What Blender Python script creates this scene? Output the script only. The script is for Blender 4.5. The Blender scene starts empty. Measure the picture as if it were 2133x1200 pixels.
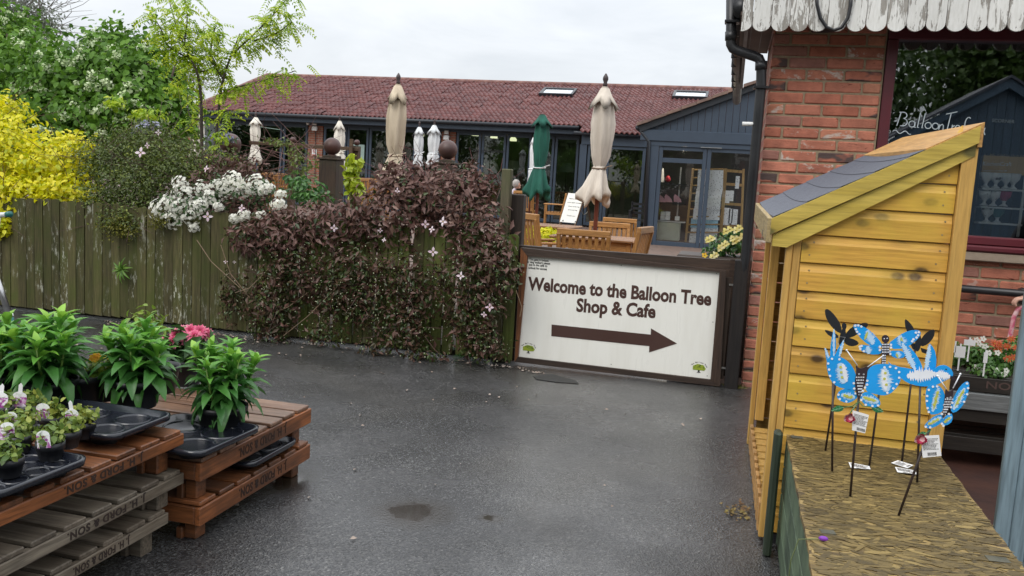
import bpy, math, random
import numpy as np
from mathutils import Vector, Matrix, Euler
random.seed(7); RNG = np.random.default_rng(7)
SC = bpy.context.scene; COL = SC.collection
PI = math.pi
# ------------------------------------------------------------------ camera
H = 1.25; FPX = 1800.0; PCX, PCY = 1066.5, 600.0
PITCH, ROLL, YAW = math.radians(6.96), math.radians(3.38), math.radians(13.83)
_f = np.array([-math.sin(YAW)*math.cos(PITCH), math.cos(YAW)*math.cos(PITCH), -math.sin(PITCH)])
_r = np.array([math.cos(YAW), math.sin(YAW), 0.0]); _u = np.cross(_r, _f)
_c, _s = math.cos(ROLL), math.sin(ROLL)
_r, _u = _c*_r+_s*_u, -_s*_r+_c*_u
cam = bpy.data.objects.new('camera', bpy.data.cameras.new('camera')); COL.objects.link(cam)
cam.data.sensor_width = 36.0; cam.data.lens = FPX/2133*36; cam.data.clip_start = .05; cam.data.clip_end = 2000
cam.matrix_world = Matrix(((_r[0], _u[0], -_f[0], 0), (_r[1], _u[1], -_f[1], 0), (_r[2], _u[2], -_f[2], H), (0, 0, 0, 1)))
SC.camera = cam
# ------------------------------------------------------------------ sky, sun, exposure
SUN_EL, SUN_AZ = math.radians(48), math.radians(205)     # azimuth clockwise from +Y
w = bpy.data.worlds.new('World'); SC.world = w; w.use_nodes = True
nt = w.node_tree; nt.nodes.clear()
def N(t, kind, **kw):
    n = t.nodes.new(kind)
    for k, v in kw.items():
        if k.startswith('i_'):
            key = k[2:].replace('_', ' ')
            n.inputs[int(key) if key.isdigit() else key].default_value = v
        else: setattr(n, k, v)
    return n
out = N(nt, 'ShaderNodeOutputWorld'); bg = N(nt, 'ShaderNodeBackground'); bg.inputs['Strength'].default_value = .1
sky = N(nt, 'ShaderNodeTexSky', sky_type='NISHITA', sun_disc=False, sun_elevation=SUN_EL, sun_rotation=SUN_AZ)
tc = N(nt, 'ShaderNodeTexCoord'); sep = N(nt, 'ShaderNodeSeparateXYZ'); nt.links.new(tc.outputs['Generated'], sep.inputs[0])
# overcast cloud deck: direction projected on to a flat layer, brighter overhead as an overcast sky is
zc = N(nt, 'ShaderNodeMath', operation='MAXIMUM', i_1=0.0); nt.links.new(sep.outputs['Z'], zc.inputs[0])
den = N(nt, 'ShaderNodeMath', operation='ADD', i_1=.16); nt.links.new(zc.outputs[0], den.inputs[0])
dv = N(nt, 'ShaderNodeVectorMath', operation='DIVIDE'); nt.links.new(tc.outputs['Generated'], dv.inputs[0]); nt.links.new(den.outputs[0], dv.inputs[1])
n1 = N(nt, 'ShaderNodeTexNoise', i_Scale=1.15, i_Detail=7.0, i_Roughness=.55, i_Distortion=.4); nt.links.new(dv.outputs[0], n1.inputs['Vector'])
rmp = N(nt, 'ShaderNodeValToRGB'); nt.links.new(n1.outputs['Fac'], rmp.inputs[0])
rmp.color_ramp.elements[0].position = .36; rmp.color_ramp.elements[0].color = (5.8, 6.05, 6.35, 1)
rmp.color_ramp.elements[1].position = .62; rmp.color_ramp.elements[1].color = (7.0, 7.2, 7.45, 1)
cie = N(nt, 'ShaderNodeMath', operation='MULTIPLY_ADD', i_1=1.9, i_2=.82); nt.links.new(zc.outputs[0], cie.inputs[0])
mul = N(nt, 'ShaderNodeVectorMath', operation='SCALE'); nt.links.new(rmp.outputs['Color'], mul.inputs[0]); nt.links.new(cie.outputs[0], mul.inputs['Scale'])
mix = N(nt, 'ShaderNodeMix', data_type='RGBA'); mix.inputs['Factor'].default_value = .9
nt.links.new(sky.outputs[0], mix.inputs['A']); nt.links.new(mul.outputs[0], mix.inputs['B'])
nt.links.new(mix.outputs['Result'], bg.inputs['Color']); nt.links.new(bg.outputs[0], out.inputs['Surface'])
sd = Vector((math.sin(SUN_AZ)*math.cos(SUN_EL), math.cos(SUN_AZ)*math.cos(SUN_EL), math.sin(SUN_EL)))
sun = bpy.data.objects.new('sun', bpy.data.lights.new('sun', 'SUN')); COL.objects.link(sun)
sun.data.energy = 1.15; sun.data.angle = math.radians(35); sun.data.color = (1, .96, .9)
sun.rotation_euler = (-sd).to_track_quat('-Z', 'Y').to_euler(); sun.location = sd*30
vs = SC.view_settings; vs.view_transform = 'Standard'; vs.look = 'None'; vs.exposure = 0.40; vs.gamma = 1.0; vs.use_curve_mapping = False
SC.render.engine = 'CYCLES'
SC.cycles.use_denoising = True; SC.cycles.max_bounces = 8; SC.cycles.transparent_max_bounces = 12
SC.cycles.sample_clamp_indirect = 6.0
# ------------------------------------------------------------------ projection: a pixel of the 2133 x 1200 photo to a point on a plane
def U(px, py, x=None, y=None, z=None):
    d = _f*FPX + _r*(px-PCX) - _u*(py-PCY)
    t = (z-H)/d[2] if z is not None else (y/d[1] if y is not None else x/d[0])
    return Vector((d[0]*t, d[1]*t, H+d[2]*t))
def PXM(P):                      # pixels per metre at a point
    v = np.array(P)-np.array([0, 0, H]); return FPX/float(v@_f)
def G(y): return max(0.0, .004*(y-6.0))      # the cafe terrace rises very slightly
# ------------------------------------------------------------------ mesh helpers
class MB:
    def __init__(s): s.v = []; s.f = []
    def add(s, vs, fs):
        o = len(s.v); s.v += [tuple(p) for p in vs]; s.f += [tuple(i+o for i in q) for q in fs]; return s
    def box(s, x0, x1, y0, y1, z0, z1, c=0.0, M=None):
        x0, x1 = min(x0, x1), max(x0, x1); y0, y1 = min(y0, y1), max(y0, y1); z0, z1 = min(z0, z1), max(z0, z1)
        X, Y, Z = (x0, x1), (y0, y1), (z0, z1)
        c = min(c, .45*(x1-x0), .45*(y1-y0), .45*(z1-z0))
        if c <= 0:
            V = [Vector((X[i], Y[j], Z[k])) for i in (0, 1) for j in (0, 1) for k in (0, 1)]
            F = [(0, 1, 3, 2), (4, 6, 7, 5), (0, 4, 5, 1), (2, 3, 7, 6), (0, 2, 6, 4), (1, 5, 7, 3)]
        else:
            V = []; idx = {}
            for i in (0, 1):
                for j in (0, 1):
                    for k in (0, 1):
                        for a in range(3):
                            p = [X[i], Y[j], Z[k]]
                            for b, q in enumerate((i, j, k)):
                                if b != a: p[b] += c if q == 0 else -c
                            idx[(i, j, k, a)] = len(V); V.append(Vector(p))
            F = []
            for a in range(3):
                b, d = (a+1) % 3, (a+2) % 3
                for q in (0, 1):
                    def key(u, w_):
                        t = [0, 0, 0]; t[a] = q; t[b] = u; t[d] = w_; return idx[(t[0], t[1], t[2], a)]
                    ring = [key(0, 0), key(1, 0), key(1, 1), key(0, 1)]
                    F.append(tuple(ring if q else ring[::-1]))
            for a in range(3):           # edges along axis a
                b, d = (a+1) % 3, (a+2) % 3
                for u in (0, 1):
                    for w_ in (0, 1):
                        def key(q, ax):
                            t = [0, 0, 0]; t[a] = q; t[b] = u; t[d] = w_; return idx[(t[0], t[1], t[2], ax)]
                        F.append((key(0, b), key(1, b), key(1, d), key(0, d)) if u == w_ else (key(0, d), key(1, d), key(1, b), key(0, b)))
            for i in (0, 1):
                for j in (0, 1):
                    for k in (0, 1):
                        t = (idx[(i, j, k, 0)], idx[(i, j, k, 1)], idx[(i, j, k, 2)])
                        F.append(t if (i+j+k) % 2 else t[::-1])
        if M is not None: V = [M @ p for p in V]
        return s.add(V, F)
    def beam(s, p0, p1, wd, th, up=(0, 0, 1), c=0.0):     # a bar from p0 to p1, wd across, th along 'up'
        p0, p1 = Vector(p0), Vector(p1); d = p1-p0; L = d.length; d.normalize()
        u = Vector(up); sx = d.cross(u)
        if sx.length < 1e-4: sx = d.cross(Vector((1, 0, 0)))
        sx.normalize(); u = sx.cross(d)
        M = Matrix((sx, d, u)).transposed().to_4x4(); M.translation = p0
        return s.box(-wd/2, wd/2, 0, L, -th/2, th/2, c, M)
    def prism(s, poly, ax, a0, a1, M=None):               # polygon in the two other axes, extruded along ax
        n = len(poly)
        def P(p, a): return Vector((a, p[0], p[1]) if ax == 'x' else ((p[0], a, p[1]) if ax == 'y' else (p[0], p[1], a)))
        V = [P(p, a0) for p in poly]+[P(p, a1) for p in poly]
        if M is not None: V = [M @ p for p in V]
        return s.add(V, [tuple(range(n-1, -1, -1)), tuple(range(n, 2*n))]+[(i, (i+1) % n, n+(i+1) % n, n+i) for i in range(n)])
    def tube(s, pts, r, n=8, cap=True):
        pts = [Vector(p) for p in pts]; m = len(pts); rs = r if isinstance(r, (list, tuple)) else [r]*m
        V = []; ref = None
        for i, p in enumerate(pts):
            t = (pts[min(i+1, m-1)]-pts[max(i-1, 0)]).normalized()
            if ref is None: ref = t.orthogonal().normalized()
            else:
                ref = (ref-t*ref.dot(t)); ref = ref.normalized() if ref.length > 1e-5 else t.orthogonal().normalized()
            b = t.cross(ref)
            V += [p+(ref*math.cos(2*PI*k/n)+b*math.sin(2*PI*k/n))*rs[i] for k in range(n)]
        F = [(i*n+k, i*n+(k+1) % n, (i+1)*n+(k+1) % n, (i+1)*n+k) for i in range(m-1) for k in range(n)]
        if cap: F += [tuple(range(n-1, -1, -1)), tuple(range((m-1)*n, m*n))]
        return s.add(V, F)
    def lathe(s, prof, n=16, c=(0, 0, 0), wob=None, cap=True):
        V = []; m = len(prof); c = Vector(c)
        for i, (r, z) in enumerate(prof):
            for k in range(n):
                a = 2*PI*k/n; rr = r*(wob(a, z) if wob else 1)
                V.append(c+Vector((rr*math.cos(a), rr*math.sin(a), z)))
        F = [(i*n+k, i*n+(k+1) % n, (i+1)*n+(k+1) % n, (i+1)*n+k) for i in range(m-1) for k in range(n)]
        if cap: F += [tuple(range(n-1, -1, -1)), tuple(range((m-1)*n, m*n))]
        return s.add(V, F)
    def ball(s, c, r, n=12, sq=(1, 1, 1)):
        m = max(4, n//2); V = [(c[0], c[1], c[2]-r*sq[2])]
        for i in range(1, m):
            t = -PI/2+PI*i/m
            V += [(c[0]+r*sq[0]*math.cos(t)*math.cos(2*PI*k/n), c[1]+r*sq[1]*math.cos(t)*math.sin(2*PI*k/n), c[2]+r*sq[2]*math.sin(t)) for k in range(n)]
        V.append((c[0], c[1], c[2]+r*sq[2]))
        F = [(0, 1+(k+1) % n, 1+k) for k in range(n)]
        F += [(1+i*n+k, 1+i*n+(k+1) % n, 1+(i+1)*n+(k+1) % n, 1+(i+1)*n+k) for i in range(m-2) for k in range(n)]
        t = len(V)-1; b = 1+(m-2)*n
        F += [(b+k, b+(k+1) % n, t) for k in range(n)]
        return s.add(V, F)
    def disc(s, c, r, nrm=(0, -1, 0), n=10):
        q = Vector(nrm).to_track_quat('Z', 'Y')
        return s.add([Vector(c)+q @ Vector((r*math.cos(2*PI*k/n), r*math.sin(2*PI*k/n), 0)) for k in range(n)], [tuple(range(n))])
    def mesh(s, name, mat=None, smooth=False):
        me = bpy.data.meshes.new(name); me.from_pydata(s.v, [], s.f); me.update()
        if mat: me.materials.append(mat)
        if smooth: me.polygons.foreach_set('use_smooth', [True]*len(me.polygons))
        return me
    def obj(s, name, mat=None, parent=None, smooth=False, **kw):
        return link(name, s.mesh(name, mat, smooth), parent, **kw)
def link(name, me, parent=None, M=None, world=True, **kw):
    """Link a mesh. Meshes are drawn in world coordinates; a parent Empty keeps them in place (world=False: mesh is in the parent's frame)."""
    o = bpy.data.objects.new(name, me); COL.objects.link(o)
    if M is not None: o.matrix_basis = M
    if parent is not None:
        o.parent = parent
        if world: o.matrix_parent_inverse = world_of(parent).inverted()
    for k, v in kw.items(): o[k] = v
    return o
def world_of(o):
    return o.matrix_basis.copy() if o.parent is None else world_of(o.parent) @ o.matrix_parent_inverse @ o.matrix_basis
def thing(name, label, cat, loc=(0, 0, 0), rz=0.0, group=None):
    o = bpy.data.objects.new(name, None); COL.objects.link(o); o.empty_display_size = .1
    o.location = loc; o.rotation_euler = (0, 0, rz)
    o.matrix_basis = Matrix.Translation(Vector(loc)) @ Matrix.Rotation(rz, 4, 'Z')
    return tag(o, label, cat, group)
def tag(o, label, cat, group=None):
    o['label'] = label; o['category'] = cat
    if group: o['group'] = group
    return o
KIDS = {}
def dup(root, loc=None, rz=None, label=None, scale=None):
    kids = {}
    for o in COL.objects:
        if o.parent: kids.setdefault(o.parent.name, []).append(o)
    def rec(o, par):
        c = o.copy(); COL.objects.link(c)
        if par is not None: c.parent = par; c.matrix_parent_inverse = o.matrix_parent_inverse.copy()
        for ch in kids.get(o.name, []): rec(ch, c)
        return c
    r = rec(root, None)
    if loc is not None or rz is not None or scale is not None:
        l = Vector(loc) if loc is not None else root.location; z = rz if rz is not None else root.rotation_euler[2]
        r.matrix_basis = Matrix.Translation(l) @ Matrix.Rotation(z, 4, 'Z') @ Matrix.Scale(scale or 1.0, 4)
    if label: r['label'] = label
    return r
def arrays(name, V, T, mat, var=None, parent=None, smooth=False, **kw):
    me = bpy.data.meshes.new(name); nv, ntri = len(V), len(T)
    me.vertices.add(nv); me.vertices.foreach_set('co', np.asarray(V, np.float32).ravel())
    me.loops.add(ntri*3); me.loops.foreach_set('vertex_index', np.asarray(T, np.int32).ravel())
    me.polygons.add(ntri); me.polygons.foreach_set('loop_start', np.arange(0, ntri*3, 3, dtype=np.int32))
    me.polygons.foreach_set('loop_total', np.full(ntri, 3, np.int32))
    if smooth: me.polygons.foreach_set('use_smooth', np.ones(ntri, bool))
    if var is not None:
        a = me.attributes.new('var', 'FLOAT', 'POINT'); a.data.foreach_set('value', np.asarray(var, np.float32))
    me.update(calc_edges=True); me.validate()
    me.materials.append(mat)
    return link(name, me, parent, **kw)
# leaf templates: (along, across, lift) and triangles
TPL = {
 'diamond': (np.array([(0, 0, 0), (.45, .5, .12), (1, 0, -.05), (.45, -.5, .12)]), [(0, 2, 1), (0, 3, 2)]),
 'oval': (np.array([(0, 0, 0), (.28, .42, .1), (.65, .4, .08), (1, 0, -.12), (.65, -.4, .08), (.28, -.42, .1), (.45, 0, 0)]),
          [(0, 6, 1), (1, 6, 2), (2, 6, 3), (3, 6, 4), (4, 6, 5), (5, 6, 0)]),
 'lance': (np.array([(0, .08, 0), (0, -.08, 0), (.3, .36, .14), (.3, 0, .03), (.3, -.36, .14), (.62, .5, .1), (.62, 0, 0), (.62, -.5, .1), (.85, .28, -.1), (.85, 0, -.16), (.85, -.28, -.1), (1, 0, -.32)]),
           [(0, 3, 2), (0, 1, 3), (1, 4, 3), (2, 6, 5), (2, 3, 6), (3, 7, 6), (3, 4, 7), (5, 9, 8), (5, 6, 9), (6, 10, 9), (6, 7, 10), (8, 9, 11), (9, 10, 11)]),
}
def unit(a): return a/np.maximum(np.linalg.norm(a, axis=-1, keepdims=True), 1e-9)
def leaf_arrays(tpl, P, A, Nn, L, W, var):
    """n leaves at P, pointing along A, facing Nn, of length L and width W"""
    T, F = TPL[tpl]; A = unit(A); B = unit(np.cross(Nn, A)); C = np.cross(A, B)
    L = np.broadcast_to(L, (len(P),)); W = np.broadcast_to(W, (len(P),))
    V = (P[:, None]+T[None, :, 0, None]*L[:, None, None]*A[:, None]+T[None, :, 1, None]*W[:, None, None]*B[:, None]
         + T[None, :, 2, None]*L[:, None, None]*C[:, None])
    k = len(T); F = np.array(F)
    Tri = (F[None]+(np.arange(len(P))*k)[:, None, None]).reshape(-1, 3)
    return V.reshape(-1, 3), Tri, np.repeat(np.broadcast_to(var, (len(P),)), k)
def join(*parts):
    Vs, Ts, vs_, o = [], [], [], 0
    for V, T, v in parts:
        Vs.append(V); Ts.append(T+o); vs_.append(v); o += len(V)
    return np.concatenate(Vs), np.concatenate(Ts), np.concatenate(vs_)
def blob(px, py, y, rx, ry, rd=None):       # an ellipsoid by its outline in the photo: centre pixel, distance, radii in pixels
    P = U(px, py, y=y); k = PXM(P); return (np.array(P), np.array([rx/k, (rd if rd else .5*(rx+ry)/k), ry/k]))
def scatter(blobs, n, shell=.35, clump=0.0, zmin=None, half=None):
    ar = np.array([b[1][0]*b[1][2] for b in blobs])**.9; ar /= ar.sum()
    w_ = RNG.choice(len(blobs), n, p=ar)
    C = np.array([b[0] for b in blobs])[w_]; R_ = np.array([b[1] for b in blobs])[w_]
    D = unit(RNG.normal(size=(n, 3)))
    if half is not None: D[:, 1] = np.where(RNG.random(n) < half, -np.abs(D[:, 1]), D[:, 1])
    r = 1-shell*RNG.random(n)**1.3
    if clump:      # uneven outline: low-frequency bumps on the radius
        q = D*4+w_[:, None]*1.7
        r *= 1+clump*(np.sin(q[:, 0]*2.1+1)*np.sin(q[:, 1]*1.7+2)*np.sin(q[:, 2]*2.3)+.5*np.sin(q[:, 0]*5+q[:, 2]*4))
    P = C+D*R_*r[:, None]
    k = np.ones(n, bool) if zmin is None else P[:, 2] > zmin
    return P[k], D[k], r[k]
def crown(name, blobs, n, L, W, mat, parent, tpl='diamond', shell=.35, clump=.15, droop=.4, face=.7, zmin=None, half=None, v=(.0, 1.0), split=0, leafname='leaf', clus=1, spread=.06):
    """Foliage spread through ellipsoids; clus leaves per tuft. split: that many front leaves become parts of their own."""
    P, D, r = scatter(blobs, max(1, n//clus), shell, clump, zmin, half)
    tv = RNG.random(len(P))
    if clus > 1:
        P = np.repeat(P, clus, 0)+RNG.normal(size=(len(P)*clus, 3))*spread; D = np.repeat(D, clus, 0); tv = np.repeat(tv, clus)
    m = len(P)
    A = RNG.normal(size=(m, 3)); A -= .6*D*(A*D).sum(1)[:, None]; A[:, 2] -= droop; A += D*.4
    Nn = D*face+RNG.normal(size=(m, 3))*.55+np.array([0, -.15, .45])
    s = RNG.uniform(.65, 1.25, m)
    var = np.clip(v[0]+(v[1]-v[0])*(.55*tv+.45*RNG.random(m)), 0, 1)
    if split:
        sc_ = P@_f+RNG.random(m)*.12-(D[:, 1] < 0)*.0
        order = np.argsort(sc_); own = order[:split]; rest = order[split:]
        me = [None]*6
        for i in range(6):
            V, T, vv = leaf_arrays(tpl, np.zeros((1, 3)), np.array([[1., 0, 0]]), np.array([[0, 0, 1.]]), 1.0, W/L*(.9+.04*i), v[0]+(v[1]-v[0])*(.1+.16*i))
            o = arrays(leafname, V, T, mat, vv); me[i] = o.data; bpy.data.objects.remove(o)
        for i in own:
            a = unit(A[i]); b = unit(np.cross(Nn[i], a)); c = np.cross(a, b); l = L*s[i]
            M = Matrix(((a[0]*l, b[0]*l, c[0]*l, P[i, 0]), (a[1]*l, b[1]*l, c[1]*l, P[i, 1]), (a[2]*l, b[2]*l, c[2]*l, P[i, 2]), (0, 0, 0, 1)))
            link(leafname, me[int(RNG.integers(6))], parent, M)
        P, A, Nn, s, var = P[rest], A[rest], Nn[rest], s[rest], var[rest]
    V, T, vv = leaf_arrays(tpl, P, A, Nn, L*s, W*s, var)
    return arrays(name, V, T, mat, vv, parent)
# ------------------------------------------------------------------ materials
def new_mat(name):
    m = bpy.data.materials.new(name); m.use_nodes = True; t = m.node_tree; t.nodes.clear()
    o = N(t, 'ShaderNodeOutputMaterial'); b = N(t, 'ShaderNodeBsdfPrincipled'); t.links.new(b.outputs[0], o.inputs['Surface'])
    return m, t, b, o
def coords(t, stretch=(1, 1, 1), per_object=True, space='Object'):
    c = N(t, 'ShaderNodeTexCoord'); mp = N(t, 'ShaderNodeMapping'); mp.inputs['Scale'].default_value = stretch
    t.links.new(c.outputs[space], mp.inputs['Vector'])
    oi = N(t, 'ShaderNodeObjectInfo')
    if per_object:
        ml = N(t, 'ShaderNodeMath', operation='MULTIPLY', i_1=37.0); t.links.new(oi.outputs['Random'], ml.inputs[0])
        ad = N(t, 'ShaderNodeVectorMath', operation='ADD'); t.links.new(mp.outputs[0], ad.inputs[0]); t.links.new(ml.outputs[0], ad.inputs[1])
        return ad.outputs[0], oi.outputs['Random']
    return mp.outputs[0], oi.outputs['Random']
def ramp(t, src, stops):
    r = N(t, 'ShaderNodeValToRGB'); e = r.color_ramp.elements
    while len(e) < len(stops): e.new(.5)
    for q, (p, c) in zip(e, stops): q.position = p; q.color = (c[0], c[1], c[2], 1) if hasattr(c, '__len__') else (c, c, c, 1)
    t.links.new(src, r.inputs[0]); return r.outputs['Color']
def mixc(t, fac, a, b, mode='MIX'):
    m = N(t, 'ShaderNodeMix', data_type='RGBA', blend_type=mode)
    for key, s in (('Factor', fac), ('A', a), ('B', b)):
        if isinstance(s, (int, float)): m.inputs[key].default_value = s
        elif isinstance(s, tuple): m.inputs[key].default_value = (*s, 1)
        else: t.links.new(s, m.inputs[key])
    return m.outputs['Result']
def noise(t, vec, scale, detail=4.0, rough=.55, dist=0.0):
    n = N(t, 'ShaderNodeTexNoise', i_Scale=scale, i_Detail=detail, i_Roughness=rough, i_Distortion=dist); t.links.new(vec, n.inputs['Vector']); return n.outputs['Fac']
def bump(t, b, h, strength, dist=.01):
    n = N(t, 'ShaderNodeBump', i_Strength=strength, i_Distance=dist); t.links.new(h, n.inputs['Height']); t.links.new(n.outputs[0], b.inputs['Normal'])
def brightness(t, col, rnd, amt):
    mr = N(t, 'ShaderNodeMapRange', i_3=1-amt, i_4=1+amt); t.links.new(rnd, mr.inputs[0])
    hs = N(t, 'ShaderNodeHueSaturation'); t.links.new(mr.outputs[0], hs.inputs['Value']); t.links.new(col, hs.inputs['Color']); return hs.outputs[0]
def plain(name, c1, c2=None, scale=8, rough=.6, bmp=0.0, objvar=0.0, stretch=(1, 1, 1), spec=.5, metal=0.0, coat=0.0, lo=.35, hi=.65, bscale=None):
    m, t, b, o = new_mat(name); v, rnd = coords(t, stretch)
    c2 = c2 or tuple(x*.75 for x in c1)
    f = noise(t, v, scale)
    col = ramp(t, f, [(lo, c1), (hi, c2)])
    if objvar: col = brightness(t, col, rnd, objvar)
    t.links.new(col, b.inputs['Base Color'])
    rr = N(t, 'ShaderNodeMapRange', i_3=max(.02, rough-.12), i_4=min(1, rough+.12)); t.links.new(f, rr.inputs[0]); t.links.new(rr.outputs[0], b.inputs['Roughness'])
    b.inputs['Specular IOR Level'].default_value = spec; b.inputs['Metallic'].default_value = metal; b.inputs['Coat Weight'].default_value = coat
    if bmp: bump(t, b, noise(t, v, bscale or scale*6, 5), bmp, .005)
    return m
def wood(name, c1, c2, ax, rough=.6, objvar=.15, grain=1.0, moss=None, lichen=None, knots=None, bmp=.25, spec=.4, wave=0.0, gs=.6):
    st = [14.0, 14.0, 14.0]; st['xyz'.index(ax)] = .9
    m, t, b, o = new_mat(name); v, rnd = coords(t, tuple(st))
    g = noise(t, v, 2.2*grain, 6, .62, .35)
    col = ramp(t, g, [(.3, c1), (.5, tuple((p+q)/2 for p, q in zip(c1, c2))), (.68, c2)])
    g2 = noise(t, v, 9*grain, 3, .6)
    col = mixc(t, gs, col, ramp(t, g2, [(.34, .42), (.6, 1.05)]), 'MULTIPLY')
    v2, _ = coords(t, (1, 1, 1))
    if wave:
        wv = N(t, 'ShaderNodeTexWave', wave_type='BANDS', bands_direction='Z' if ax != 'z' else 'X', i_Scale=6.0, i_Distortion=9.0, i_Detail=2.0)
        wv.inputs['Detail Scale'].default_value = .6
        st3 = [3.0]*3; st3['xyz'.index(ax)] = .6; v3, _ = coords(t, tuple(st3)); t.links.new(v3, wv.inputs['Vector'])
        col = mixc(t, wave, col, ramp(t, wv.outputs['Fac'], [(.1, .6), (.55, 1.0)]), 'MULTIPLY')
    if knots:
        v4, _ = coords(t, (1, 1, 1)); sx_ = N(t, 'ShaderNodeSeparateXYZ'); t.links.new(v4, sx_.inputs[0]); cx_ = N(t, 'ShaderNodeCombineXYZ')
        sc4 = N(t, 'ShaderNodeMath', operation='MULTIPLY', i_1=.6); t.links.new(sx_.outputs['XYZ'.index(ax.upper())], sc4.inputs[0]); t.links.new(sc4.outputs[0], cx_.inputs[0]); t.links.new(sx_.outputs['X' if ax == 'z' else 'Z'], cx_.inputs[1])
        vo = N(t, 'ShaderNodeTexVoronoi', i_Scale=knots[0]); vo.voronoi_dimensions = '2D'; t.links.new(cx_.outputs[0], vo.inputs['Vector'])
        col = mixc(t, ramp(t, vo.outputs['Distance'], [(.08, .6), (.24, 0.0)]), col, tuple(.55*q for q in c2))
        col = mixc(t, ramp(t, vo.outputs['Distance'], [(.06, 1.0), (.11, 0.0)]), col, knots[1])
    if moss:
        f = ramp(t, noise(t, v2, 3.0, 6, .65), [(.42, 0.0), (.66, 1.0)]); f2 = mixc(t, 1.0, f, (.75, .75, .75), 'MULTIPLY'); col = mixc(t, f2, col, moss)
    if lichen:
        st2 = [26.0]*3; st2['xyz'.index(ax)] = 7.0; v5, _ = coords(t, tuple(st2))
        a = ramp(t, noise(t, v5, 1.6, 7, .75), [(.54, 0.0), (.60, 1.0)]); b2 = ramp(t, noise(t, v2, 2.1, 2), [(.5, 0.0), (.62, 1.0)])
        col = mixc(t, mixc(t, 1.0, a, b2, 'MULTIPLY'), col, lichen)
    if objvar: col = brightness(t, col, rnd, objvar)
    t.links.new(col, b.inputs['Base Color'])
    rr = N(t, 'ShaderNodeMapRange', i_3=rough-.15, i_4=rough+.15); t.links.new(g, rr.inputs[0]); t.links.new(rr.outputs[0], b.inputs['Roughness'])
    b.inputs['Specular IOR Level'].default_value = spec
    if bmp: bump(t, b, g2, bmp, .004)
    return m
def leafmat(name, stops, trans=.28, rough=.42, objvar=.5, spec=.5, vein=0.0):
    """colour runs along the per-leaf attribute 'var'"""
    m, t, b, o = new_mat(name)
    at = N(t, 'ShaderNodeAttribute', attribute_name='var'); oi = N(t, 'ShaderNodeObjectInfo')
    mr = N(t, 'ShaderNodeMapRange', i_3=-objvar*.5, i_4=objvar*.5); t.links.new(oi.outputs['Random'], mr.inputs[0])
    ad = N(t, 'ShaderNodeMath', operation='ADD', use_clamp=True); t.links.new(at.outputs['Fac'], ad.inputs[0]); t.links.new(mr.outputs[0], ad.inputs[1])
    col = ramp(t, ad.outputs[0], stops)
    v, _ = coords(t); col = mixc(t, .3, col, ramp(t, noise(t, v, 30, 3), [(.3, .6), (.7, 1.15)]), 'MULTIPLY')
    t.links.new(col, b.inputs['Base Color']); b.inputs['Roughness'].default_value = rough; b.inputs['Specular IOR Level'].default_value = spec
    tr = N(t, 'ShaderNodeBsdfTranslucent'); t.links.new(col, tr.inputs['Color'])
    mx = N(t, 'ShaderNodeMixShader'); mx.inputs[0].default_value = trans
    t.links.new(b.outputs[0], mx.inputs[1]); t.links.new(tr.outputs[0], mx.inputs[2]); t.links.new(mx.outputs[0], o.inputs['Surface'])
    return m
def glassmat(name, tint=(.8, .86, .84), ior=1.5, rough=.01, refl=1.0):
    m, t, b, o = new_mat(name); t.nodes.remove(b)
    tr = N(t, 'ShaderNodeBsdfTransparent'); tr.inputs[0].default_value = (*tint, 1)
    gl = N(t, 'ShaderNodeBsdfGlossy'); gl.inputs['Roughness'].default_value = rough
    fr = N(t, 'ShaderNodeFresnel'); fr.inputs['IOR'].default_value = ior
    ml = N(t, 'ShaderNodeMath', operation='MULTIPLY', use_clamp=True, i_1=refl); t.links.new(fr.outputs[0], ml.inputs[0])
    mx = N(t, 'ShaderNodeMixShader'); t.links.new(ml.outputs[0], mx.inputs[0]); t.links.new(tr.outputs[0], mx.inputs[1]); t.links.new(gl.outputs[0], mx.inputs[2])
    t.links.new(mx.outputs[0], o.inputs['Surface']); return m
def emitmat(name, c, s):
    m, t, b, o = new_mat(name); b.inputs['Base Color'].default_value = (*c, 1); b.inputs['Emission Color'].default_value = (*c, 1); b.inputs['Emission Strength'].default_value = s; return m
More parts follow.
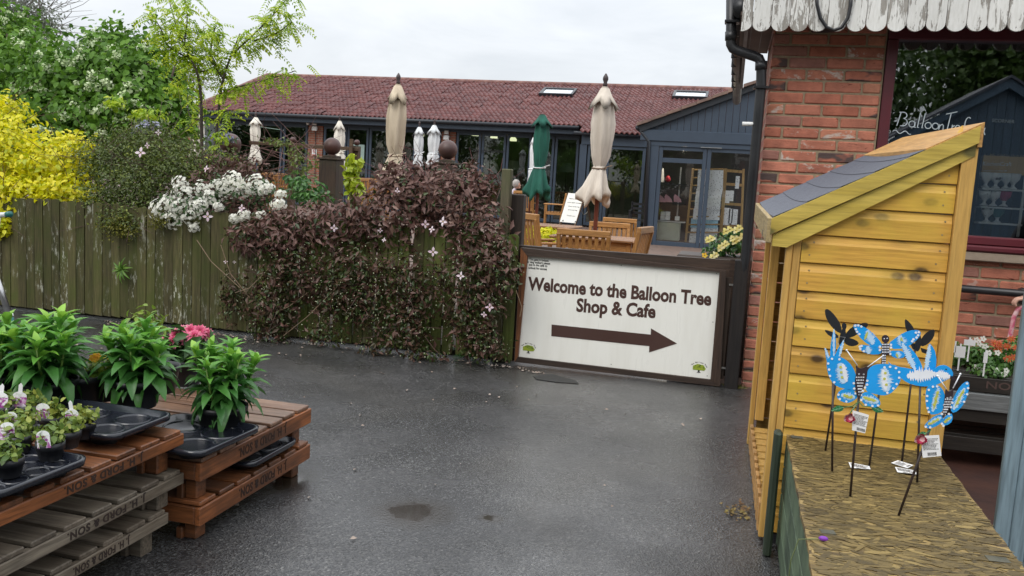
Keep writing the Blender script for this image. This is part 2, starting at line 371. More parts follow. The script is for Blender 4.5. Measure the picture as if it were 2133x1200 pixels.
# text, drawn in the XZ plane facing -Y, fitted to a box
def text_mesh(body, offset=0.0, extrude=.002, shear=0.0, spacing=1.0):
    c = bpy.data.curves.new('lettering', 'FONT'); c.body = body; c.size = 1.0; c.offset = offset; c.shear = shear; c.space_character = spacing
    c.resolution_u = 3; c.fill_mode = 'FRONT' if extrude == 0 else 'BOTH'
    o = bpy.data.objects.new('lettering', c); COL.objects.link(o)
    dg = bpy.context.evaluated_depsgraph_get(); me = bpy.data.meshes.new_from_object(o.evaluated_get(dg))
    V = np.empty(len(me.vertices)*3, np.float32); me.vertices.foreach_get('co', V); V = V.reshape(-1, 3)
    F = [tuple(p.vertices) for p in me.polygons]
    bpy.data.objects.remove(o); bpy.data.curves.remove(c); bpy.data.meshes.remove(me)
    return V, F
def lettering(body, parent, mat, origin, ex, ez, width, height=None, offset=0.0, th=.003, name='lettering', **kw):
    """origin: left end of the baseline; ex, ez unit vectors; scaled to width and (cap) height. The letters get thickness th along ex x ez."""
    V, F = text_mesh(body, offset, **kw); x0, x1 = V[:, 0].min(), V[:, 0].max()
    sx = width/(x1-x0); sz = sx if height is None else height/.7
    ex, ez = Vector(ex).normalized(), Vector(ez).normalized(); n = ez.cross(ex); O = Vector(origin)
    front = [O+ex*float((p[0]-x0)*sx)+ez*float(p[1]*sz)-n*th for p in V]
    mb = MB(); nV = len(front); mb.v = [tuple(p) for p in front]+[tuple(p+n*th) for p in front]
    cnt = {}
    for f in F:
        for i in range(len(f)): cnt[(f[i], f[(i+1) % len(f)])] = 1
    mb.f = [tuple(f) for f in F]+[(b, a, a+nV, b+nV) for (a, b) in cnt if (b, a) not in cnt]
    return mb.obj(name, mat, parent)
# ================================================================== materials used in several places
MOSSY = wood('mossy_fence_wood', (.118, .10, .042), (.05, .046, .02), 'z', .75, .28, moss=(.058, .072, .014), lichen=(.34, .34, .27), spec=.25)
GREENWOOD = wood('algae_green_fence_wood', (.12, .125, .035), (.05, .058, .018), 'z', .75, .3, moss=(.075, .105, .016), spec=.25)
DARKZ = wood('dark_stained_wood_upright', (.055, .036, .026), (.024, .017, .013), 'z', .55, .12)
DARKX = wood('dark_stained_wood_level', (.075, .047, .033), (.03, .02, .015), 'x', .5, .12)
FRAMEX = wood('sign_frame_wood_level', (.07, .045, .033), (.026, .017, .013), 'x', .5, .1)
FRAMEZ = wood('sign_frame_wood_upright', (.075, .045, .03), (.028, .018, .014), 'z', .5, .1)
REDFRAME = wood('reddish_frame_wood', (.27, .105, .04), (.12, .045, .02), 'z', .5, .1)
STEEL = plain('steel', (.5, .5, .5), (.35, .35, .35), 20, .35, metal=1.0)
BLACKPL = plain('black_plastic', (.012, .012, .014), (.02, .02, .022), 6, .38, spec=.5)
# ================================================================== setting
def tarmac_mat():
    m, t, b, o = new_mat('wet_tarmac'); g = N(t, 'ShaderNodeNewGeometry'); P = g.outputs['Position']
    vo = N(t, 'ShaderNodeTexVoronoi', i_Scale=150.0); t.links.new(P, vo.inputs['Vector'])
    stone = ramp(t, vo.outputs['Color'], [(.08, (.018, .018, .019)), (.5, (.046, .046, .048)), (.85, (.092, .09, .087)), (.99, (.20, .195, .185))])
    big = noise(t, P, .75, 5, .6); mid = noise(t, P, 3.5, 5, .6); fine = noise(t, P, 60, 3, .6)
    col = mixc(t, .85, stone, ramp(t, big, [(.36, .60), (.64, 1.35)]), 'MULTIPLY')
    col = mixc(t, ramp(t, noise(t, P, .55, 3, .5, .5), [(.52, 0.0), (.64, .35)]), col, (.085, .078, .066))
    col = mixc(t, .6, col, ramp(t, mid, [(.35, .7), (.65, 1.15)]), 'MULTIPLY')
    # puddles: places in the yard where water stands, with ragged edges
    wet = None; halo = None
    for (qx, qy, rx, ry) in ((858, 1068, .155, .15), (1022, 1080, .06, .045), (600, 1003, .09, .16)):
        pq = U(qx, qy, z=0); x, y = pq.x, pq.y
        sb = N(t, 'ShaderNodeVectorMath', operation='SUBTRACT'); sb.inputs[1].default_value = (x, y, 0); t.links.new(P, sb.inputs[0])
        sc_ = N(t, 'ShaderNodeVectorMath', operation='MULTIPLY'); sc_.inputs[1].default_value = (1/rx, 1/ry, 0); t.links.new(sb.outputs[0], sc_.inputs[0])
        ln = N(t, 'ShaderNodeVectorMath', operation='LENGTH'); t.links.new(sc_.outputs[0], ln.inputs[0])
        md = N(t, 'ShaderNodeMath', operation='MULTIPLY_ADD', i_1=.9, i_2=-.45); t.links.new(noise(t, P, 9, 4, .6), md.inputs[0])
        ad = N(t, 'ShaderNodeMath', operation='ADD'); t.links.new(ln.outputs['Value'], ad.inputs[0]); t.links.new(md.outputs[0], ad.inputs[1])
        mr = N(t, 'ShaderNodeMapRange', i_1=1.2, i_2=.45, i_3=0.0, i_4=1.0); t.links.new(ad.outputs[0], mr.inputs[0])
        m2 = N(t, 'ShaderNodeMapRange', i_1=2.3, i_2=.9, i_3=0.0, i_4=1.0); t.links.new(ad.outputs[0], m2.inputs[0])
        if halo is None: halo = m2.outputs[0]
        else:
            mh_ = N(t, 'ShaderNodeMath', operation='MAXIMUM'); t.links.new(halo, mh_.inputs[0]); t.links.new(m2.outputs[0], mh_.inputs[1]); halo = mh_.outputs[0]
        if wet is None: wet = mr.outputs[0]
        else:
            mx = N(t, 'ShaderNodeMath', operation='MAXIMUM'); t.links.new(wet, mx.inputs[0]); t.links.new(mr.outputs[0], mx.inputs[1]); wet = mx.outputs[0]
    col = mixc(t, mixc(t, 1.0, halo, (.45, .45, .45), 'MULTIPLY'), col, (.02, .02, .022)); col = mixc(t, wet, col, (.018, .014, .009)); t.links.new(col, b.inputs['Base Color'])
    damp = ramp(t, noise(t, P, 1.3, 4, .6), [(.38, .16), (.62, .40)]); damp = mixc(t, halo, damp, (.14, .14, .14))
    rr = mixc(t, wet, damp, (.07, .07, .07)); t.links.new(rr, b.inputs['Roughness'])
    hh = N(t, 'ShaderNodeMath', operation='ADD'); t.links.new(vo.outputs['Distance'], hh.inputs[0]); t.links.new(fine, hh.inputs[1])
    hw_ = N(t, 'ShaderNodeMath', operation='MULTIPLY', i_1=.6); t.links.new(halo, hw_.inputs[0]); hx_ = N(t, 'ShaderNodeMath', operation='MAXIMUM'); t.links.new(hw_.outputs[0], hx_.inputs[0]); t.links.new(wet, hx_.inputs[1]); inv = N(t, 'ShaderNodeMath', operation='SUBTRACT', i_0=1.0); t.links.new(hx_.outputs[0], inv.inputs[1])
    bp = N(t, 'ShaderNodeBump', i_Distance=.006); t.links.new(hh.outputs[0], bp.inputs['Height'])
    st = N(t, 'ShaderNodeMath', operation='MULTIPLY', i_1=.5); t.links.new(inv.outputs[0], st.inputs[0]); t.links.new(st.outputs[0], bp.inputs['Strength'])
    t.links.new(bp.outputs[0], b.inputs['Normal'])
    t.links.new(ramp(t, noise(t, P, .8, 4, .6, .3), [(.36, .10), (.62, .62)]), b.inputs['Coat Weight']); b.inputs['Coat Roughness'].default_value = .27; return m
SOIL = plain('soil', (.03, .022, .014), (.055, .042, .026), 12, .9, .5)
MB().box(-400, 400, -400, 600, -.6, -.05).obj('ground', plain('field_grass', (.05, .07, .02), (.075, .09, .03), .6, .9), kind='structure')
m = MB()
nx, ny = 40, 40
V = [(-14+28*i/nx, -14+19.82*j/ny, 0) for j in range(ny+1) for i in range(nx+1)]
m.add(V, [(j*(nx+1)+i, j*(nx+1)+i+1, (j+1)*(nx+1)+i+1, (j+1)*(nx+1)+i) for j in range(ny) for i in range(nx)])
m.obj('tarmac_yard', tarmac_mat(), kind='structure')
m = MB(); ys = [5.80, 7.0, 10, 14, 18, 23, 40]
V = [(x, y, G(y)-.004*(y < 5.9)) for y in ys for x in (-45, 40)]
m.add(V, [(2*i, 2*i+1, 2*i+3, 2*i+2) for i in range(len(ys)-1)])
m.obj('terrace_paving', plain('brown_block_paving', (.16, .10, .075), (.10, .07, .055), 9, .7, .3), kind='structure')
MB().box(-16, -1.45, 5.84, 7.8, -.05, .06).obj('flower_bed_ground', SOIL, kind='structure')
# reddish paving in front of the shop window
MB().box(.58, 3.4, 2.3, 5.8, -.05, .006).obj('shop_front_paving', plain('dark_red_pavers', (.075, .032, .022), (.045, .02, .016), 6, .5, .3), kind='structure')
# darker drain patch beside the sign gate
P0 = [U(x, y, z=.004) for x, y in ((1110, 783), (1150, 779), (1200, 793), (1206, 799), (1160, 796), (1118, 790))]
MB().add(P0, [tuple(range(6))]).obj('tarmac_patch', plain('black_tar_patch', (.012, .012, .012), (.02, .02, .02), 30, .5, .4), kind='structure')
# fallen petals along the fence and at the shed
m = MB(); PET = []
for i in range(420):
    x = random.uniform(-4.6, -1.1); y = 5.64-abs(random.gauss(0, .05)) - (.9*random.random()**4 if random.random() < .35 else 0)
    if x > -1.25 : y -= .06
    PET.append((x, y))
PET += [(random.uniform(-3.5, .2), random.uniform(2.6, 5.2)) for i in range(40)]
for x, y in PET:
    a = random.random()*6.3; r = random.uniform(.006, .015); ca, sa = math.cos(a)*r, math.sin(a)*r
    m.add([(x+ca, y+sa, .006), (x-sa*.6, y+ca*.6, .012), (x-ca, y-sa, .006), (x+sa*.6, y-ca*.6, .007)], [(0, 1, 2, 3)])
m.obj('fallen_petals', plain('dull_petals', (.42, .35, .3), (.22, .16, .12), 3, .7), kind='stuff')
# ================================================================== picket fence on the left
FY = 5.70
fence = thing('picket_fence', 'weathered mossy close-boarded wooden fence left of the welcome gate', 'fence', (-3.4, FY, 0))
x = -7.9; k = 0
while x < -1.44:
    wd = .0745+random.uniform(-.003, .003); zt = .905+random.uniform(-.008, .008)+.0*x; y0 = FY+random.uniform(-.004, .004); lean = random.uniform(-.004, .004)
    poly = [(x, .03+random.uniform(0, .015)), (x+wd, .03), (x+wd+lean, zt-.022), (x+wd*.86+lean, zt-.006), (x+wd*.5+lean, zt), (x+wd*.14+lean, zt-.006), (x+lean, zt-.022)]
    MB().prism(poly, 'y', y0-.009, y0+.009).obj('board', GREENWOOD if x > -3.45 and random.random() < .8 else MOSSY, fence)
    gap = .0042 if x < -3.2 else random.choice((.005, .007, .012, .03))
    x += wd+gap; k += 1
for z in (.22, .70): MB().box(-8, -1.44, FY+.011, FY+.05, z, z+.07, .004).obj('rail', MOSSY, fence)
for xx in (-7.2, -5.2, -3.2, -1.5): MB().box(xx, xx+.08, FY+.052, FY+.13, 0, .88, .005).obj('post', MOSSY, fence)
# gate posts
def post(label, x0, x1, y0, y1, z1, mat_):
    p = tag(MB().box(x0, x1, y0, y1, -.02, z1, .006).obj('gate_post', mat_), label, 'post')
    return p
a = U(1037, 492, y=5.78); b = U(1058, 352, y=5.78)
post('tall thin grey-brown post standing left of the welcome sign', a.x+.005, a.x+.072, 5.765, 5.83, b.z, wood('old_grey_post_wood', (.13, .10, .065), (.06, .05, .035), 'z', .7, moss=(.07, .075, .03)))
a = U(1059, 480, y=5.86); b = U(1080, 405, y=5.86)
post('thick dark brown post close behind the tall thin one', a.x, a.x+.095, 5.86, 5.955, b.z, DARKZ)
a = U(1532, 541, y=5.70); b = U(1562, 541, y=5.70)
post('square black-brown gate post between the sign and the brick shop', a.x, b.x-.002, 5.70, 5.805, a.z, wood('nearly_black_wood', (.022, .017, .015), (.010, .008, .008), 'z', .55, .1))
# ================================================================== welcome gate
GY = 5.75
gate = thing('welcome_gate', 'low dark timber gate carrying the white welcome sign with a brown arrow', 'gate', (-.5, GY, 0))
def GP(px, py, y=GY): return U(px, py, y=y)
TL, TR, BR_, BL = GP(1087, 515), GP(1513, 563), GP(1500, 803), GP(1074, 752)
iTL, iTR, iBR, iBL = GP(1101, 533), GP(1499, 566), GP(1480, 789), GP(1081, 742)
def quadbar(A, B, C, D, th, name, mt, y=GY):
    poly = [(p.x, p.z) for p in (A, B, C, D)]
    return MB().prism(poly, 'y', y-th, y).obj(name, mt, gate)
quadbar(TL, TR, iTR, iTL, .035, 'frame_rail', FRAMEX); quadbar(iBL, iBR, BR_, BL, .034, 'frame_rail', FRAMEX)
quadbar(TL, iTL, iBL, BL, .033, 'frame_stile', REDFRAME); quadbar(iTR, TR, BR_, iBR, .036, 'frame_stile', FRAMEZ)
WHITE = plain('white_sign_board', (.80, .79, .73), (.73, .715, .65), 2.2, .3, spec=.5, lo=.48, hi=.85, stretch=(7, 7, 1.0))
BROWN = plain('brown_print', (.055, .024, .018), (.06, .027, .02), 5, .5)
panel = MB().prism([(p.x, p.z) for p in (iTL, iTR, iBR, iBL)], 'y', GY-.012, GY-.002).obj('sign_panel', WHITE, gate)
tx = (iTR-iTL).normalized(); bx = (iBR-iBL).normalized(); mx_ = ((tx+bx)/2).normalized(); up = Vector((0, 0, 1))
SY = GY-.0125
def sign_text(body, pl, pr, cap, off=.025, name='lettering', th=.0015, mat_=BROWN, **kw):
    A, B = U(*pl, y=SY), U(*pr, y=SY); e = (B-A); L = e.length
    return lettering(body, panel, mat_, A, e, up, L, cap, off, th, name, **kw)
k_ = PXM(U(1290, 620, y=SY))
sign_text('Welcome to the Balloon Tree', (1099, 603), (1481, 636), 27/k_, .036, th=.0005)
sign_text('Shop & Cafe', (1200, 648), (1365, 662), 27/k_, .036, th=.0005)
for i, (l, x0, x1, y) in enumerate((('+ This gate is locked,', 1098, 1143, 541.5), ('for dog walkers please', 1096, 1146, 547), ('ask in the caf\u00e9 to', 1102, 1140, 553), ('unlock for access', 1101, 1139, 559.5))):
    sign_text(l, (x0, y), (x1, y+(x1-x0)*.085), 4.6/k_, .012, 'notice_text', mat_=BLACKPL)
ar = [U(x, y, y=SY) for x, y in ((1149, 676), (1355.5, 697), (1356, 684), (1410, 715.5), (1352, 734), (1352.5, 721), (1148.5, 700))]
MB().prism([(p.x, p.z) for p in ar], 'y', SY-.0015, SY).obj('arrow', BROWN, panel)
LIME = plain('lime_print', (.30, .36, .03), (.22, .30, .03), 40, .5)
for cx_, cy_ in ((1101, 727), (1456, 767)):      # little round tree emblem with lettering arched over it
    c = U(cx_, cy_, y=SY); q = 1/k_
    pts = []
    for i in range(24):
        a = 2*PI*i/24; r = 1+.06*math.cos(7*a); pts.append((c.x+13*q*r*math.cos(a), c.z+max(-4.2, 8.5*r*math.sin(a))*q))
    MB().prism(pts, 'y', SY-.001, SY).obj('emblem', LIME, panel)
    MB().prism([(c.x+x_*q, c.z+z_*q) for x_, z_ in ((-2, -4), (2, -4), (1.6, -7.5), (4.5, -9.2), (-4.5, -9.2), (-1.6, -7.5))], 'y', SY-.0014, SY).obj('emblem_trunk', BLACKPL, panel)
    m = MB()
    for i in range(13):
        a = random.random()*6.3; r = random.random()**.5; m.disc((c.x+10*q*r*math.cos(a), SY-.0016, c.z+(1+6*abs(r*math.sin(a)))*q), .9*q, n=6)
    m.obj('emblem_dots', plain('dark_green_print', (.04, .10, .02)), panel)
    word = 'The Balloon Tree'
    m = MB()
    for i, ch in enumerate(word):
        if ch == ' ': continue
        Vt, Ft = text_mesh(ch, .01, 0); a = math.radians(152-124*i/(len(word)-1)); R_ = 15.5*q
        o_ = Vector((c.x+R_*math.cos(a)*1.02, SY-.001, c.z-2*q+R_*.85*math.sin(a))); ex = Vector((math.sin(a), 0, -math.cos(a))); ez = Vector((math.cos(a), 0, math.sin(a)))
        m.add([o_+(ex*float(p[0])+ez*float(p[1]))*4.2*q for p in Vt], Ft)
    m.obj('emblem_lettering', BLACKPL, panel)
for px, py in ((1175, 531), (1286, 539), (1402, 547), (1508, 567), (1497, 676), (1488, 778), (1354, 782), (1187, 762), (1077, 635), (1072, 733)):
    c = U(px, py, y=GY-.037); MB().lathe([(.007, 0), (.006, .002), (.002, .0025), (.0005, .001)], 10).obj('screw', STEEL, gate, Matrix.Translation(c) @ Matrix.Rotation(PI/2, 4, 'X'))
for px, py in ((1294, 553), (1493, 570), (1485, 671), (1091, 634), (1273, 759), (1473, 783)):
    c = U(px, py, y=GY-.0127); MB().disc(c, .003).obj('pin', BLACKPL, panel)
# timber gate behind the sign
a, b = U(1078, 512, y=GY+.05), U(1541, 545, y=GY+.05)
MB().prism([(a.x, a.z-.075), (b.x-.06, b.z-.075), (b.x-.06, b.z+.006), (a.x, a.z+.006)], 'y', GY+.02, GY+.075).obj('gate_rail', DARKX, gate)
for i in range(12):
    x = -1.36+i*.118; MB().box(x, x+.108, GY+.001, GY+.019, .05, .72).obj('gate_board', DARKZ, gate)
MB().box(.055, .085, GY+.002, GY+.06, .03, .74, .004).obj('gate_stile', DARKZ, gate)
for z in (.67, .12): MB().box(.03, .10, GY-.01, GY-.004, z, z+.012).obj('latch_bolt', STEEL, gate)
# ================================================================== garden gate posts with ball finials, pergola rail
BALLM = plain('terracotta_brown_ball', (.105, .04, .03), (.06, .03, .026), 6, .45, .1)
PILW = wood('brown_pillar_wood', (.075, .045, .028), (.035, .024, .018), 'z', .6, moss=(.05, .05, .025))
for px, py, r, wpx, ptop, lab in ((480, 300, 22, 40, 337, 'brown pillar with a dark ball finial, half hidden by shrubs left of the cream parasols'),
                                (692, 305, 18, 45, 330, 'square brown pillar with stepped cap and ball finial beside the golden hop'),
                                (933, 312, 20, 42, 340, 'brown pillar with a reddish ball finial rising from the purple clematis')):
    Y = 8.2; c = U(px, py, y=Y); q = 1/PXM(c); R_ = r*q; t = thing('ball_topped_pillar', lab, 'pillar', (c.x, Y, G(Y)))
    zt = c.z-R_-10*q; hw = wpx*q*.43
    MB().box(c.x-hw, c.x+hw, Y-hw, Y+hw, 0, zt, .006).obj('shaft', PILW, t)
    MB().box(c.x-hw-3*q, c.x+hw+3*q, Y-hw-3*q, Y+hw+3*q, zt+.0005, zt+4*q, .003).box(c.x-hw*.75, c.x+hw*.75, Y-hw*.75, Y+hw*.75, zt+4*q, zt+9*q, .004).obj('cap', PILW, t)
    MB().lathe([(R_*.55, zt+9*q), (R_*.45, zt+11*q)], 16, (c.x, Y, 0)).ball((c.x, Y, c.z), R_, 28).obj('ball_finial', BALLM, t, True)
Y = 10.5; t = thing('rose_trellis', 'thin brown timber rail on posts with small ball tops behind the pillars', 'trellis', tuple(U(640, 305, y=Y)*1.0)[:2]+(G(Y),))
a, b = U(520, 297, y=Y), U(748, 311, y=Y); RAILW = wood('rail_wood', (.14, .085, .05), (.08, .05, .03), 'x', .6)
MB().beam(a, b, .03, .045, c=.003).obj('rail', RAILW, t)
for px in (605, 739):
    p = U(px, 303 if px < 700 else 309, y=Y)
    MB().box(p.x-.04, p.x+.04, Y+.02, Y+.1, G(Y), p.z+.03).obj('post', RAILW, t); MB().ball((p.x, Y+.06, p.z+.075), .04, 12).obj('ball_finial', BALLM, t, True)
p = U(735, 290, y=Y); MB().box(p.x-.02, p.x+.02, Y-.06, Y-.02, G(Y), p.z).obj('stake', RAILW, t)
# ================================================================== cafe building
YW = 26.0                       # plane of the folding doors
NAVY = plain('dark_slate_blue_paint', (.040, .058, .085), (.032, .048, .072), 4, .42, .05)
NAVYD = plain('dark_gutter', (.014, .017, .022), (.018, .021, .027), 5, .4)
GLASS = glassmat('window_glass', (.66, .74, .68), 1.5, .012, 2.2)
def brick_tex(name, a, b_, mort, sc):
    m, t, b, o = new_mat(name); c = N(t, 'ShaderNodeTexCoord'); sp = N(t, 'ShaderNodeSeparateXYZ'); t.links.new(c.outputs['Object'], sp.inputs[0])
    ad = N(t, 'ShaderNodeMath', operation='ADD'); t.links.new(sp.outputs['X'], ad.inputs[0]); t.links.new(sp.outputs['Y'], ad.inputs[1])
    cb = N(t, 'ShaderNodeCombineXYZ'); t.links.new(ad.outputs[0], cb.inputs['X']); t.links.new(sp.outputs['Z'], cb.inputs['Y'])
    br = N(t, 'ShaderNodeTexBrick', i_Scale=sc); br.inputs['Color1'].default_value = (*a, 1); br.inputs['Color2'].default_value = (*b_, 1); br.inputs['Mortar'].default_value = (*mort, 1)
    br.inputs['Mortar Size'].default_value = .011; br.inputs['Brick Width'].default_value = .225; br.inputs['Row Height'].default_value = .075
    t.links.new(cb.outputs[0], br.inputs['Vector']); n = noise(t, c.outputs['Object'], 5, 5)
    t.links.new(mixc(t, .5, br.outputs['Color'], ramp(t, n, [(.3, .6), (.7, 1.2)]), 'MULTIPLY'), b.inputs['Base Color']); b.inputs['Roughness'].default_value = .85
    bump(t, b, br.outputs['Fac'], -.4, .01); return m
CBRICK = brick_tex('cafe_brick', (.30, .095, .05), (.22, .07, .045), (.25, .19, .14), 1.0)
cafe = thing('cafe_building', 'long single-storey cafe with red pantile roof and navy folding glass doors', 'building', (-6, YW, G(YW)))
zg = G(YW)
pE = U(1000, 254.5, y=YW-.55); zE = pE.z; yE = YW-.55
yR = YW+4.6; zR = U(1000, 171.5, y=yR).z
XL = U(393, 214, y=yE).x; XRL = U(556, 156, y=yR).x
XE = U(1700, 250, y=yR).x
SL = (zR-zE)/(yR-yE)
print('cafe', 'zE', round(zE, 2), 'zR', round(zR, 2), 'slope', round(math.degrees(math.atan(SL)), 1), 'X', round(XL, 2), round(XRL, 2), round(XE, 2), 'floor', zg)
def rz_(y): return zE+(y-yE)*SL
# pantiles: double-roll tiles on 14 courses; the roof runs on down over the shop lobby at its right end
def tile_mesh(wt=.30, lt=.40, n=12):
    m = MB(); V = []
    for j, (yy, dz) in enumerate(((0, .022), (lt*.5, .012), (lt, 0))):
        for i in range(n+1):
            u = i/n; V.append((u*wt, yy, dz+.020*(1+math.cos(2*PI*(2*u)))**1.2*1.25))
    o = n+1; F = [(j*o+i, j*o+i+1, (j+1)*o+i+1, (j+1)*o+i) for j in (0, 1) for i in range(n)]
    for i in range(n+1): V.append((V[i][0], V[i][1], V[i][2]-.03))
    b0 = 3*o; F += [(b0+i, b0+i+1, i+1, i) for i in range(n)]
    m.add(V, F); return m
TILE = plain('red_clay_pantile', (.125, .036, .032), (.098, .030, .028), 1.2, .5, .0, .2, spec=.35)
tm = tile_mesh().mesh('tile', TILE, True); TV = np.array([v.co[:] for v in tm.vertices]); tm.calc_loop_triangles(); TT = np.array([l.vertices[:] for l in tm.loop_triangles])
sl_len = math.hypot(yR-yE, zR-zE); NR = 17; step = sl_len/NR; ang = math.atan(SL)
XS0, XS1 = U(1206, 270, y=yE).x, U(1345, 275, y=yE).x
tiles = []
for r in range(-2, NR):
    s = r*step; yy = yE+s*math.cos(ang); zz = zE+s*math.sin(ang)
    xl = XL+(XRL-XL)*max(0, s)/sl_len+.0
    x = xl
    while x < XE:
        if r >= 0 or XS0-.1 < x < XS1-.05: tiles.append((x+random.uniform(-.004, .004), yy, zz+random.uniform(-.002, .003), r))
        x += .30
tiles.sort(key=lambda q: (q[1]*.97-q[0]*.25 if q[0] < 1.2 else 99))
Rt = Matrix.Rotation(ang, 4, 'X'); Rn = np.array(Rt.to_3x3())
for (x, y, z, r) in tiles[:300]:
    link('tile', tm, cafe, Matrix.Translation((x, y, z)) @ Rt)
big = np.concatenate([(TV*np.array([1, 1, random.uniform(.8, 1.2)])) @ Rn.T+np.array(q[:3]) for q in tiles[300:]])
Tn = np.concatenate([TT+i*len(TV) for i in range(len(tiles)-300)])
m_, t_, b_, o_ = new_mat('red_clay_pantile_mass')
at = N(t_, 'ShaderNodeAttribute', attribute_name='var'); cc, _ = coords(t_, per_object=False)
col = mixc(t_, .8, ramp(t_, at.outputs['Fac'], [(0, (.088, .026, .025)), (.5, (.112, .033, .030)), (1, (.138, .041, .036))]), ramp(t_, noise(t_, cc, 1.2, 4), [(.35, 1.05), (.65, .9)]), 'MULTIPLY')
t_.links.new(col, b_.inputs['Base Color']); b_.inputs['Roughness'].default_value = .5; b_.inputs['Specular IOR Level'].default_value = .35
arrays('tiles', big, Tn, m_, np.repeat(RNG.random(len(tiles)-300), len(TV)), cafe, True, kind='stuff')
UNDER = plain('roof_underlay', (.03, .02, .018), None, 5, .8)
MB().add([(XL+.02, yE+.02, zE-.02), (XE, yE+.02, zE-.02), (XE, yR, zR-.02), (XRL, yR, zR-.02), (XL+.02, yR+4.7, zE-.02), (XE, yR+4.7, zE-.02)], [(0, 1, 2, 3), (0, 3, 4), (3, 2, 5, 4)]).obj('roof_deck', UNDER, cafe)
RIDGE = plain('ridge_clay', (.22, .10, .075), (.15, .07, .06), 3, .6)
x = XRL
while x < XE: MB().tube([(x, yR, zR+.0), (x+.445, yR, zR)], .10, 10).obj('ridge_tile', RIDGE, cafe, True); x += .45
n_ = 14
for i in range(n_):
    a = Vector((XL, yE, zE)).lerp(Vector((XRL, yR, zR)), i/n_); b = Vector((XL, yE, zE)).lerp(Vector((XRL, yR, zR)), (i+.98)/n_)
    MB().tube([a+Vector((0, 0, .02)), b+Vector((0, 0, .02))], .08, 8).obj('hip_tile', RIDGE, cafe, True)
# gutter, fascia, walls
MB().tube([(XL, yE-.06, zE-.05), (XS0, yE-.06, zE-.05)], .06, 10).obj('gutter', NAVYD, cafe, True)
zF1 = U(1000, 271, y=YW-.2).z; zF0 = zE-.09
MB().box(XL+.1, XS0-.02, yE+.03, YW-.2, zF1-.02, zF0, .01).obj('fascia', NAVY, cafe)
MB().box(XL+.15, XS0, YW-.2, YW+.3, zF1-.03, zF1+.25).obj('wall_plate', NAVYD, cafe)
zT = zF1-.035
def fx(px): return U(px, 320, y=YW).x
def pier(p0, p1, y=YW): MB().box(fx(p0), fx(p1), y-.03, y+.3, zg, zT).obj('brick_pier', CBRICK, cafe)
pier(642, 672); pier(919, 948)
pier(384, 398)
def glazed(name, x0, x1, z0, z1, y, parent=cafe, st=.075, mt=NAVY, gl=GLASS, mid=None, dp=.06, ins=0.0):
    m = MB(); m.box(x0, x0+st, y-dp/2, y+dp/2, z0, z1, .006).box(x1-st, x1, y-dp/2, y+dp/2, z0, z1, .006)
    m.box(x0+st, x1-st, y-dp/2+.002, y+dp/2-.002, z1-st, z1, .004).box(x0+st, x1-st, y-dp/2+.002, y+dp/2-.002, z0, z0+st*1.3, .004)
    if mid: m.box(x0+st, x1-st, y-dp/2+.002, y+dp/2-.002, mid-.05, mid+.05, .004)
    o = m.obj(name, mt, parent)
    if mid:
        MB().box(x0+st-.005, x1-st+.005, y-.006, y+.006, z0+st, mid-.05).obj('pane', gl, o); MB().box(x0+st-.005, x1-st+.005, y-.006, y+.006, mid+.05, z1-st+.005).obj('pane', gl, o)
    else: MB().box(x0+st-.005, x1-st+.005, y-.006, y+.006, z0+st, z1-st+.005).obj('pane', gl, o)
    return o
zb = zg+.03
for p0, p1 in ((399, 470), (472, 532), (534, 588), (590, 641), (674, 722), (723, 768), (769, 815), (816, 866), (868, 918), (950, 1002), (1003, 1054), (1055, 1107), (1108, 1155), (1156, 1206)):
    o = glazed('folding_door', fx(p0), fx(p1)-.012, zb, zT-.05, YW)
    if p0 in (534, 769, 1003): MB().box(fx(p1)-.055, fx(p1)-.03, YW-.06, YW-.035, zb+.95, zb+1.1).obj('handle', STEEL, o)
MB().box(fx(398), fx(1207), YW-.04, YW+.04, zT-.05, zT+.0).obj('door_head', NAVY, cafe)
# lobby beside the folding doors, under the lower eaves
yl = YW-1.05; MB().tube([(XS0-.05, yl-.02, rz_(yl)-.06), (XS1, yl-.02, rz_(yl)-.06)], .055, 10).obj('gutter', NAVYD, cafe, True)
yb = yl+.12; zl = rz_(yb)-.12
def lx(px): return U(px, 330, y=yb+.1).x
MB().box(lx(1210), lx(1346), yb, yb+.1, zl-.28, zl).obj('fascia', NAVY, cafe)
MB().box(lx(1209), lx(1222), yb+.02, yb+.12, zg, zl-.28).obj('lobby_post', NAVY, cafe)
MB().box(lx(1209)-.03, lx(1209), yb+.06, YW, zg, zl-.28).obj('lobby_wall', NAVY, cafe)
glazed('lobby_window', lx(1224), lx(1262), zg+.05, zl-.29, yb+.08); glazed('lobby_door', lx(1263), lx(1345), zg+.05, zl-.29, yb+.08, st=.09)
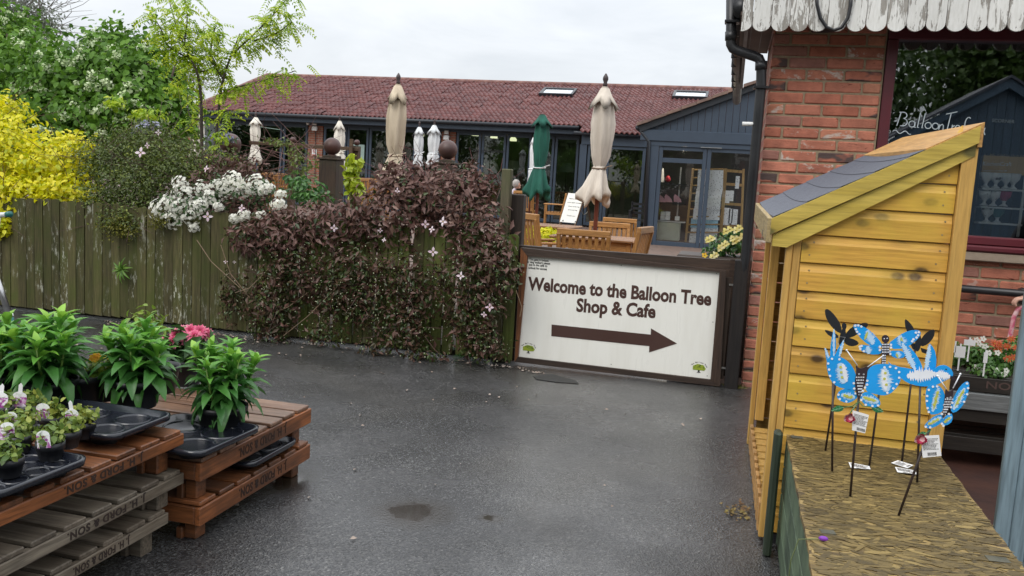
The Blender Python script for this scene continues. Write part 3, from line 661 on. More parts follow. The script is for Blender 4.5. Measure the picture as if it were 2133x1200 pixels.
# dim interior: floor, ceiling, rear wall, cream wall in the lobby
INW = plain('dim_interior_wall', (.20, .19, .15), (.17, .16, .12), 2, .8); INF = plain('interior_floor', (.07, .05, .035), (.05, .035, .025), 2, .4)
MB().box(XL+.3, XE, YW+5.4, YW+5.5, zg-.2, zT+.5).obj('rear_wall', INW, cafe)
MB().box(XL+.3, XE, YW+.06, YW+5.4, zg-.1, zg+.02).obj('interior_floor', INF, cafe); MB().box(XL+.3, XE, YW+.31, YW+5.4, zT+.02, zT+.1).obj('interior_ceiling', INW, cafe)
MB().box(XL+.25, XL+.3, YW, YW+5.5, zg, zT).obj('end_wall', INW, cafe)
LAMPW = emitmat('lit_lamp_glass', (1, .86, .6), 1.6)
for px, py in ((990, 279), (1029, 284), (1069, 290), (876, 280)):
    p = U(px, py, y=YW+1.6); t = thing('pendant_lamp', {990: 'lit cream pendant lamp seen through the pane right of the second brick pier', 1029: 'middle pendant lamp of three hanging behind the folding doors', 1069: 'lit pendant lamp just left of the green parasol, behind glass', 876: 'small pendant lamp glowing behind the two white parasols'}[px], 'lamp', p, 0, 'pendant lamps inside the cafe')
    MB().lathe([(.02, .10), (.05, .09), (.115, .0), (.12, -.06), (.10, -.062), (.09, -.01)], 14, p).obj('lamp_shade', LAMPW, t, True)
    MB().tube([p+Vector((0, 0, .1)), Vector((p.x, p.y, zT+.02))], .012, 6).obj('flex', BLACKPL, t)
# pale lampshades, tables and seated shapes inside, dim behind the glass
DULL = plain('dim_linen', (.32, .33, .31), (.22, .23, .22), 5, .8); DKW = plain('dark_furniture', (.035, .025, .02), None, 5, .6)
for px, py, lab in ((1025, 345, 'pale table lamp behind the glass beside the seated woman'), (1070, 345, 'pale table lamp shade above the seated woman'), (1180, 350, 'pale lamp shade seen dimly through the folding door right of the green parasol')):
    p = U(px, py, y=YW+2.2); t = thing('table_lamp', lab, 'lamp', (p.x, p.y, zg+.02), 0, 'table lamps inside the cafe')
    MB().lathe([(.30, p.z-.14), (.13, p.z+.16)], 14, (p.x, p.y, 0), cap=False).obj('lamp_shade', DULL, t, True)
    MB().tube([(p.x, p.y, zg+.76), (p.x, p.y, p.z-.1)], .02, 6).lathe([(.1, zg+.75), (.08, zg+.78)], 10, (p.x, p.y, 0)).obj('lamp_stem', DKW, t)
    tb = tag(MB().box(p.x-.5, p.x+.5, p.y-.35, p.y+.35, zg+.71, zg+.75, .01).box(p.x-.05, p.x+.05, p.y-.05, p.y+.05, zg+.02, zg+.71).obj('cafe_table', DKW), 'dark cafe table inside, under the '+lab[:lab.index('lamp')]+'lamp', 'table', 'tables inside the cafe')
    tb['label'] = {1025: 'dark table inside the cafe, left of the seated woman', 1070: 'dark table inside the cafe, just behind the seated woman', 1180: 'dark table inside the cafe, right of the green parasol'}[px]
# lettering on the glass, wall fittings
A_, B_ = U(983, 316, y=YW-.04), U(1052, 319, y=YW-.04)
lettering('The get-together', cafe, BLACKPL, A_, (B_-A_), up, (B_-A_).length, .10, .0, .002, 'window_lettering')
FITW = plain('white_plastic', (.75, .75, .73), (.68, .68, .66), 4, .4)
for px, py, lab in ((654, 264, 'white floodlight high on the first brick pier'), (929, 283, 'white floodlight on the second brick pier above the reddish ball')):
    p = U(px, py, y=YW-.2); t = thing('floodlight', lab, 'light', p, 0, 'floodlights on the cafe wall')
    MB().box(p.x-.09, p.x+.09, p.y, p.y+.08, p.z-.13, p.z+.02, .02).obj('lamp_head', FITW, t); MB().box(p.x-.07, p.x+.07, p.y+.01, p.y+.07, p.z+.05, p.z+.17, .015).obj('sensor', FITW, t)
    MB().tube([(p.x, p.y+.12, p.z+.1), (p.x+.01, p.y+.14, p.z-1.6)], .012, 5).obj('cable', BLACKPL, t)
p = U(641, 257, y=YW-.2); tag(MB().ball(p, .055, 12).box(p.x-.02, p.x+.02, p.y, p.y+.18, p.z-.02, p.z+.02).obj('wall_camera', FITW, None, True), 'small white ball on the wall beside the first floodlight', 'camera')
p = U(640, 240, y=YW-.42); tag(MB().ball(p, .06, 12).obj('dome_camera', BLACKPL, None, True), 'small black dome camera under the cafe gutter', 'camera')
A_, B_ = U(650, 311, y=YW-.06), U(659, 325, y=YW-.06); t = thing('no_smoking_sign', 'small white and red no-smoking notice on the first brick pier', 'sign', A_)
MB().box(A_.x, B_.x, YW-.06, YW-.034, B_.z, A_.z).obj('sign_plate', FITW, t); RED = plain('sign_red', (.55, .03, .04), None, 4, .4)
cx_, cz_ = (A_.x+B_.x)/2, A_.z-.06; rr = .045
m = MB(); m.tube([(cx_+rr*math.cos(a), YW-.062, cz_+rr*math.sin(a)) for a in [2*PI*i/16 for i in range(17)]], .008, 5); m.tube([(cx_-.03, YW-.062, cz_+.03), (cx_+.03, YW-.062, cz_-.03)], .007, 5)
m.box(A_.x+.005, B_.x-.005, YW-.063, YW-.0605, B_.z+.005, B_.z+.045); m.obj('red_symbol', RED, t)
A_, B_ = U(728, 300, y=YW-.04), U(758, 339, y=YW-.04); tag(MB().box(A_.x, B_.x, YW-.045, YW-.04, B_.z, A_.z).obj('poster', plain('pale_green_paper', (.30, .40, .36), (.25, .34, .31), 8, .5)), 'pale green notice taped inside the folding door behind the golden hop', 'poster')
# roof windows
for pts, lab in ((((1135, 184), (1205, 184), (1195, 196), (1122, 196)), 'roof window above the green parasol'), (((1407, 190), (1477, 192), (1473, 205), (1398, 202)), 'roof window near the shop gutter')):
    def on_roof(px, py, lift=.09):
        d = U(px, py, y=30.0)-Vector((0, 0, H)); s = (zE+lift-SL*yE-H)/(d.z-SL*d.y); return Vector((0, 0, H))+d*s
    q = [on_roof(*p) for p in pts]; xa, xb = (q[3].x+q[0].x)/2, (q[1].x+q[2].x)/2; ya, yb_ = q[3].y, q[0].y
    nrm = Vector((0, -math.sin(ang), math.cos(ang))); w_ = .08
    def F_(x, y, l): return Vector((x, y, rz_(y)))+nrm*l
    fo = MB()
    for (x0, x1, y0, y1) in ((xa, xa+w_, ya, yb_), (xb-w_, xb, ya, yb_), (xa+w_, xb-w_, ya, ya+w_), (xa+w_, xb-w_, yb_-w_, yb_)):
        V = [F_(x0, y0, .02), F_(x1, y0, .02), F_(x1, y1, .02), F_(x0, y1, .02), F_(x0, y0, .13), F_(x1, y0, .13), F_(x1, y1, .13), F_(x0, y1, .13)]
        fo.add(V, [(4, 5, 6, 7), (0, 1, 5, 4), (1, 2, 6, 5), (2, 3, 7, 6), (3, 0, 4, 7)])
    f_ = fo.obj('roof_window', NAVYD, cafe)
    f_['label'] = lab
    MB().add([F_(xa+w_, ya+w_, .10), F_(xb-w_, ya+w_, .10), F_(xb-w_, yb_-w_, .10), F_(xa+w_, yb_-w_, .10)], [(0, 1, 2, 3)]).obj('pane', plain('sky_reflecting_pane', (.75, .78, .80), (.7, .74, .78), 3, .14, metal=.9), f_)
# ================================================================== gabled shop lobby in front of the cafe
YG = 19.5; zG = G(YG)
def g(px, py, y=YG): return U(px, py, y=y)
lob = thing('gabled_lobby', 'navy boarded gable lobby with glazed front beside the brick shop', 'building', (g(1450, 510).x, YG, zG))
v0, v1 = g(1328, 264), g(1545, 186); sl = (v1.z-v0.z)/(v1.x-v0.x); xr = v1.x+1.6
def vz(x): return v0.z+(x-v0.x)*sl
bT, bB = g(1345, 268).z, g(1345, 293).z; xb0 = g(1340, 280).x; xR = g(1600, 290).x
x = xb0; i = 0
while x < xR:
    x1 = x+.145; MB().prism([(x+.004, bT-.02), (x1-.004, bT-.02), (x1-.004, vz(x1)-.05), (x+.004, max(bT-.02, vz(x))-.05)], 'y', YG-.012, YG+.02).obj('board', NAVY, lob); x = x1
MB().box(xb0-.03, xR, YG+.021, YG+.08, zG, vz(xR)-.1).obj('wall_core', NAVYD, lob) if False else None
MB().box(xb0-.05, xR, YG-.09, YG+.05, bB, bT-.021, .01).obj('beam', NAVY, lob)
MB().prism([(v0.x, v0.z), (xr, vz(xr)), (xr, vz(xr)-.11), (v0.x+.1, v0.z-.11)], 'y', YG-.12, YG-.08).obj('verge_board', NAVYD, lob)
VERGE = plain('weathered_verge', (.24, .15, .11), (.13, .085, .07), 5, .7)
L_ = math.hypot(xr-v0.x, vz(xr)-v0.z); n_ = int(L_/.33)
for i in range(n_):
    a = Vector((v0.x, 0, v0.z)).lerp(Vector((xr, 0, vz(xr))), i/n_); b = Vector((v0.x, 0, v0.z)).lerp(Vector((xr, 0, vz(xr))), (i+.97)/n_)
    MB().prism([(a.x, a.z+.01), (b.x, b.z+.0), (b.x, b.z+.06), (a.x, a.z+.075)], 'y', YG-.2, YG-.02).obj('verge_tile', VERGE, lob)
MB().prism([(v0.x, v0.z), (xr, vz(xr)), (xr, vz(xr)-.04), (v0.x, v0.z-.04)], 'y', YG-.02, YW+1).obj('roof_slope', TILE, lob)
MB().tube([(v0.x+.02, YG-.1, v0.z-.03), (v0.x+.02, YW, v0.z-.03)], .06, 8).obj('gutter', NAVYD, lob, True)
MB().tube([(v0.x+.06, YG-.06, v0.z-.06), (v0.x+.14, YG-.07, v0.z-.16), g(1352, 296, YG-.07), g(1343, 505, YG-.07)], .04, 8).obj('downpipe', NAVYD, lob, True)
def X_(px): return g(px, 400).x
z1, z0 = bB-.02, g(1400, 514).z
MB().box(X_(1346), X_(1366), YG-.05, YG+.07, z0-.05, bB, .006).obj('corner_post', NAVY, lob)
MB().box(X_(1346), xR, YG-.06, YG+.05, bB-.10, bB-.002).obj('door_head', NAVY, lob)
gl2 = glassmat('lobby_glass', (.95, .97, .97), 1.5, .01, 1.2)
o = glazed('shop_door', X_(1366.5), X_(1466), z0, bB-.102, YG, lob, .085, NAVY, gl2, mid=g(1415, 335).z)
MB().box(X_(1452), X_(1496), YG-.08, YG-.062, bB-.10, bB-.085).obj('door_closer', STEEL, o)
glazed('shop_window', X_(1467), xR, z0, bB-.102, YG, lob, .085, NAVY, gl2)
MB().box(X_(1346)-.02, xR, YG-.10, YG+.06, z0-.07, z0-.002).obj('sill', NAVY, lob)
MB().box(X_(1345), xR, YG-.04, YG+.1, zG-.05, z0-.072).obj('brick_plinth', brick_tex('plinth_brick', (.16, .05, .035), (.11, .035, .03), (.1, .07, .06), 1.0), lob)
MB().box(X_(1346), X_(1346)+.08, YG+.07, YW-1, zG, bB).obj('side_wall', NAVY, lob)
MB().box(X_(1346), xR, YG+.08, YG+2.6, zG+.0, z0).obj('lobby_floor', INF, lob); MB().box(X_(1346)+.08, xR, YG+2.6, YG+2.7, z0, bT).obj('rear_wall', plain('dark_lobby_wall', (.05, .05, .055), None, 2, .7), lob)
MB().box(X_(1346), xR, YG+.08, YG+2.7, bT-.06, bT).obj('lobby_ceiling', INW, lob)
# what stands inside the lobby (all seen through the glass)
YI = YG+.45
def I(px, py): return U(px, py, y=YI)
CREAM = plain('cream_cabinet', (.55, .55, .43), (.5, .5, .4), 3, .5); PINE = wood('pale_pine', (.55, .36, .16), (.42, .26, .11), 'z', .5, .1)
sh = thing('glass_shelf_unit', 'glass shelves over a cream cabinet behind the lobby door', 'shelf', (I(1388, 500).x, YI, z0))
a, b = I(1357, 461), I(1414, 500)
MB().box(a.x, b.x, YI-.1, YI+.3, b.z-.02, a.z, .006).obj('cabinet', CREAM, sh)
for py in (459, 421, 381): c = I(1360, py); MB().box(a.x, b.x+.1, YI-.1, YI+.3, c.z-.012, c.z+.006).obj('shelf', NAVYD if py != 459 else FITW, sh)
for px in (1372, 1413): MB().box(I(px, 400).x-.015, I(px, 400).x+.015, YI+.25, YI+.3, a.z, I(1360, 345).z).obj('upright', STEEL, sh)
def item(name, lab, cat, mb, mt, group=None, smooth=False): return tag(mb.obj(name, mt, None, smooth), lab, cat, group)
a, b = I(1373, 379), I(1384, 351); item('white_cone_ornament', 'tall white tapered ornament on the top glass shelf', 'ornament', MB().lathe([(.07, a.z), (.03, b.z)], 4, ((a.x+b.x)/2, YI, 0)), FITW)
a = I(1391, 379); item('red_vase', 'small red vase beside the white tapered ornament', 'vase', MB().lathe([(.03, a.z), (.065, a.z+.04), (.05, a.z+.1), (.02, a.z+.14)], 12, (a.x, YI, 0)), plain('red_glaze', (.5, .03, .05), None, 4, .3), None, True)
PINK = plain('pale_pink', (.66, .36, .40), (.58, .30, .34), 4, .6)
PN = ('leftmost flat pink leaf-shaped cushion on the middle shelf', 'second pink cushion from the cabinet end of the middle shelf', 'third pink cushion overlapping its neighbours on the middle shelf', 'pink cushion right of the dark upright on the middle shelf')
for i, px in enumerate((1364, 1378, 1392, 1411)):
    c = I(px, 414); m = MB(); q = 1/PXM(c)
    m.prism([(c.x-7*q, c.z-7*q), (c.x+9*q, c.z-7*q), (c.x+7*q, c.z-1*q), (c.x+1*q, c.z+5*q), (c.x-6*q, c.z+9*q), (c.x-8*q, c.z+4*q)], 'y', YI-.06+i*.03, YI-.04+i*.03); item('pink_cushion', PN[i], 'cushion', m, PINK, 'pink cushions on the glass shelf')
BN = ('left upper white gift box', 'right upper white gift box', 'left lower white gift box', 'right lower white gift box', 'white gift box alone at the right end')
for i, (px, py) in enumerate(((1381, 445), (1391, 445), (1380, 454), (1390.5, 454), (1410.5, 455))):
    c = I(px, py); item('gift_box', BN[i]+' standing on the cream cabinet', 'box', MB().box(c.x-.05, c.x+.05, YI-.02, YI+.1, c.z-.048, c.z+.045, .004), FITW, 'white boxes on the cabinet')
c = I(1427, 309); t = thing('bulb_lamp', 'bare lit warm bulb hanging behind the glass over the shop door', 'lamp', c); MB().ball(c, .045, 12).obj('bulb', emitmat('hot_bulb', (1, .72, .34), 9), t, True); MB().tube([c+Vector((0, 0, .03)), Vector((c.x, c.y, bT-.05))], .012, 6).obj('flex', BLACKPL, t)
lo_ = bpy.data.objects.new('bulb_light', bpy.data.lights.new('bulb_light', 'POINT')); COL.objects.link(lo_); lo_.location = c+Vector((0, -.06, -.06)); lo_.data.energy = 22; lo_.data.color = (1, .85, .65); lo_.data.shadow_soft_size = .05
rk = thing('wrapping_paper_rack', 'slanted pine ladder rack draped with patterned white wrapping paper', 'rack', (I(1450, 505).x, YI, z0))
def seg(p, q, w_=.05, d=.04, y=0): return MB().beam(U(*p, y=YI+y), U(*q, y=YI+y), w_, d, up=(0, 1, 0), c=.004)
seg((1428, 504), (1444, 351), .05, .04, -.05).obj('upright', PINE, rk); seg((1500, 504), (1512, 351), .07, .05).obj('upright', PINE, rk)
for i in range(9):
    f_ = i/8; seg((1431+12*(1-f_), 354+f_*130), (1507-8*f_, 352+f_*132), .03, .04, -.05).obj('rung', PINE, rk)
def paper_mat(name, c, ink):
    m, t, b, o = new_mat(name); v, _ = coords(t, (1, 1, 1)); vo = N(t, 'ShaderNodeTexVoronoi', i_Scale=26.0); t.links.new(v, vo.inputs['Vector'])
    t.links.new(mixc(t, ramp(t, vo.outputs['Distance'], [(.22, .8), (.30, 0.0)]), c, ink), b.inputs['Base Color']); b.inputs['Roughness'].default_value = .6; return m
PW = paper_mat('printed_white_paper', (.88, .88, .90), (.22, .22, .25)); PB = paper_mat('printed_blue_paper', (.42, .66, .80), (.15, .32, .5))
rows = ((353, 395, 1454, 1507, PW), (393, 404, 1451, 1505, PW), (402, 413, 1450, 1503, PW), (411, 422, 1449, 1502, PW), (420, 436, 1448, 1501, PW), (434, 457, 1445, 1500, PW), (455, 474, 1440, 1496, PB), (472, 485, 1440, 1496, PW), (483, 505, 1437, 1494, PW))
for i, (y0, y1, x0, x1, mt) in enumerate(rows):
    d = -.12+.012*i; a, b, c, e = (U(x0, y0, y=YI+d), U(x1, y0+2, y=YI+d), U(x1-1.5, y1+2, y=YI+d-.01), U(x0-2, y1, y=YI+d-.01))
    m = MB(); n_ = 6
    V = []
    for j in range(n_+1):
        for k in range(4):
            p = (a.lerp(b, j/n_)).lerp(e.lerp(c, j/n_), k/3); V.append(p+Vector((0, .012*math.sin(j*1.3+i), 0)))
    m.add(V, [(j*4+k, j*4+k+1, (j+1)*4+k+1, (j+1)*4+k) for j in range(n_) for k in range(3)]); o = m.obj('paper_sheet', mt, rk, True)
    if mt is PB: o['label'] = 'pale blue printed sheet'
cs = thing('card_stand', 'pine card stand with hanging white cards right of the wrapping paper', 'stand', (I(1525, 500).x, YI, z0))
for px in (1506, 1546): seg((px-3, 500), (px+3, 352), .05, .04, .1).obj('upright', PINE, cs)
for py in (355, 383, 424, 470): seg((1508, py), (1546, py+3), .06, .05, .1).obj('shelf', PINE, cs)
for (px, py, w_, h_) in ((1536, 380, 8, 26), (1515, 410, 10, 26), (1524, 408, 8, 22), (1513, 451, 14, 36), (1530, 452, 12, 32), (1522, 450, 8, 30)):
    c = U(px, py, y=YI+.04); q = 1/PXM(c); MB().box(c.x-w_*q/2, c.x+w_*q/2, c.y-.01, c.y, c.z-h_*q/2, c.z+h_*q/2).obj('card', PW, cs)
# ================================================================== closed parasols on the terrace
def cloth(name, a, b_): return plain(name, a, tuple(.8*q for q in b_), 9, .85, .35, 0, (1, 1, .22), bscale=30)
BEIGE = cloth('beige_canvas', (.60, .50, .37), (.54, .44, .32)); STONE = cloth('stone_canvas', (.70, .62, .53), (.64, .56, .47)); CREAMC = cloth('cream_canvas', (.80, .75, .65), (.74, .69, .60)); WHITEC = cloth('white_canvas', (.76, .77, .77), (.66, .68, .69)); GREENC = cloth('dark_green_canvas', (.012, .11, .075), (.010, .085, .06))
POLE = wood('reddish_pole_wood', (.20, .055, .035), (.13, .04, .025), 'z', .5); FIN = plain('dark_finial', (.05, .03, .03), None, 5, .5)
def parasol(lab, px, ytop, yfl, ytie, ybot, wfl, wbody, wtie, wbot, Y, mt, tie, lean=0.0, seed=0, fin=True):
    c = U(px, (ytop+ybot)/2, y=Y); q = 1/PXM(c); zt = U(px, ytop, y=Y).z; zf = U(px, yfl, y=Y).z; zk = U(px, ytie, y=Y).z; zb_ = U(px, ybot, y=Y).z; g0 = G(Y)
    t = thing('closed_parasol', lab, 'parasol', (c.x, Y, g0), 0, 'closed parasols on the cafe terrace')
    rf, rb, rk_, rl = (x*q/2 for x in (wfl, wbody, wtie, wbot)); rnd = random.Random(seed); ph = rnd.random()*6
    MB().tube([(c.x, Y, g0), (c.x, Y, zt)], .024*max(1, .8), 8).lathe([(.25, g0), (.25, g0+.05), (.06, g0+.07), (.05, g0+.3)], 14, (c.x, Y, 0)).obj('pole', POLE, t, True)
    def wob(kf, amp, z0_, z1_):
        def f(a, z):
            e = min(1, max(0, (z-z0_)/(z1_-z0_) if z1_ != z0_ else 0))
            return 1+amp*(1-.45*e)*(1-2*abs(math.sin(kf*.5*a+ph+.8*math.sin(z*3+ph)))**.7+.5*math.cos((kf-3)*a-ph*2+z*4))/1.2
        return f
    hb = zf-zk
    MB().lathe([(rk_*.75, zk+.0), (rb*.78, zk+.2*hb), (rb*.93, zk+.48*hb), (rb*.96, zk+.72*hb), (rb*.80, zf), (rf*.4, zf+.5*(zt-zf))], 40, (c.x, Y, 0), wob(7, .25, zk, zf), False).obj('canopy', mt, t, True)
    hs = zk-zb_
    m = MB(); n = 44; V = []; prof = [(rk_*.8, zk+.02), (rk_*1.15, zk-.2*hs), (rl*.78, zk-.55*hs), (rl*1.0, zk-.85*hs), (rl*.97, zb_), (rl*.7, zb_+.06*hs), (rl*.4, zb_+.3*hs)]
    for i, (r, z) in enumerate(prof):
        for k in range(n):
            a = 2*PI*k/n; e = min(1, i/3); w_ = 1+.26*e*(math.cos(7*a+ph)+.5*math.cos(4*a-ph)); dz = .12*hs*e*math.sin(5*a+ph*2)*(i >= 3)+.1*hs*e*math.cos(2*a+ph)*(i >= 3)
            V.append((c.x+r*w_*math.cos(a)+lean*q*(zk-z)/hs*.5, Y+r*w_*math.sin(a), z+dz))
    m.add(V, [(i*n+k, i*n+(k+1) % n, (i+1)*n+(k+1) % n, (i+1)*n+k) for i in range(len(prof)-1) for k in range(n)]); m.obj('skirt', mt, t, True)
    m = MB(); V = []; prof = [(rf*.2, zt), (rf*.36, zt-.13*(zt-zf)), (rf*.66, zt-.55*(zt-zf)), (rf*1.12, zf), (rf*1.08, zf+.03*(zt-zf))]
    for i, (r, z) in enumerate(prof):
        for k in range(32):
            a = 2*PI*k/32; e = min(1, i/3); k8 = 1+.16*e*math.cos(6*a+ph); V.append((c.x+r*k8*math.cos(a), Y+r*k8*math.sin(a), z-(.22*(zt-zf)*(math.cos(6*a+ph))*e*e if i >= 2 else 0)))
    m.add(V, [(i*32+k, i*32+(k+1) % 32, (i+1)*32+(k+1) % 32, (i+1)*32+k) for i in range(4) for k in range(32)]+[tuple(range(32))]); m.obj('top_vent', mt, t, True)
    MB().tube([(c.x+rk_*.98*math.cos(a), Y+rk_*.98*math.sin(a), zk+.01*math.sin(a)) for a in [2*PI*i/16 for i in range(17)]], max(.008, 1.3*q), 6).tube([(c.x+rk_*.7, Y-rk_*.7, zk), (c.x+rk_*1.3, Y-rk_*.9, zk+3*q), (c.x+rk_*1.9, Y-rk_*.8, zk+6*q)], max(.006, 1*q), 5).obj('tie', tie, t, True)
    if fin: MB().lathe([(.2*rf*.7, zt-.005), (rf*.2, zt+.02), (rf*.13, zt+.04), (rf*.22, zt+.075), (rf*.2, zt+.1), (rf*.06, zt+.135), (.002, zt+.14)], 12, (c.x, Y, 0)).obj('finial', FIN, t, True)
    return t
parasol('tall stone coloured parasol standing through the table behind the sign', 1252, 180, 222, 350, 421, 54, 50, 30, 60, 9.5, STONE, plain('brown_cord', (.2, .13, .08)), -14, 3)
parasol('big beige parasol with hanging skirt rising behind the purple clematis', 825, 175, 213, 324, 384, 45, 43, 30, 58, 10.6, BEIGE, BEIGE, -6, 5)
parasol('dark green parasol above the second wooden table', 1125, 238, 262, 349, 409, 40, 34, 26, 48, 12.3, GREENC, plain('white_cord', (.7, .7, .7)), 0, 8, False)
parasol('cream parasol half hidden by the thin yellow-green tree', 412, 238, 262, 305, 330, 30, 28, 24, 30, 20.0, CREAMC, CREAMC, 0, 1)
parasol('cream parasol left of the first brick pier, with short gathered skirt', 532, 244, 260, 300, 338, 25, 21, 15, 25, 20.5, CREAMC, CREAMC, 0, 2)
parasol('cream parasol partly behind the square pillar with the ball', 706, 251, 270, 318, 352, 22, 23, 22, 28, 20.0, CREAMC, CREAMC, 6, 4)
parasol('narrower of two white parasols beside the big beige one', 872, 264, 280, 322, 345, 22, 20, 16, 20, 20.5, WHITEC, WHITEC, 0, 6)
parasol('wider white parasol just left of the reddish ball finial', 903, 260, 278, 320, 345, 26, 24, 20, 24, 19.5, WHITEC, WHITEC, 0, 7)
parasol('white parasol almost hidden behind the green one', 1109, 285, 300, 352, 376, 12, 13, 12, 14, 21.5, WHITEC, WHITEC, 0, 9, False)
# ================================================================== teak garden furniture
TEAKZ = wood('honey_teak_upright', (.48, .235, .07), (.30, .135, .04), 'z', .45, .15); TEAKX = wood('honey_teak_level', (.50, .255, .085), (.32, .15, .05), 'x', .42, .15)
TEAKY = wood('wet_teak_table_top', (.40, .20, .09), (.24, .12, .055), 'x', .3, .2)
def make_chair(name, lab, w_=.56, hb=.93, slats=7):
    t = thing(name, lab, 'chair', (0, 0, 0), 0, 'teak chairs on the cafe terrace'); K = dict(world=False); h = w_/2
    for s in (-1, 1):
        MB().box(s*h-.022, s*h+.022, -.25, -.205, 0, .64, .004).obj('leg', TEAKZ, t, **K)
        MB().beam((s*h, .22, 0), (s*h, .24, .42), .044, .05, (0, 1, 0), .004).beam((s*h, .24, .42), (s*h, .34, hb), .044, .05, (0, 1, 0), .004).obj('leg', TEAKZ, t, **K)
        MB().box(s*h-.032, s*h+.032, -.28, .27, .641, .668, .008).obj('armrest', TEAKX, t, **K)
        MB().box(s*h-.014, s*h+.014, -.2, .22, .36, .42, .003).obj('side_rail', TEAKX, t, **K)
    MB().beam((-h-.02, .335, hb+.015), (h+.02, .335, hb+.015), .05, .075, c=.008).obj('top_rail', TEAKX, t, **K)
    MB().beam((-h+.02, .255, .475), (h-.02, .255, .475), .03, .06, c=.004).obj('lower_rail', TEAKX, t, **K)
    for i in range(slats):
        x = -h+.06+(w_-.12)*i/(slats-1); MB().beam((x, .262, .50), (x, .332, hb-.025), .042, .014, (0, 1, 0)).obj('back_slat', TEAKZ, t, **K)
    for i in range(6):
        y = -.24+i*.088; MB().box(-h+.02, h-.02, y, y+.07, .421, .443, .004).obj('seat_slat', TEAKX, t, **K)
    MB().box(-h+.02, h-.02, -.24, -.215, .36, .42, .003).obj('front_rail', TEAKX, t, **K)
    return t
chair0 = make_chair('garden_chair', 'teak chair with its slatted back to the camera, right behind the welcome sign')
def put(px, py, Y, rz, lab, sc=1.0, first=False):
    """place a chair so that the middle of its top rail shows at the pixel"""
    p = U(px, py, y=Y); off = Matrix.Rotation(rz, 3, 'Z') @ Vector((0, .335, 0)); loc = (p.x-off.x, p.y-off.y, p.z-.955*sc)
    if first:
        chair0.matrix_basis = Matrix.Translation(loc) @ Matrix.Rotation(rz, 4, 'Z') @ Matrix.Scale(sc, 4); chair0['label'] = lab; return chair0
    return dup(chair0, loc, rz, lab, sc)
put(1215, 484, 8.5, PI, chair0['label'], .90, True)
put(1271, 467, 11.2, 0.05, 'teak chair facing the camera on the far side of the front table', .88)
put(1350, 478, 9.0, -PI/2-.15, 'teak chair seen side-on at the right end of the front table', .92)
put(1089, 448, 9.2, 2.35, 'teak chair turned half away at the left edge of the terrace, beside the posts', .95)
put(1091, 400, 23.5, PI, 'teak chair with slatted back just under the seated woman', .98)
put(1180, 405, 24.0, -PI/2+.15, 'teak armchair seen side-on between the green parasol and the notice board', .98)
put(1290, 458, 12.2, PI, 'teak chair whose top rail alone shows behind the front table', .8)
put(562, 362, 22.0, 2.8, 'teak armchair behind the white blossom, left of the brown pillar', 1.08)
put(590, 364, 21.0, -2.0, 'reddish teak chair side-on at the right of the hidden left table', 1.08)
put(766, 374, 21.0, 3.0, 'teak chair just right of the golden hop', 1.08)
put(790, 378, 20.5, -2.2, 'teak chair side-on right of the golden hop', 1.08)
def table(lab, px, py, Y, w_, d, rz=0):
    p = U(px, py, y=Y); t = thing('garden_table', lab, 'table', (p.x, p.y, p.z-.74), rz, 'teak tables on the cafe terrace'); K = dict(world=False)
    n = 7
    for i in range(n):
        y = -d/2+d*i/n; MB().box(-w_/2+.07, w_/2-.07, y+.004, y+d/n-.004, .718, .742, .004).obj('top_slat', TEAKY, t, **K)
    for sx in (-1, 1): MB().box(sx*(w_/2-.068), sx*w_/2, -d/2, d/2, .715, .745, .012).obj('breadboard_end', TEAKY, t, **K)
    for sy in (-1, 1): MB().box(-w_/2+.08, w_/2-.08, sy*(d/2-.085), sy*(d/2-.06), .62, .714).obj('apron', TEAKX, t, **K)
    for sx in (-1, 1):
        for sy in (-1, 1): MB().box(sx*(w_/2-.11)-.03, sx*(w_/2-.11)+.03, sy*(d/2-.08)-.03, sy*(d/2-.08)+.03, 0, .714, .006).obj('leg', TEAKZ, t, **K)
    return t
table('wet teak table under the stone coloured parasol', 1250, 494, 9.6, .98, .8, -.05)
table('teak table with the green parasol pole through it', 1130, 468, 12.2, 1.0, .8, -.08)
table('teak table almost hidden behind the white blossom', 545, 372, 21.5, 1.0, .8, .1)
# black metal chair and notice board
p = U(1335, 441, y=21.5); t = thing('black_slatted_chair', 'black slatted garden chair standing by the lobby window', 'chair', (p.x, p.y, p.z-.62)); K = dict(world=False)
for sx in (-1, 1):
    for y in (-.22, .22): MB().box(sx*.25-.02, sx*.25+.02, y-.02, y+.02, 0, .62 if y < 0 else .86).obj('leg', BLACKPL, t, **K)
    MB().box(sx*.25-.03, sx*.25+.03, -.25, .25, .62, .645).obj('armrest', BLACKPL, t, **K)
for i in range(5): MB().box(-.25, .25, -.22+i*.09, -.16+i*.09, .40, .42).obj('seat_slat', BLACKPL, t, **K)
for z in (.55, .66, .77): MB().box(-.25, .25, .2, .22, z, z+.06).obj('back_slat', BLACKPL, t, **K)
YB = 22.5; t = thing('notice_board', 'white-faced A-board asking guests to remember their table number', 'sign', (U(1185, 470, y=YB).x, YB, U(1185, 470, y=YB).z))
q4 = [U(1184, 402, y=YB), U(1219, 405, y=YB), U(1199, 465, y=YB-.25), U(1166, 462, y=YB-.25)]
bd = MB().add(q4+[p+Vector((0, .02, 0)) for p in q4], [(3, 2, 1, 0), (4, 5, 6, 7), (0, 1, 5, 4), (1, 2, 6, 5), (2, 3, 7, 6), (3, 0, 4, 7)]).obj('board_face', WHITE, t)
exv = (q4[1]-q4[0]).normalized(); ezv = (q4[0]-q4[3]).normalized(); nn = ezv.cross(exv)
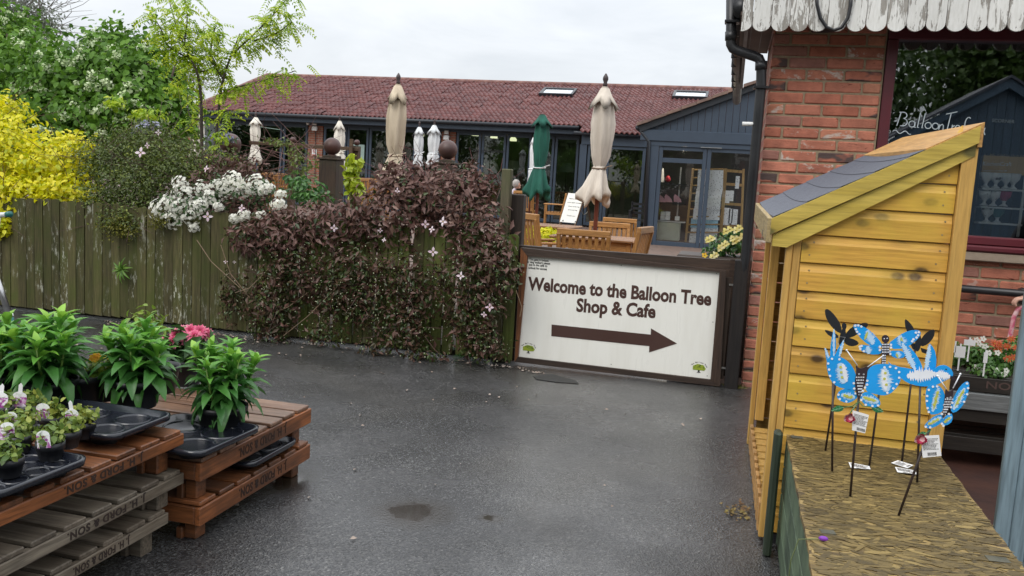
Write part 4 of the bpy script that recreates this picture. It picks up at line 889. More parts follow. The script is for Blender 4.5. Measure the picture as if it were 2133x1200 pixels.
for body, f0, wd in (('Please remember', .20, .80), ('your table number', .33, .86), ('when ordering', .46, .68), ('and paying', .58, .55), ('Thank you', .78, .5)):
    L_ = (q4[1]-q4[0]).length; o_ = q4[0].lerp(q4[3], f0)+exv*L_*(.54-wd/2)-nn*.003
    lettering(body, bd, BLACKPL, o_, exv, ezv, L_*wd, .026, .01, .001)
for f0 in (.12, .9):
    o_ = q4[3].lerp(q4[2], f0)-nn*.003+ezv*.02; MB().add([o_, o_+exv*.05, o_+exv*.025+ezv*.05], [(0, 1, 2)]).obj('corner_mark', BLACKPL, bd)
DB = wood('aged_board_wood', (.14, .085, .05), (.08, .05, .03), 'z', .6)
MB().beam(q4[1], q4[1].lerp(q4[2], 1.15)+Vector((0, .02, 0)), .05, .03).beam(q4[0]+Vector((0, .03, 0)), q4[3]+Vector((0, .03, -.09)), .05, .03).beam(q4[1]+Vector((0, .05, 0)), q4[2]+Vector((.32, .7, -.1)), .05, .03).beam(q4[0]+Vector((0, .06, 0)), q4[3]+Vector((.3, .7, -.1)), .05, .03).obj('frame', DB, t)
a, b = q4[1].lerp(q4[2], .5), U(1226, 438, y=YB+.35); MB().tube([a.lerp(b, i/8)+Vector((0, 0, -.13*math.sin(PI*i/8))) for i in range(9)], .008, 5).obj('chain', plain('pale_rope', (.4, .36, .3)), t)
# ================================================================== seated woman behind the cafe glass
def skin_figure(name, joints, edges, mt, root=0, sub=2, parent=None):
    me = bpy.data.meshes.new(name); me.from_pydata([j[0] for j in joints], edges, []); o = bpy.data.objects.new(name, me); COL.objects.link(o)
    md = o.modifiers.new('skin', 'SKIN'); md.use_smooth_shade = True
    for i, j in enumerate(joints):
        r = j[1]; me.skin_vertices[0].data[i].radius = (r, r) if not isinstance(r, tuple) else r
    me.skin_vertices[0].data[root].use_root = True
    sb = o.modifiers.new('sub', 'SUBSURF'); sb.levels = sub; sb.render_levels = sub
    dg = bpy.context.evaluated_depsgraph_get(); m2 = bpy.data.meshes.new_from_object(o.evaluated_get(dg)); bpy.data.objects.remove(o)
    m2.materials.clear(); m2.materials.append(mt); m2.polygons.foreach_set('use_smooth', [True]*len(m2.polygons)); m2.name = name
    return link(name, m2, parent)
SKIN = plain('skin', (.52, .30, .22), (.46, .26, .19), 12, .5); LILAC = plain('pale_lilac_knit', (.62, .55, .60), (.52, .46, .52), 20, .85, .3); GREYH = plain('grey_curly_hair', (.42, .39, .36), (.30, .27, .25), 40, .8, .8)
YP = 24.6; hp = U(1077, 386, y=YP); q = 1/PXM(hp); hh = 17*q; gz = hp.z-.74
per = thing('person', 'grey-haired person in a pale lilac jumper seated side-on above the teak chair', 'person', (hp.x-.1, YP, gz-.45))
X0 = hp.x-.17
J = [((X0-.05, YP, gz+.02), .15), ((X0-.05, YP, gz+.26), .15), ((X0+.02, YP, gz+.48), .14), ((X0+.10, YP, gz+.60), .055), ((X0+.13, YP, gz+.66), .05),
     ((X0+.02, YP-.19, gz+.46), .075), ((X0+.12, YP-.22, gz+.24), .055), ((X0+.36, YP-.12, gz+.22), .04), ((X0+.02, YP+.19, gz+.46), .075), ((X0+.12, YP+.22, gz+.24), .055), ((X0+.36, YP+.12, gz+.22), .04),
     ((X0+.10, YP-.1, gz), .09), ((X0+.42, YP-.1, gz), .07), ((X0+.42, YP-.1, gz-.42), .045), ((X0+.10, YP+.1, gz), .09), ((X0+.42, YP+.1, gz), .07), ((X0+.42, YP+.1, gz-.42), .045)]
skin_figure('body', J, [(0, 1), (1, 2), (2, 3), (3, 4), (2, 5), (5, 6), (6, 7), (2, 8), (8, 9), (9, 10), (0, 11), (11, 12), (12, 13), (0, 14), (14, 15), (15, 16)], LILAC, 0, 2, per)
hc = Vector((X0+.17, YP, gz+.75))
m = MB(); m.ball(hc, .095, 16, (1.05, .85, 1.25)); m.ball(hc+Vector((.10, 0, -.01)), .022, 8); m.ball(hc+Vector((.075, 0, -.07)), .04, 8); m.ball(hc+Vector((-.01, -.085, -.01)), .022, 8); m.obj('head', SKIN, per, True)
m = MB(); m.ball(hc+Vector((-.035, 0, .035)), .118, 20, (1.0, .95, 1.05))
o = m.obj('hair', GREYH, per, True)
for v in o.data.vertices: v.co += Vector((random.gauss(0, .006), random.gauss(0, .006), random.gauss(0, .006)))
# ================================================================== brick shop on the right
SX, SYY = .166, 5.82; WX = .842
def brickm():
    m, t, b, o = new_mat('handmade_red_brick'); v, rnd = coords(t, (1, 1, 1))
    base = ramp(t, rnd, [(0, (.38, .125, .078)), (.3, (.49, .185, .12)), (.55, (.44, .155, .10)), (.8, (.53, .225, .135)), (.93, (.40, .175, .13)), (1, (.26, .125, .10))])
    n1_ = noise(t, v, 9, 6, .65); col = mixc(t, .85, base, ramp(t, n1_, [(.3, .62), (.55, 1.0), (.75, 1.3)]), 'MULTIPLY')
    st, _ = coords(t, (6, 6, 9)); w1 = ramp(t, noise(t, st, 1.3, 6, .75, .6), [(.53, 0.0), (.60, 1.0)])
    pick = ramp(t, rnd, [(.52, 0.0), (.53, 1.0), (.74, 1.0), (.75, 0.0)]); col = mixc(t, mixc(t, 1.0, w1, pick, 'MULTIPLY'), col, (.52, .44, .38))
    st2, _ = coords(t, (5, 5, 11)); d1 = ramp(t, noise(t, st2, 1.0, 3, .5), [(.48, 0.0), (.56, 1.0)]); pick2 = ramp(t, rnd, [(.08, 1.0), (.25, 1.0), (.26, 0.0)])
    col = mixc(t, mixc(t, .9, d1, pick2, 'MULTIPLY'), col, (.09, .06, .055))
    cr, _ = coords(t, (10, 10, 30)); ck = ramp(t, noise(t, cr, 1.6, 4, .6, 1.2), [(.30, 1.0), (.36, 0.0)]); col = mixc(t, ck, col, (.12, .028, .018))
    t.links.new(col, b.inputs['Base Color']); b.inputs['Roughness'].default_value = .85; b.inputs['Specular IOR Level'].default_value = .3
    bump(t, b, noise(t, cr, 2.2, 6, .7, 1.0), .7, .006); return m
BRICK = brickm(); MORTAR = plain('sandy_mortar', (.33, .255, .165), (.25, .19, .12), 40, .95, .6)
shop = thing('brick_shop', 'red brick shop on the right with scalloped white valance and big burgundy window', 'building', (1.4, SYY, 0))
def rough_brick(l, h, d, seed):
    m = MB(); m.box(0, l, 0, d, 0, h, .006); r_ = random.Random(seed)
    m.v = [(x+r_.uniform(-.002, .002), y+r_.uniform(-.003, .001), z+r_.uniform(-.002, .002)) for x, y, z in m.v]; return m
CH = .0724; JT = .0125; ST = .2122; HD = .0999
BM = {}
for i in range(5): BM['s', i] = rough_brick(ST, CH-JT, .09, i).mesh('brick', BRICK); BM['h', i] = rough_brick(HD, CH-JT, .09, 50+i).mesh('brick', BRICK)
def brick(k, x, y, z, rz=0): link('brick', BM[k, random.randrange(5)], shop, Matrix.Translation((x, y+random.uniform(-.002, .002), z)) @ Matrix.Rotation(rz, 4, 'Z'))
for r in range(33):
    z = r*CH-.03; x = SX
    for k in (('h', 's', 's', 'h') if r % 2 else ('s', 's', 's')):
        brick(k, x, SYY-.0, z); x += (HD if k == 'h' else ST)+JT
for r in range(14):
    z = r*CH-.03; x = WX+.003
    if r % 2: brick('h', x, SYY, z); x += HD+JT
    while x < 2.2: brick('s', x, SYY, z); x += ST+JT
MB().box(SX+.012, WX-.005, SYY+.007, SYY+.35, -.05, 2.52).obj('mortar_bed', MORTAR, shop); MB().box(WX-.005, 3.4, SYY+.0075, SYY+.3, -.05, 14*CH-.04).obj('mortar_bed', MORTAR, shop)
SBRICK = brick_tex('shop_side_brick', (.27, .07, .045), (.20, .055, .04), (.24, .18, .12), 1.0)
MB().box(SX+.004, SX+.2, SYY+.091, 7.0, -.05, 2.45).obj('side_wall', SBRICK, shop)
MB().box(WX-.002, 3.4, SYY+.0, SYY+.36, 2.30, 2.65).obj('lintel', plain('dark_lintel', (.04, .02, .018)), shop)
BURG = plain('burgundy_paint', (.115, .018, .026), (.085, .014, .02), 4, .38, .05)
wx0 = WX; zs = U(2060, 500, y=SYY).z; wtop = U(1860, 82, y=SYY).z
wf = MB().box(wx0, wx0+.062, SYY-.012, SYY+.10, zs+.02, wtop+.0, .006).box(wx0+.0, 3.3, SYY-.010, SYY+.098, wtop, wtop+.07, .006).box(3.4, 3.3, SYY-.01, SYY+.1, zs+.02, wtop, .006).box(wx0, 3.3, SYY-.02, SYY+.1, zs-.035, zs+.019, .008).obj('window_frame', BURG, shop)
MB().box(wx0-.02, 3.32, SYY-.055, SYY+.01, zs-.075, zs-.036, .01).obj('window_sill', BURG, wf)
SHGLASS = glassmat('shop_window_glass', (.92, .95, .95), 1.5, .006, 4.6)
gp = MB().box(wx0+.055, 3.25, SYY+.050, SYY+.056, zs, wtop+.01).obj('pane', SHGLASS, wf)
MB().box(WX-.012, 3.35, SYY-.045, SYY+.2, U(2060, 545, y=SYY).z, zs-.077, .006).obj('stone_sill', plain('buff_stone', (.34, .27, .20), (.26, .2, .15), 10, .8, .3), shop)
zp = U(2060, 605, y=SYY-.06).z; tag(MB().tube([(.95, SYY-.065, zp), (3.3, SYY-.065, zp-.01)], .024, 12).tube([(1.75, SYY-.065, zp), (1.75, SYY+.0, zp)], .03, 8).obj('black_pipe', BLACKPL, None, True), 'black pipe running along the bricks under the shop window', 'pipe')
# handwriting on the glass
CHALK = plain('white_pen_line', (.62, .70, .74), None, 3, .6)
def strokes(name, S, org, sc_, mt, r=.0042, par=None, ex=Vector((1, 0, 0)), ez=Vector((0, 0, 1))):
    m = MB()
    for st in S: m.tube([Vector(org)+ex*(x*sc_)+ez*(y*sc_) for x, y in st], r, 5)
    return m.obj(name, mt, par)
def arc(cx, cy, rx, ry, a0, a1, n=10): return [(cx+rx*math.cos(math.radians(a0+(a1-a0)*i/n)), cy+ry*math.sin(math.radians(a0+(a1-a0)*i/n))) for i in range(n+1)]
HW = []; x = 0
HW += [[(0, 0), (.25, 1.3)], [(.1, 1.25)]+arc(.45, 1.0, .3, .28, 100, -80)+arc(.42, .38, .42, .36, 80, -110), ]
def lo(x): return arc(x, .28, .26, .28, 60, 420, 14)
HW += [lo(1.25), [(1.5, .5), (1.45, .0), (1.6, .02)], [(1.85, 1.35), (1.72, .0), (1.85, .03)], [(2.25, 1.35), (2.1, .0), (2.22, .03)], lo(2.6), lo(3.2), [(3.55, .5), (3.5, 0), (3.58, .35), (3.75, .52), (3.85, .4), (3.85, .0)]]
HW += [[(4.3, 1.45), (5.3, 1.75)], [(4.75, 1.55), (4.55, .0)], [(5.0, .55), (4.95, 0), (5.0, .35), (5.2, .5)], arc(5.5, .28, .22, .26, 0, 320)[:] , arc(6.05, .28, .22, .26, 0, 320)]
HW += [arc(7.2, .7, .5, .65, 60, 300), lo(7.7), [(8.1, .5), (8.05, 0), (8.15, .4), (8.35, .5)], [(8.6, .5), (8.55, 0), (8.62, .35), (8.8, .5), (8.85, 0)], arc(9.15, .28, .2, .26, 0, 320), [(9.5, .5), (9.45, 0), (9.5, .35), (9.75, .55), (9.6, .2), (9.85, -.1)]]
HW += [[(-.3, -.55)]+[(-.3+.12*i, -.55+.14*math.sin(i*.9)) for i in range(14)]]
a = U(1868, 262, y=SYY+.045); b = U(2052, 279, y=SYY+.045); exw = (b-a).normalized()
HW = [[((x*1.35 if x < 3.9 else (5.35+(x-4.3)*1.2 if x < 6.5 else 7.75+(x-7)*.74)), y*1.3) for x, y in st] for st in HW]
strokes('handwriting', HW, a, (b-a).length/9.85, CHALK, .0028, wf, exw)
a = U(2066, 254, y=SYY+.045); b = U(2113, 257, y=SYY+.045); lettering('SCORNER', wf, plain('faint_grey_print', (.10, .13, .15)), a, b-a, up, (b-a).length, None, .0, .001)
# shop interior and window display
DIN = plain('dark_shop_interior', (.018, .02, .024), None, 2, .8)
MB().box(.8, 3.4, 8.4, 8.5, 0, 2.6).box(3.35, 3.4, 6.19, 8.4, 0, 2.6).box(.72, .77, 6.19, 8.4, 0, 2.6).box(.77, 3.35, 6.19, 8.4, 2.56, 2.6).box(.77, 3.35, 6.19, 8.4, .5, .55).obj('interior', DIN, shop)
MB().box(SX-.1, 3.6, 5.7, 7.2, 2.66, 2.7).obj('roof_deck', UNDER, shop)
YD = SYY+.22
def D(px, py): return U(px, py, y=YD)
ds = thing('display_shelf', 'white three-tier shelf of egg cups inside the shop window', 'shelf', (D(2085, 480).x, YD, D(2085, 495).z))
for py, x0, x1 in ((393, 2042, 2131), (431, 2038, 2127), (464, 2033, 2124)):
    a, b = D(x0, py), D(x1, py+4); MB().box(a.x, b.x, YD-.05, YD+.05, b.z-.008, b.z+.003).obj('shelf', FITW, ds)
a, b = D(2123, 494), D(2128, 366); MB().box(a.x, a.x+.015, YD+.052, YD+.06, a.z, b.z).obj('upright', FITW, ds)
CUPW = plain('white_china', (.85, .85, .85), None, 3, .25); CUPK = paper_mat('patterned_china', (.85, .85, .85), (.03, .03, .035)); CUPR = plain('pink_red_china', (.5, .02, .09)); CUPG = plain('green_china', (.01, .14, .11))
cups = [(2052, 391, CUPK, 'black checked egg cup at the left of the top shelf'), (2073, 392, CUPK, 'egg cup with dark leaf pattern in the middle of the top shelf'), (2094, 393, CUPW, 'grey-white egg cup third along the top shelf'), (2109, 394, CUPW, 'plain egg cup at the right end of the top shelf'),
        (2049, 428, CUPK, 'speckled egg cup at the left of the middle shelf'), (2068, 429, CUPK, 'black and white egg cup beside the pink-red one'), (2090, 430, CUPR, 'pink-red spotted egg cup on the middle shelf'), (2054, 463, CUPK, 'patterned egg cup on the bottom shelf'), (2076, 464, CUPG, 'dark green egg cup on the bottom shelf')]
for px, py, mt, lab in cups:
    p = D(px, py); t = thing('egg_cup', lab, 'egg cup', (p.x, p.y, p.z), 0, 'egg cups in the shop window')
    MB().lathe([(.027, 0), (.024, .005), (.010, .016), (.010, .029), (.016, .034)], 14, p).obj('foot', CUPW, t, True); MB().lathe([(.013, .0342), (.034, .058), (.040, .095), (.037, .095), (.026, .058)], 16, p, cap=False).obj('bowl', mt, t, True)
a, b = D(2050, 361), D(2131, 327); t = thing('display_card', 'kraft brown display card with white lettering above the egg cups', 'card', (a.x, YD+.02, a.z))
KR = plain('kraft_card', (.62, .38, .12), (.56, .34, .10), 8, .7)
MB().box(a.x-.01, b.x+.03, YD+.02, YD+.04, a.z, b.z).obj('card', KR, t)
c0, c1 = U(2047, 345, y=YD+.018), U(2107, 346, y=YD+.018); lettering('KitchenCraft', t, FITW, c0, c1-c0, up, (c1-c0).length, .026, .0, .001)
c0, c1 = U(2048, 357, y=YD+.018), U(2098, 357, y=YD+.018); lettering('made for a cooking day', t, FITW, c0, c1-c0, up, (c1-c0).length, .010, .0, .001, shear=.3)
m = MB()
for i in range(60):
    x = random.uniform(a.x-.01, b.x); m.tube([(x, YD+.03, b.z-.004), (x+random.uniform(-.02, .02), YD+.02, b.z+random.uniform(.0, .014))], .0012, 3)
m.obj('shredded_paper', plain('straw', (.5, .4, .22)), t)
# valance of rounded boards with flaking white paint
def flaky():
    m, t, b, o = new_mat('flaking_white_paint'); v, rnd = coords(t, (18, 18, 3.2)); f = noise(t, v, 1.25, 8, .72, .5); f2 = noise(t, v, 5, 4, .6)
    v1, _ = coords(t, (3, 3, 1.5)); lowf = noise(t, v1, 2.0, 2)
    ad = N(t, 'ShaderNodeMath', operation='MULTIPLY_ADD', i_1=.35, i_2=-.17); t.links.new(lowf, ad.inputs[0]); sm = N(t, 'ShaderNodeMath', operation='ADD'); t.links.new(f, sm.inputs[0]); t.links.new(ad.outputs[0], sm.inputs[1])
    mask = ramp(t, sm.outputs[0], [(.535, 0.0), (.555, 1.0)]); col = mixc(t, mask, ramp(t, f2, [(.3, (.60, .59, .55)), (.7, (.72, .71, .68))]), ramp(t, f2, [(.3, (.22, .20, .17)), (.7, (.33, .31, .28))]))
    t.links.new(brightness(t, col, rnd, .06), b.inputs['Base Color']); b.inputs['Roughness'].default_value = .6
    iv = N(t, 'ShaderNodeMath', operation='SUBTRACT', i_0=1.0); t.links.new(mask, iv.inputs[1]); bump(t, b, iv.outputs[0], .5, .004); return m
FLAKE = flaky(); YV = 5.54
va = thing('shop_valance', 'scalloped valance of white boards with flaking paint along the shop eaves', 'valance', (1.2, YV, 2.4))
xs = [1543, 1566, 1605, 1643, 1682, 1722, 1762, 1802, 1845, 1886, 1926, 1968, 2011, 2054, 2096]
X_l = [U(px, 60, y=YV).x for px in xs]; dx_ = X_l[-1]-X_l[-2]
while X_l[-1] < 3.3: X_l.append(X_l[-1]+dx_)
for i in range(len(X_l)-1):
    x0, x1 = X_l[i]+.0015, X_l[i+1]-.0015; zb2 = U(min(1545+i*40, 2133), 66+.0*i, y=YV).z; wd = x1-x0
    xc_ = (x0+x1)/2 if i else x1-.066; hw = wd/2 if i else .066
    pts = [(max(x0, xc_+hw*math.cos(a)), zb2+.046-.046*abs(math.sin(a))) for a in [PI+PI*k/10 for k in range(11)]]
    yj = random.uniform(-.004, .004); MB().prism([(x0, 2.85)]+pts+[(x1, 2.85)], 'y', YV-.011+yj, YV+.009+yj).obj('board', FLAKE, va)
sof = MB().box(SX-.21, 3.4, YV+.012, SYY-.015, 2.335, 2.355).box(SX-.21, SX, SYY-.014, 7.0, 2.335, 2.355).obj('soffit_board', plain('brown_soffit', (.085, .055, .04), (.06, .04, .03), 3, .6), va)
for xx in (SX-.14, SX-.07): MB().box(xx, xx+.004, YV+.02, 7.0, 2.332, 2.3345).obj('soffit_joint', BLACKPL, va)
p0 = [U(*p, y=YV-.03) for p in ((1700, -25), (1702, 10), (1709, 38), (1722, 57), (1737, 63), (1752, 58), (1766, 38), (1772, 10), (1774, -25))]
tag(MB().tube(p0, .0105, 8).obj('cable_loop', BLACKPL, None, True), 'loop of black cable hanging over the white valance', 'cable')
# gutter and downpipe at the shop corner
YQ = 5.72; gtt = thing('rain_downpipe', 'black plastic downpipe with swan-neck bend at the corner of the brick shop', 'pipe', (SX-.1, YQ, 0))
def Q(px, py, y=YQ): return U(px, py, y=y)
r_ = 10.5/PXM(Q(1570, 250)); pts = [Q(1523.5, -40), Q(1522.5, 82)]
bend = [Q(1522.5, 92), Q(1527, 101), Q(1536, 106)]; dn = [Q(1571, 117), Q(1581, 122), Q(1586, 133)]; tail = [Q(1585.5, 180)]; bt = Q(1553, 540)
MB().tube(pts+bend+dn+tail+[bt, Vector((bt.x-.03, YQ+.12, .02))], r_, 14).obj('pipe', BLACKPL, gtt, True)
for a, b in ((Q(1522.6, 66), Q(1522.5, 84)), (Q(1585.5, 128), Q(1585.3, 146))): MB().tube([a, b], r_*1.16, 14).obj('collar', BLACKPL, gtt, True)
for (px, py, ex_) in ((1523, 46, 12), (1582, 183, 14)):
    c = Q(px, py); q = 1/PXM(c); MB().box(c.x-13*q, c.x+(ex_+6)*q, c.y-.045, c.y+.05, c.z-.008, c.z+.008, .003).obj('clip', BLACKPL, gtt)
t = thing('shop_gutter', 'black half-round gutter running back along the shop side eaves', 'gutter', (SX-.2, 6, 2.4)); a = Q(1537, 90, 5.56)
MB().tube([(a.x-.0, 5.56, 2.39), (a.x, 11, 2.39)], .05, 12).obj('gutter', BLACKPL, t, True); MB().box(a.x+.03, a.x+.055, 5.56, 9, 2.30, 2.42).obj('fascia', BLACKPL, t)
for i in range(8): MB().box(a.x-.058, a.x+.0, 5.8+i*.5, 5.83+i*.5, 2.34, 2.445, .004).obj('bracket', BLACKPL, t)
a, b = Q(1546, 258), Q(1564, 258); tag(MB().tube([a, b+Vector((.05, 0, 0))], .013, 12).obj('overflow_pipe', FITW, None, True), 'short white overflow pipe sticking out behind the black downpipe', 'pipe')
# ================================================================== timber log store in front of the shop
def UP(px, py, P, n):
    d = Vector(_f*FPX+_r*(px-PCX)-_u*(py-PCY)); o = Vector((0, 0, H)); return o+d*((Vector(P)-o).dot(n)/d.dot(n))
LO = U(1578, 1127, z=0); LRZ = .008; LM = Matrix.Translation(LO) @ Matrix.Rotation(LRZ, 4, 'Z'); LI = LM.inverted(); Ln = LM.to_3x3() @ Vector((0, 1, 0))
def S(px, py, ly=0.0): return LI @ UP(px, py, LM @ Vector((0, ly, 0)), Ln)
PINEY = wood('treated_yellow_pine_level', (.68, .38, .07), (.50, .265, .042), 'x', .5, .12, .8, moss=(.56, .38, .05), knots=(6.5, (.085, .045, .014)), bmp=.2, wave=.22, gs=.35)
PINEB = wood('greenish_treated_pine', (.62, .46, .10), (.50, .36, .062), 'x', .5, .06, .9, knots=(4.5, (.13, .11, .03)), wave=.12, gs=.4)
PINEZ = wood('treated_pine_upright', (.60, .36, .10), (.46, .26, .065), 'z', .5, .1, gs=.35); PINED = wood('treated_pine_depth', (.50, .28, .10), (.36, .19, .06), 'y', .55, .12); CAPW = wood('orange_pine_cap', (.55, .31, .10), (.44, .23, .07), 'y', .5, .05)
ls = thing('log_store', 'new yellow pine log store with sloping shingled roof beside the OSB topped box', 'log store', LO, LRZ)
K = dict(world=False)
bl, tl = S(1604, 511), S(1606, 455); tr_, br = S(2037, 264), S(2034, 318); sr = S(2014, 332); se = S(1976, 735)
slope = (tr_.z-tl.z)/(tr_.x-tl.x); DEP = 1.30; WR = (sr.x+se.x)/2
def roofz(x): return tl.z+(x-tl.x)*slope       # top of the bargeboard
print('logstore', 'LO', LO, 'tl', tl, 'tr', tr_, 'bl', bl, 'WR', WR, sr, se)
hb1 = tl.z-S(1605, 488).z; hb2 = tl.z-bl.z
x0, x1 = tl.x, tr_.x
def barge(y0, y1, n1='bargeboard'):
    MB().prism([(x0, roofz(x0)-hb1), (x1, roofz(x1)-hb1), (x1, roofz(x1)), (x0, roofz(x0))], 'y', y0-.018, y0).obj(n1, PINEB, ls, **K)
    MB().prism([(x0+.01, roofz(x0)-hb2), (x0+.06, roofz(x0)-hb2-.002), (x1-.004, roofz(x1-.004)-hb2), (x1-.004, roofz(x1-.004)-hb1-.001), (x0+.01, roofz(x0)-hb1-.001)], 'y', y0-.006, y0+.022).obj('barge_batten', PINEB, ls, **K)
barge(-.02, 0); MB().prism([(x0, roofz(x0)-hb1), (x1, roofz(x1)-hb1), (x1, roofz(x1)), (x0, roofz(x0))], 'y', DEP+.02, DEP+.038, Matrix(((1, 0, 0, 0), (0, 1, 0, 0), (0, .028, 1, 0), (0, 0, 0, 1)))).obj('bargeboard', PINEB, ls, **K)
MB().box(x0-.012, x0+.006, -.036, DEP+.038, roofz(x0)-hb2+.01, roofz(x0)+.004, .003, Matrix(((1, 0, 0, 0), (0, 1, 0, 0), (0, .028, 1, 0), (0, 0, 0, 1)))).obj('eaves_board', wood('pale_sawn_board', (.42, .32, .16), (.33, .24, .11), 'y', .6, .05), ls, **K)
MB().box(x0-.014, x0-.0125, .25, .27, roofz(x0)-.09, roofz(x0)-.05).obj('staple', STEEL, ls, **K)
# roof sheets overlapping up the slope
SHING = plain('slate_grey_felt_shingle', (.075, .082, .105), (.055, .06, .08), 60, .55, .3, .06, spec=.5)
TILT = .028; nsh = 6; sw = (x1-x0)/nsh
for i in range(nsh):
    a, b = x0+.008+sw*i, x0+sw*(i+1)+.012; n_ = 8; m = MB(); V = []
    for j in range(n_+1):
        y = -.018+(DEP+.036)*j/n_; dip = -.012*math.sin(PI*j/n_)+TILT*y
        V += [(a, y, roofz(a)+.0045+dip), (b, y, roofz(b)+.001+dip), (a, y, roofz(a)-.002+dip), (b, y, roofz(b)-.006+dip)]
    m.add(V, [(4*j, 4*j+1, 4*j+5, 4*j+4) for j in range(n_)]+[(4*j+2, 4*j+6, 4*j+7, 4*j+3) for j in range(n_)]+[(4*j, 4*j+4, 4*j+6, 4*j+2) for j in range(n_)]); m.obj('shingle', SHING, ls, **K)
MB().prism([(x1-.155, roofz(x1-.155)+.006), (x1+.012, roofz(x1)+.014), (x1+.012, roofz(x1)-hb1-.012), (x1-.002, roofz(x1)-hb1-.012), (x1-.002, roofz(x1)-.002), (x1-.155, roofz(x1-.155)-.012)], 'y', -.03, DEP+.045, Matrix(((1, 0, 0, 0), (0, 1, 0, 0), (0, TILT, 1, 0), (0, 0, 0, 1)))).obj('cap_board', CAPW, ls, **K)
# side boards, lapped, cut to the roof slope
ybl = [545, 606, 666, 725.5, 785, 843, 900, 959, 1014, 1070, 1123]; zl_ = [S(1638-(y-545)*.078, y).z for y in ybl]; zl_[-1] = .04
pit = (zl_[0]-zl_[-1])/(len(zl_)-1)
k = len(zl_)-1; zz = [zl_[-1]+pit*i for i in range(18)]
def lap(z0, z1, xa, xb, y0=0.0, sgn=1, name='board'):
    """one lapped board: flat face with a hollow under the next board up"""
    prof = [(y0, z0+.002), (y0-.004, z0+.004), (y0-.004, z1-.030), (y0-.0005, z1-.022), (y0+.0035, z1-.008), (y0+.004, z1), (y0+.018, z1), (y0+.018, z0+.002)]
    V = []; top = lambda z: min(xb-.002, max(xa, x0+.02+(z+hb1*.6-tl.z)/slope))
    for (y, z) in prof: V.append((top(z), y, z))
    for (y, z) in prof: V.append((xb, y, z))
    n = len(prof)
    if top(z0) > xb-.05: return
    MB().add(V, [tuple(range(n)), tuple(range(2*n-1, n-1, -1))]+[(i, n+i, n+(i+1) % n, (i+1) % n) for i in range(n)]).obj(name, PINEY, ls, **K)
ls_x0 = S(1646, 520).x-.0
for i in range(17): lap(zz[i], zz[i+1]-.0005, .052, WR-.03)
for i in range(17):   # the far side, seen through the open front
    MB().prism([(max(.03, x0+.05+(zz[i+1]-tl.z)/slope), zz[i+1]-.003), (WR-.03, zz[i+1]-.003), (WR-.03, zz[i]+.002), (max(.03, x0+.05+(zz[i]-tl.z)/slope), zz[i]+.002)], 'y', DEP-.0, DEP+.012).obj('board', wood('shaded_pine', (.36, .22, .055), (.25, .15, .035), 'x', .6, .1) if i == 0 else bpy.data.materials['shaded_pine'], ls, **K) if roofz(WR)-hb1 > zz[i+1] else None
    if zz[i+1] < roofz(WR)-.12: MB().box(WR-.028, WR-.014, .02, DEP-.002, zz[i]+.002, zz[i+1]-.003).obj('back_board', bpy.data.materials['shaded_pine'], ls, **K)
MB().box(WR-.028, WR+.018, -.022, .02, .04, roofz(WR)-hb1).obj('corner_post', PINEZ, ls, **K)
MB().box(0, .022, -.012, .034, .02, roofz(.01)-hb1*.9, .003).box(.0225, .05, -.004, .03, .02, roofz(.03)-hb1*.9, .003).obj('front_post', PINEZ, ls, **K)
MB().box(-.008, .016, DEP-.03, DEP+.016, .0, roofz(.0)-hb1*.9, .003).obj('front_post', PINEZ, ls, **K); MB().box(.017, .06, DEP-.075, DEP-.032, .14, roofz(.04)-hb1*.9, .003).obj('front_post', PINEZ, ls, **K)
for i in range(11):
    y = .04+i*.107; MB().box(.012, WR-.03, y, y+.075, .095, .115, .003).obj('floor_slat', PINEZ, ls, **K)
MB().box(.02, .06, .04, DEP-.03, .015, .094).obj('bearer', DARKX, ls, **K); MB().box(WR-.1, WR-.06, .04, DEP-.03, .0, .094).obj('bearer', PINED, ls, **K)  # front bearer coloured dark to stand in for shade between the slats
for i in range(11):
    y = .05+i*.107; MB().box(-.004, .011, y, y+.06, .02+.0, .13, .002).obj('front_slat', PINED, ls, **K)
MB().box(.03, .12, -.0, .09, 0, .035).obj('foot', BLACKPL, ls, **K)
NAIL = plain('brass_nail', (.45, .36, .2), (.3, .22, .12), 9, .4, metal=.6)
m = MB()
for i in range(16):
    for xx in (.085, WR-.06):
        for dz in (.03, .075):
            x = xx+random.uniform(-.008, .008); z = zz[i]+dz
            if z < roofz(x)-hb2-.03: m.disc((x, -.0048, z), .0032, n=7)
m.obj('nail', NAIL, ls, kind='stuff', **K)
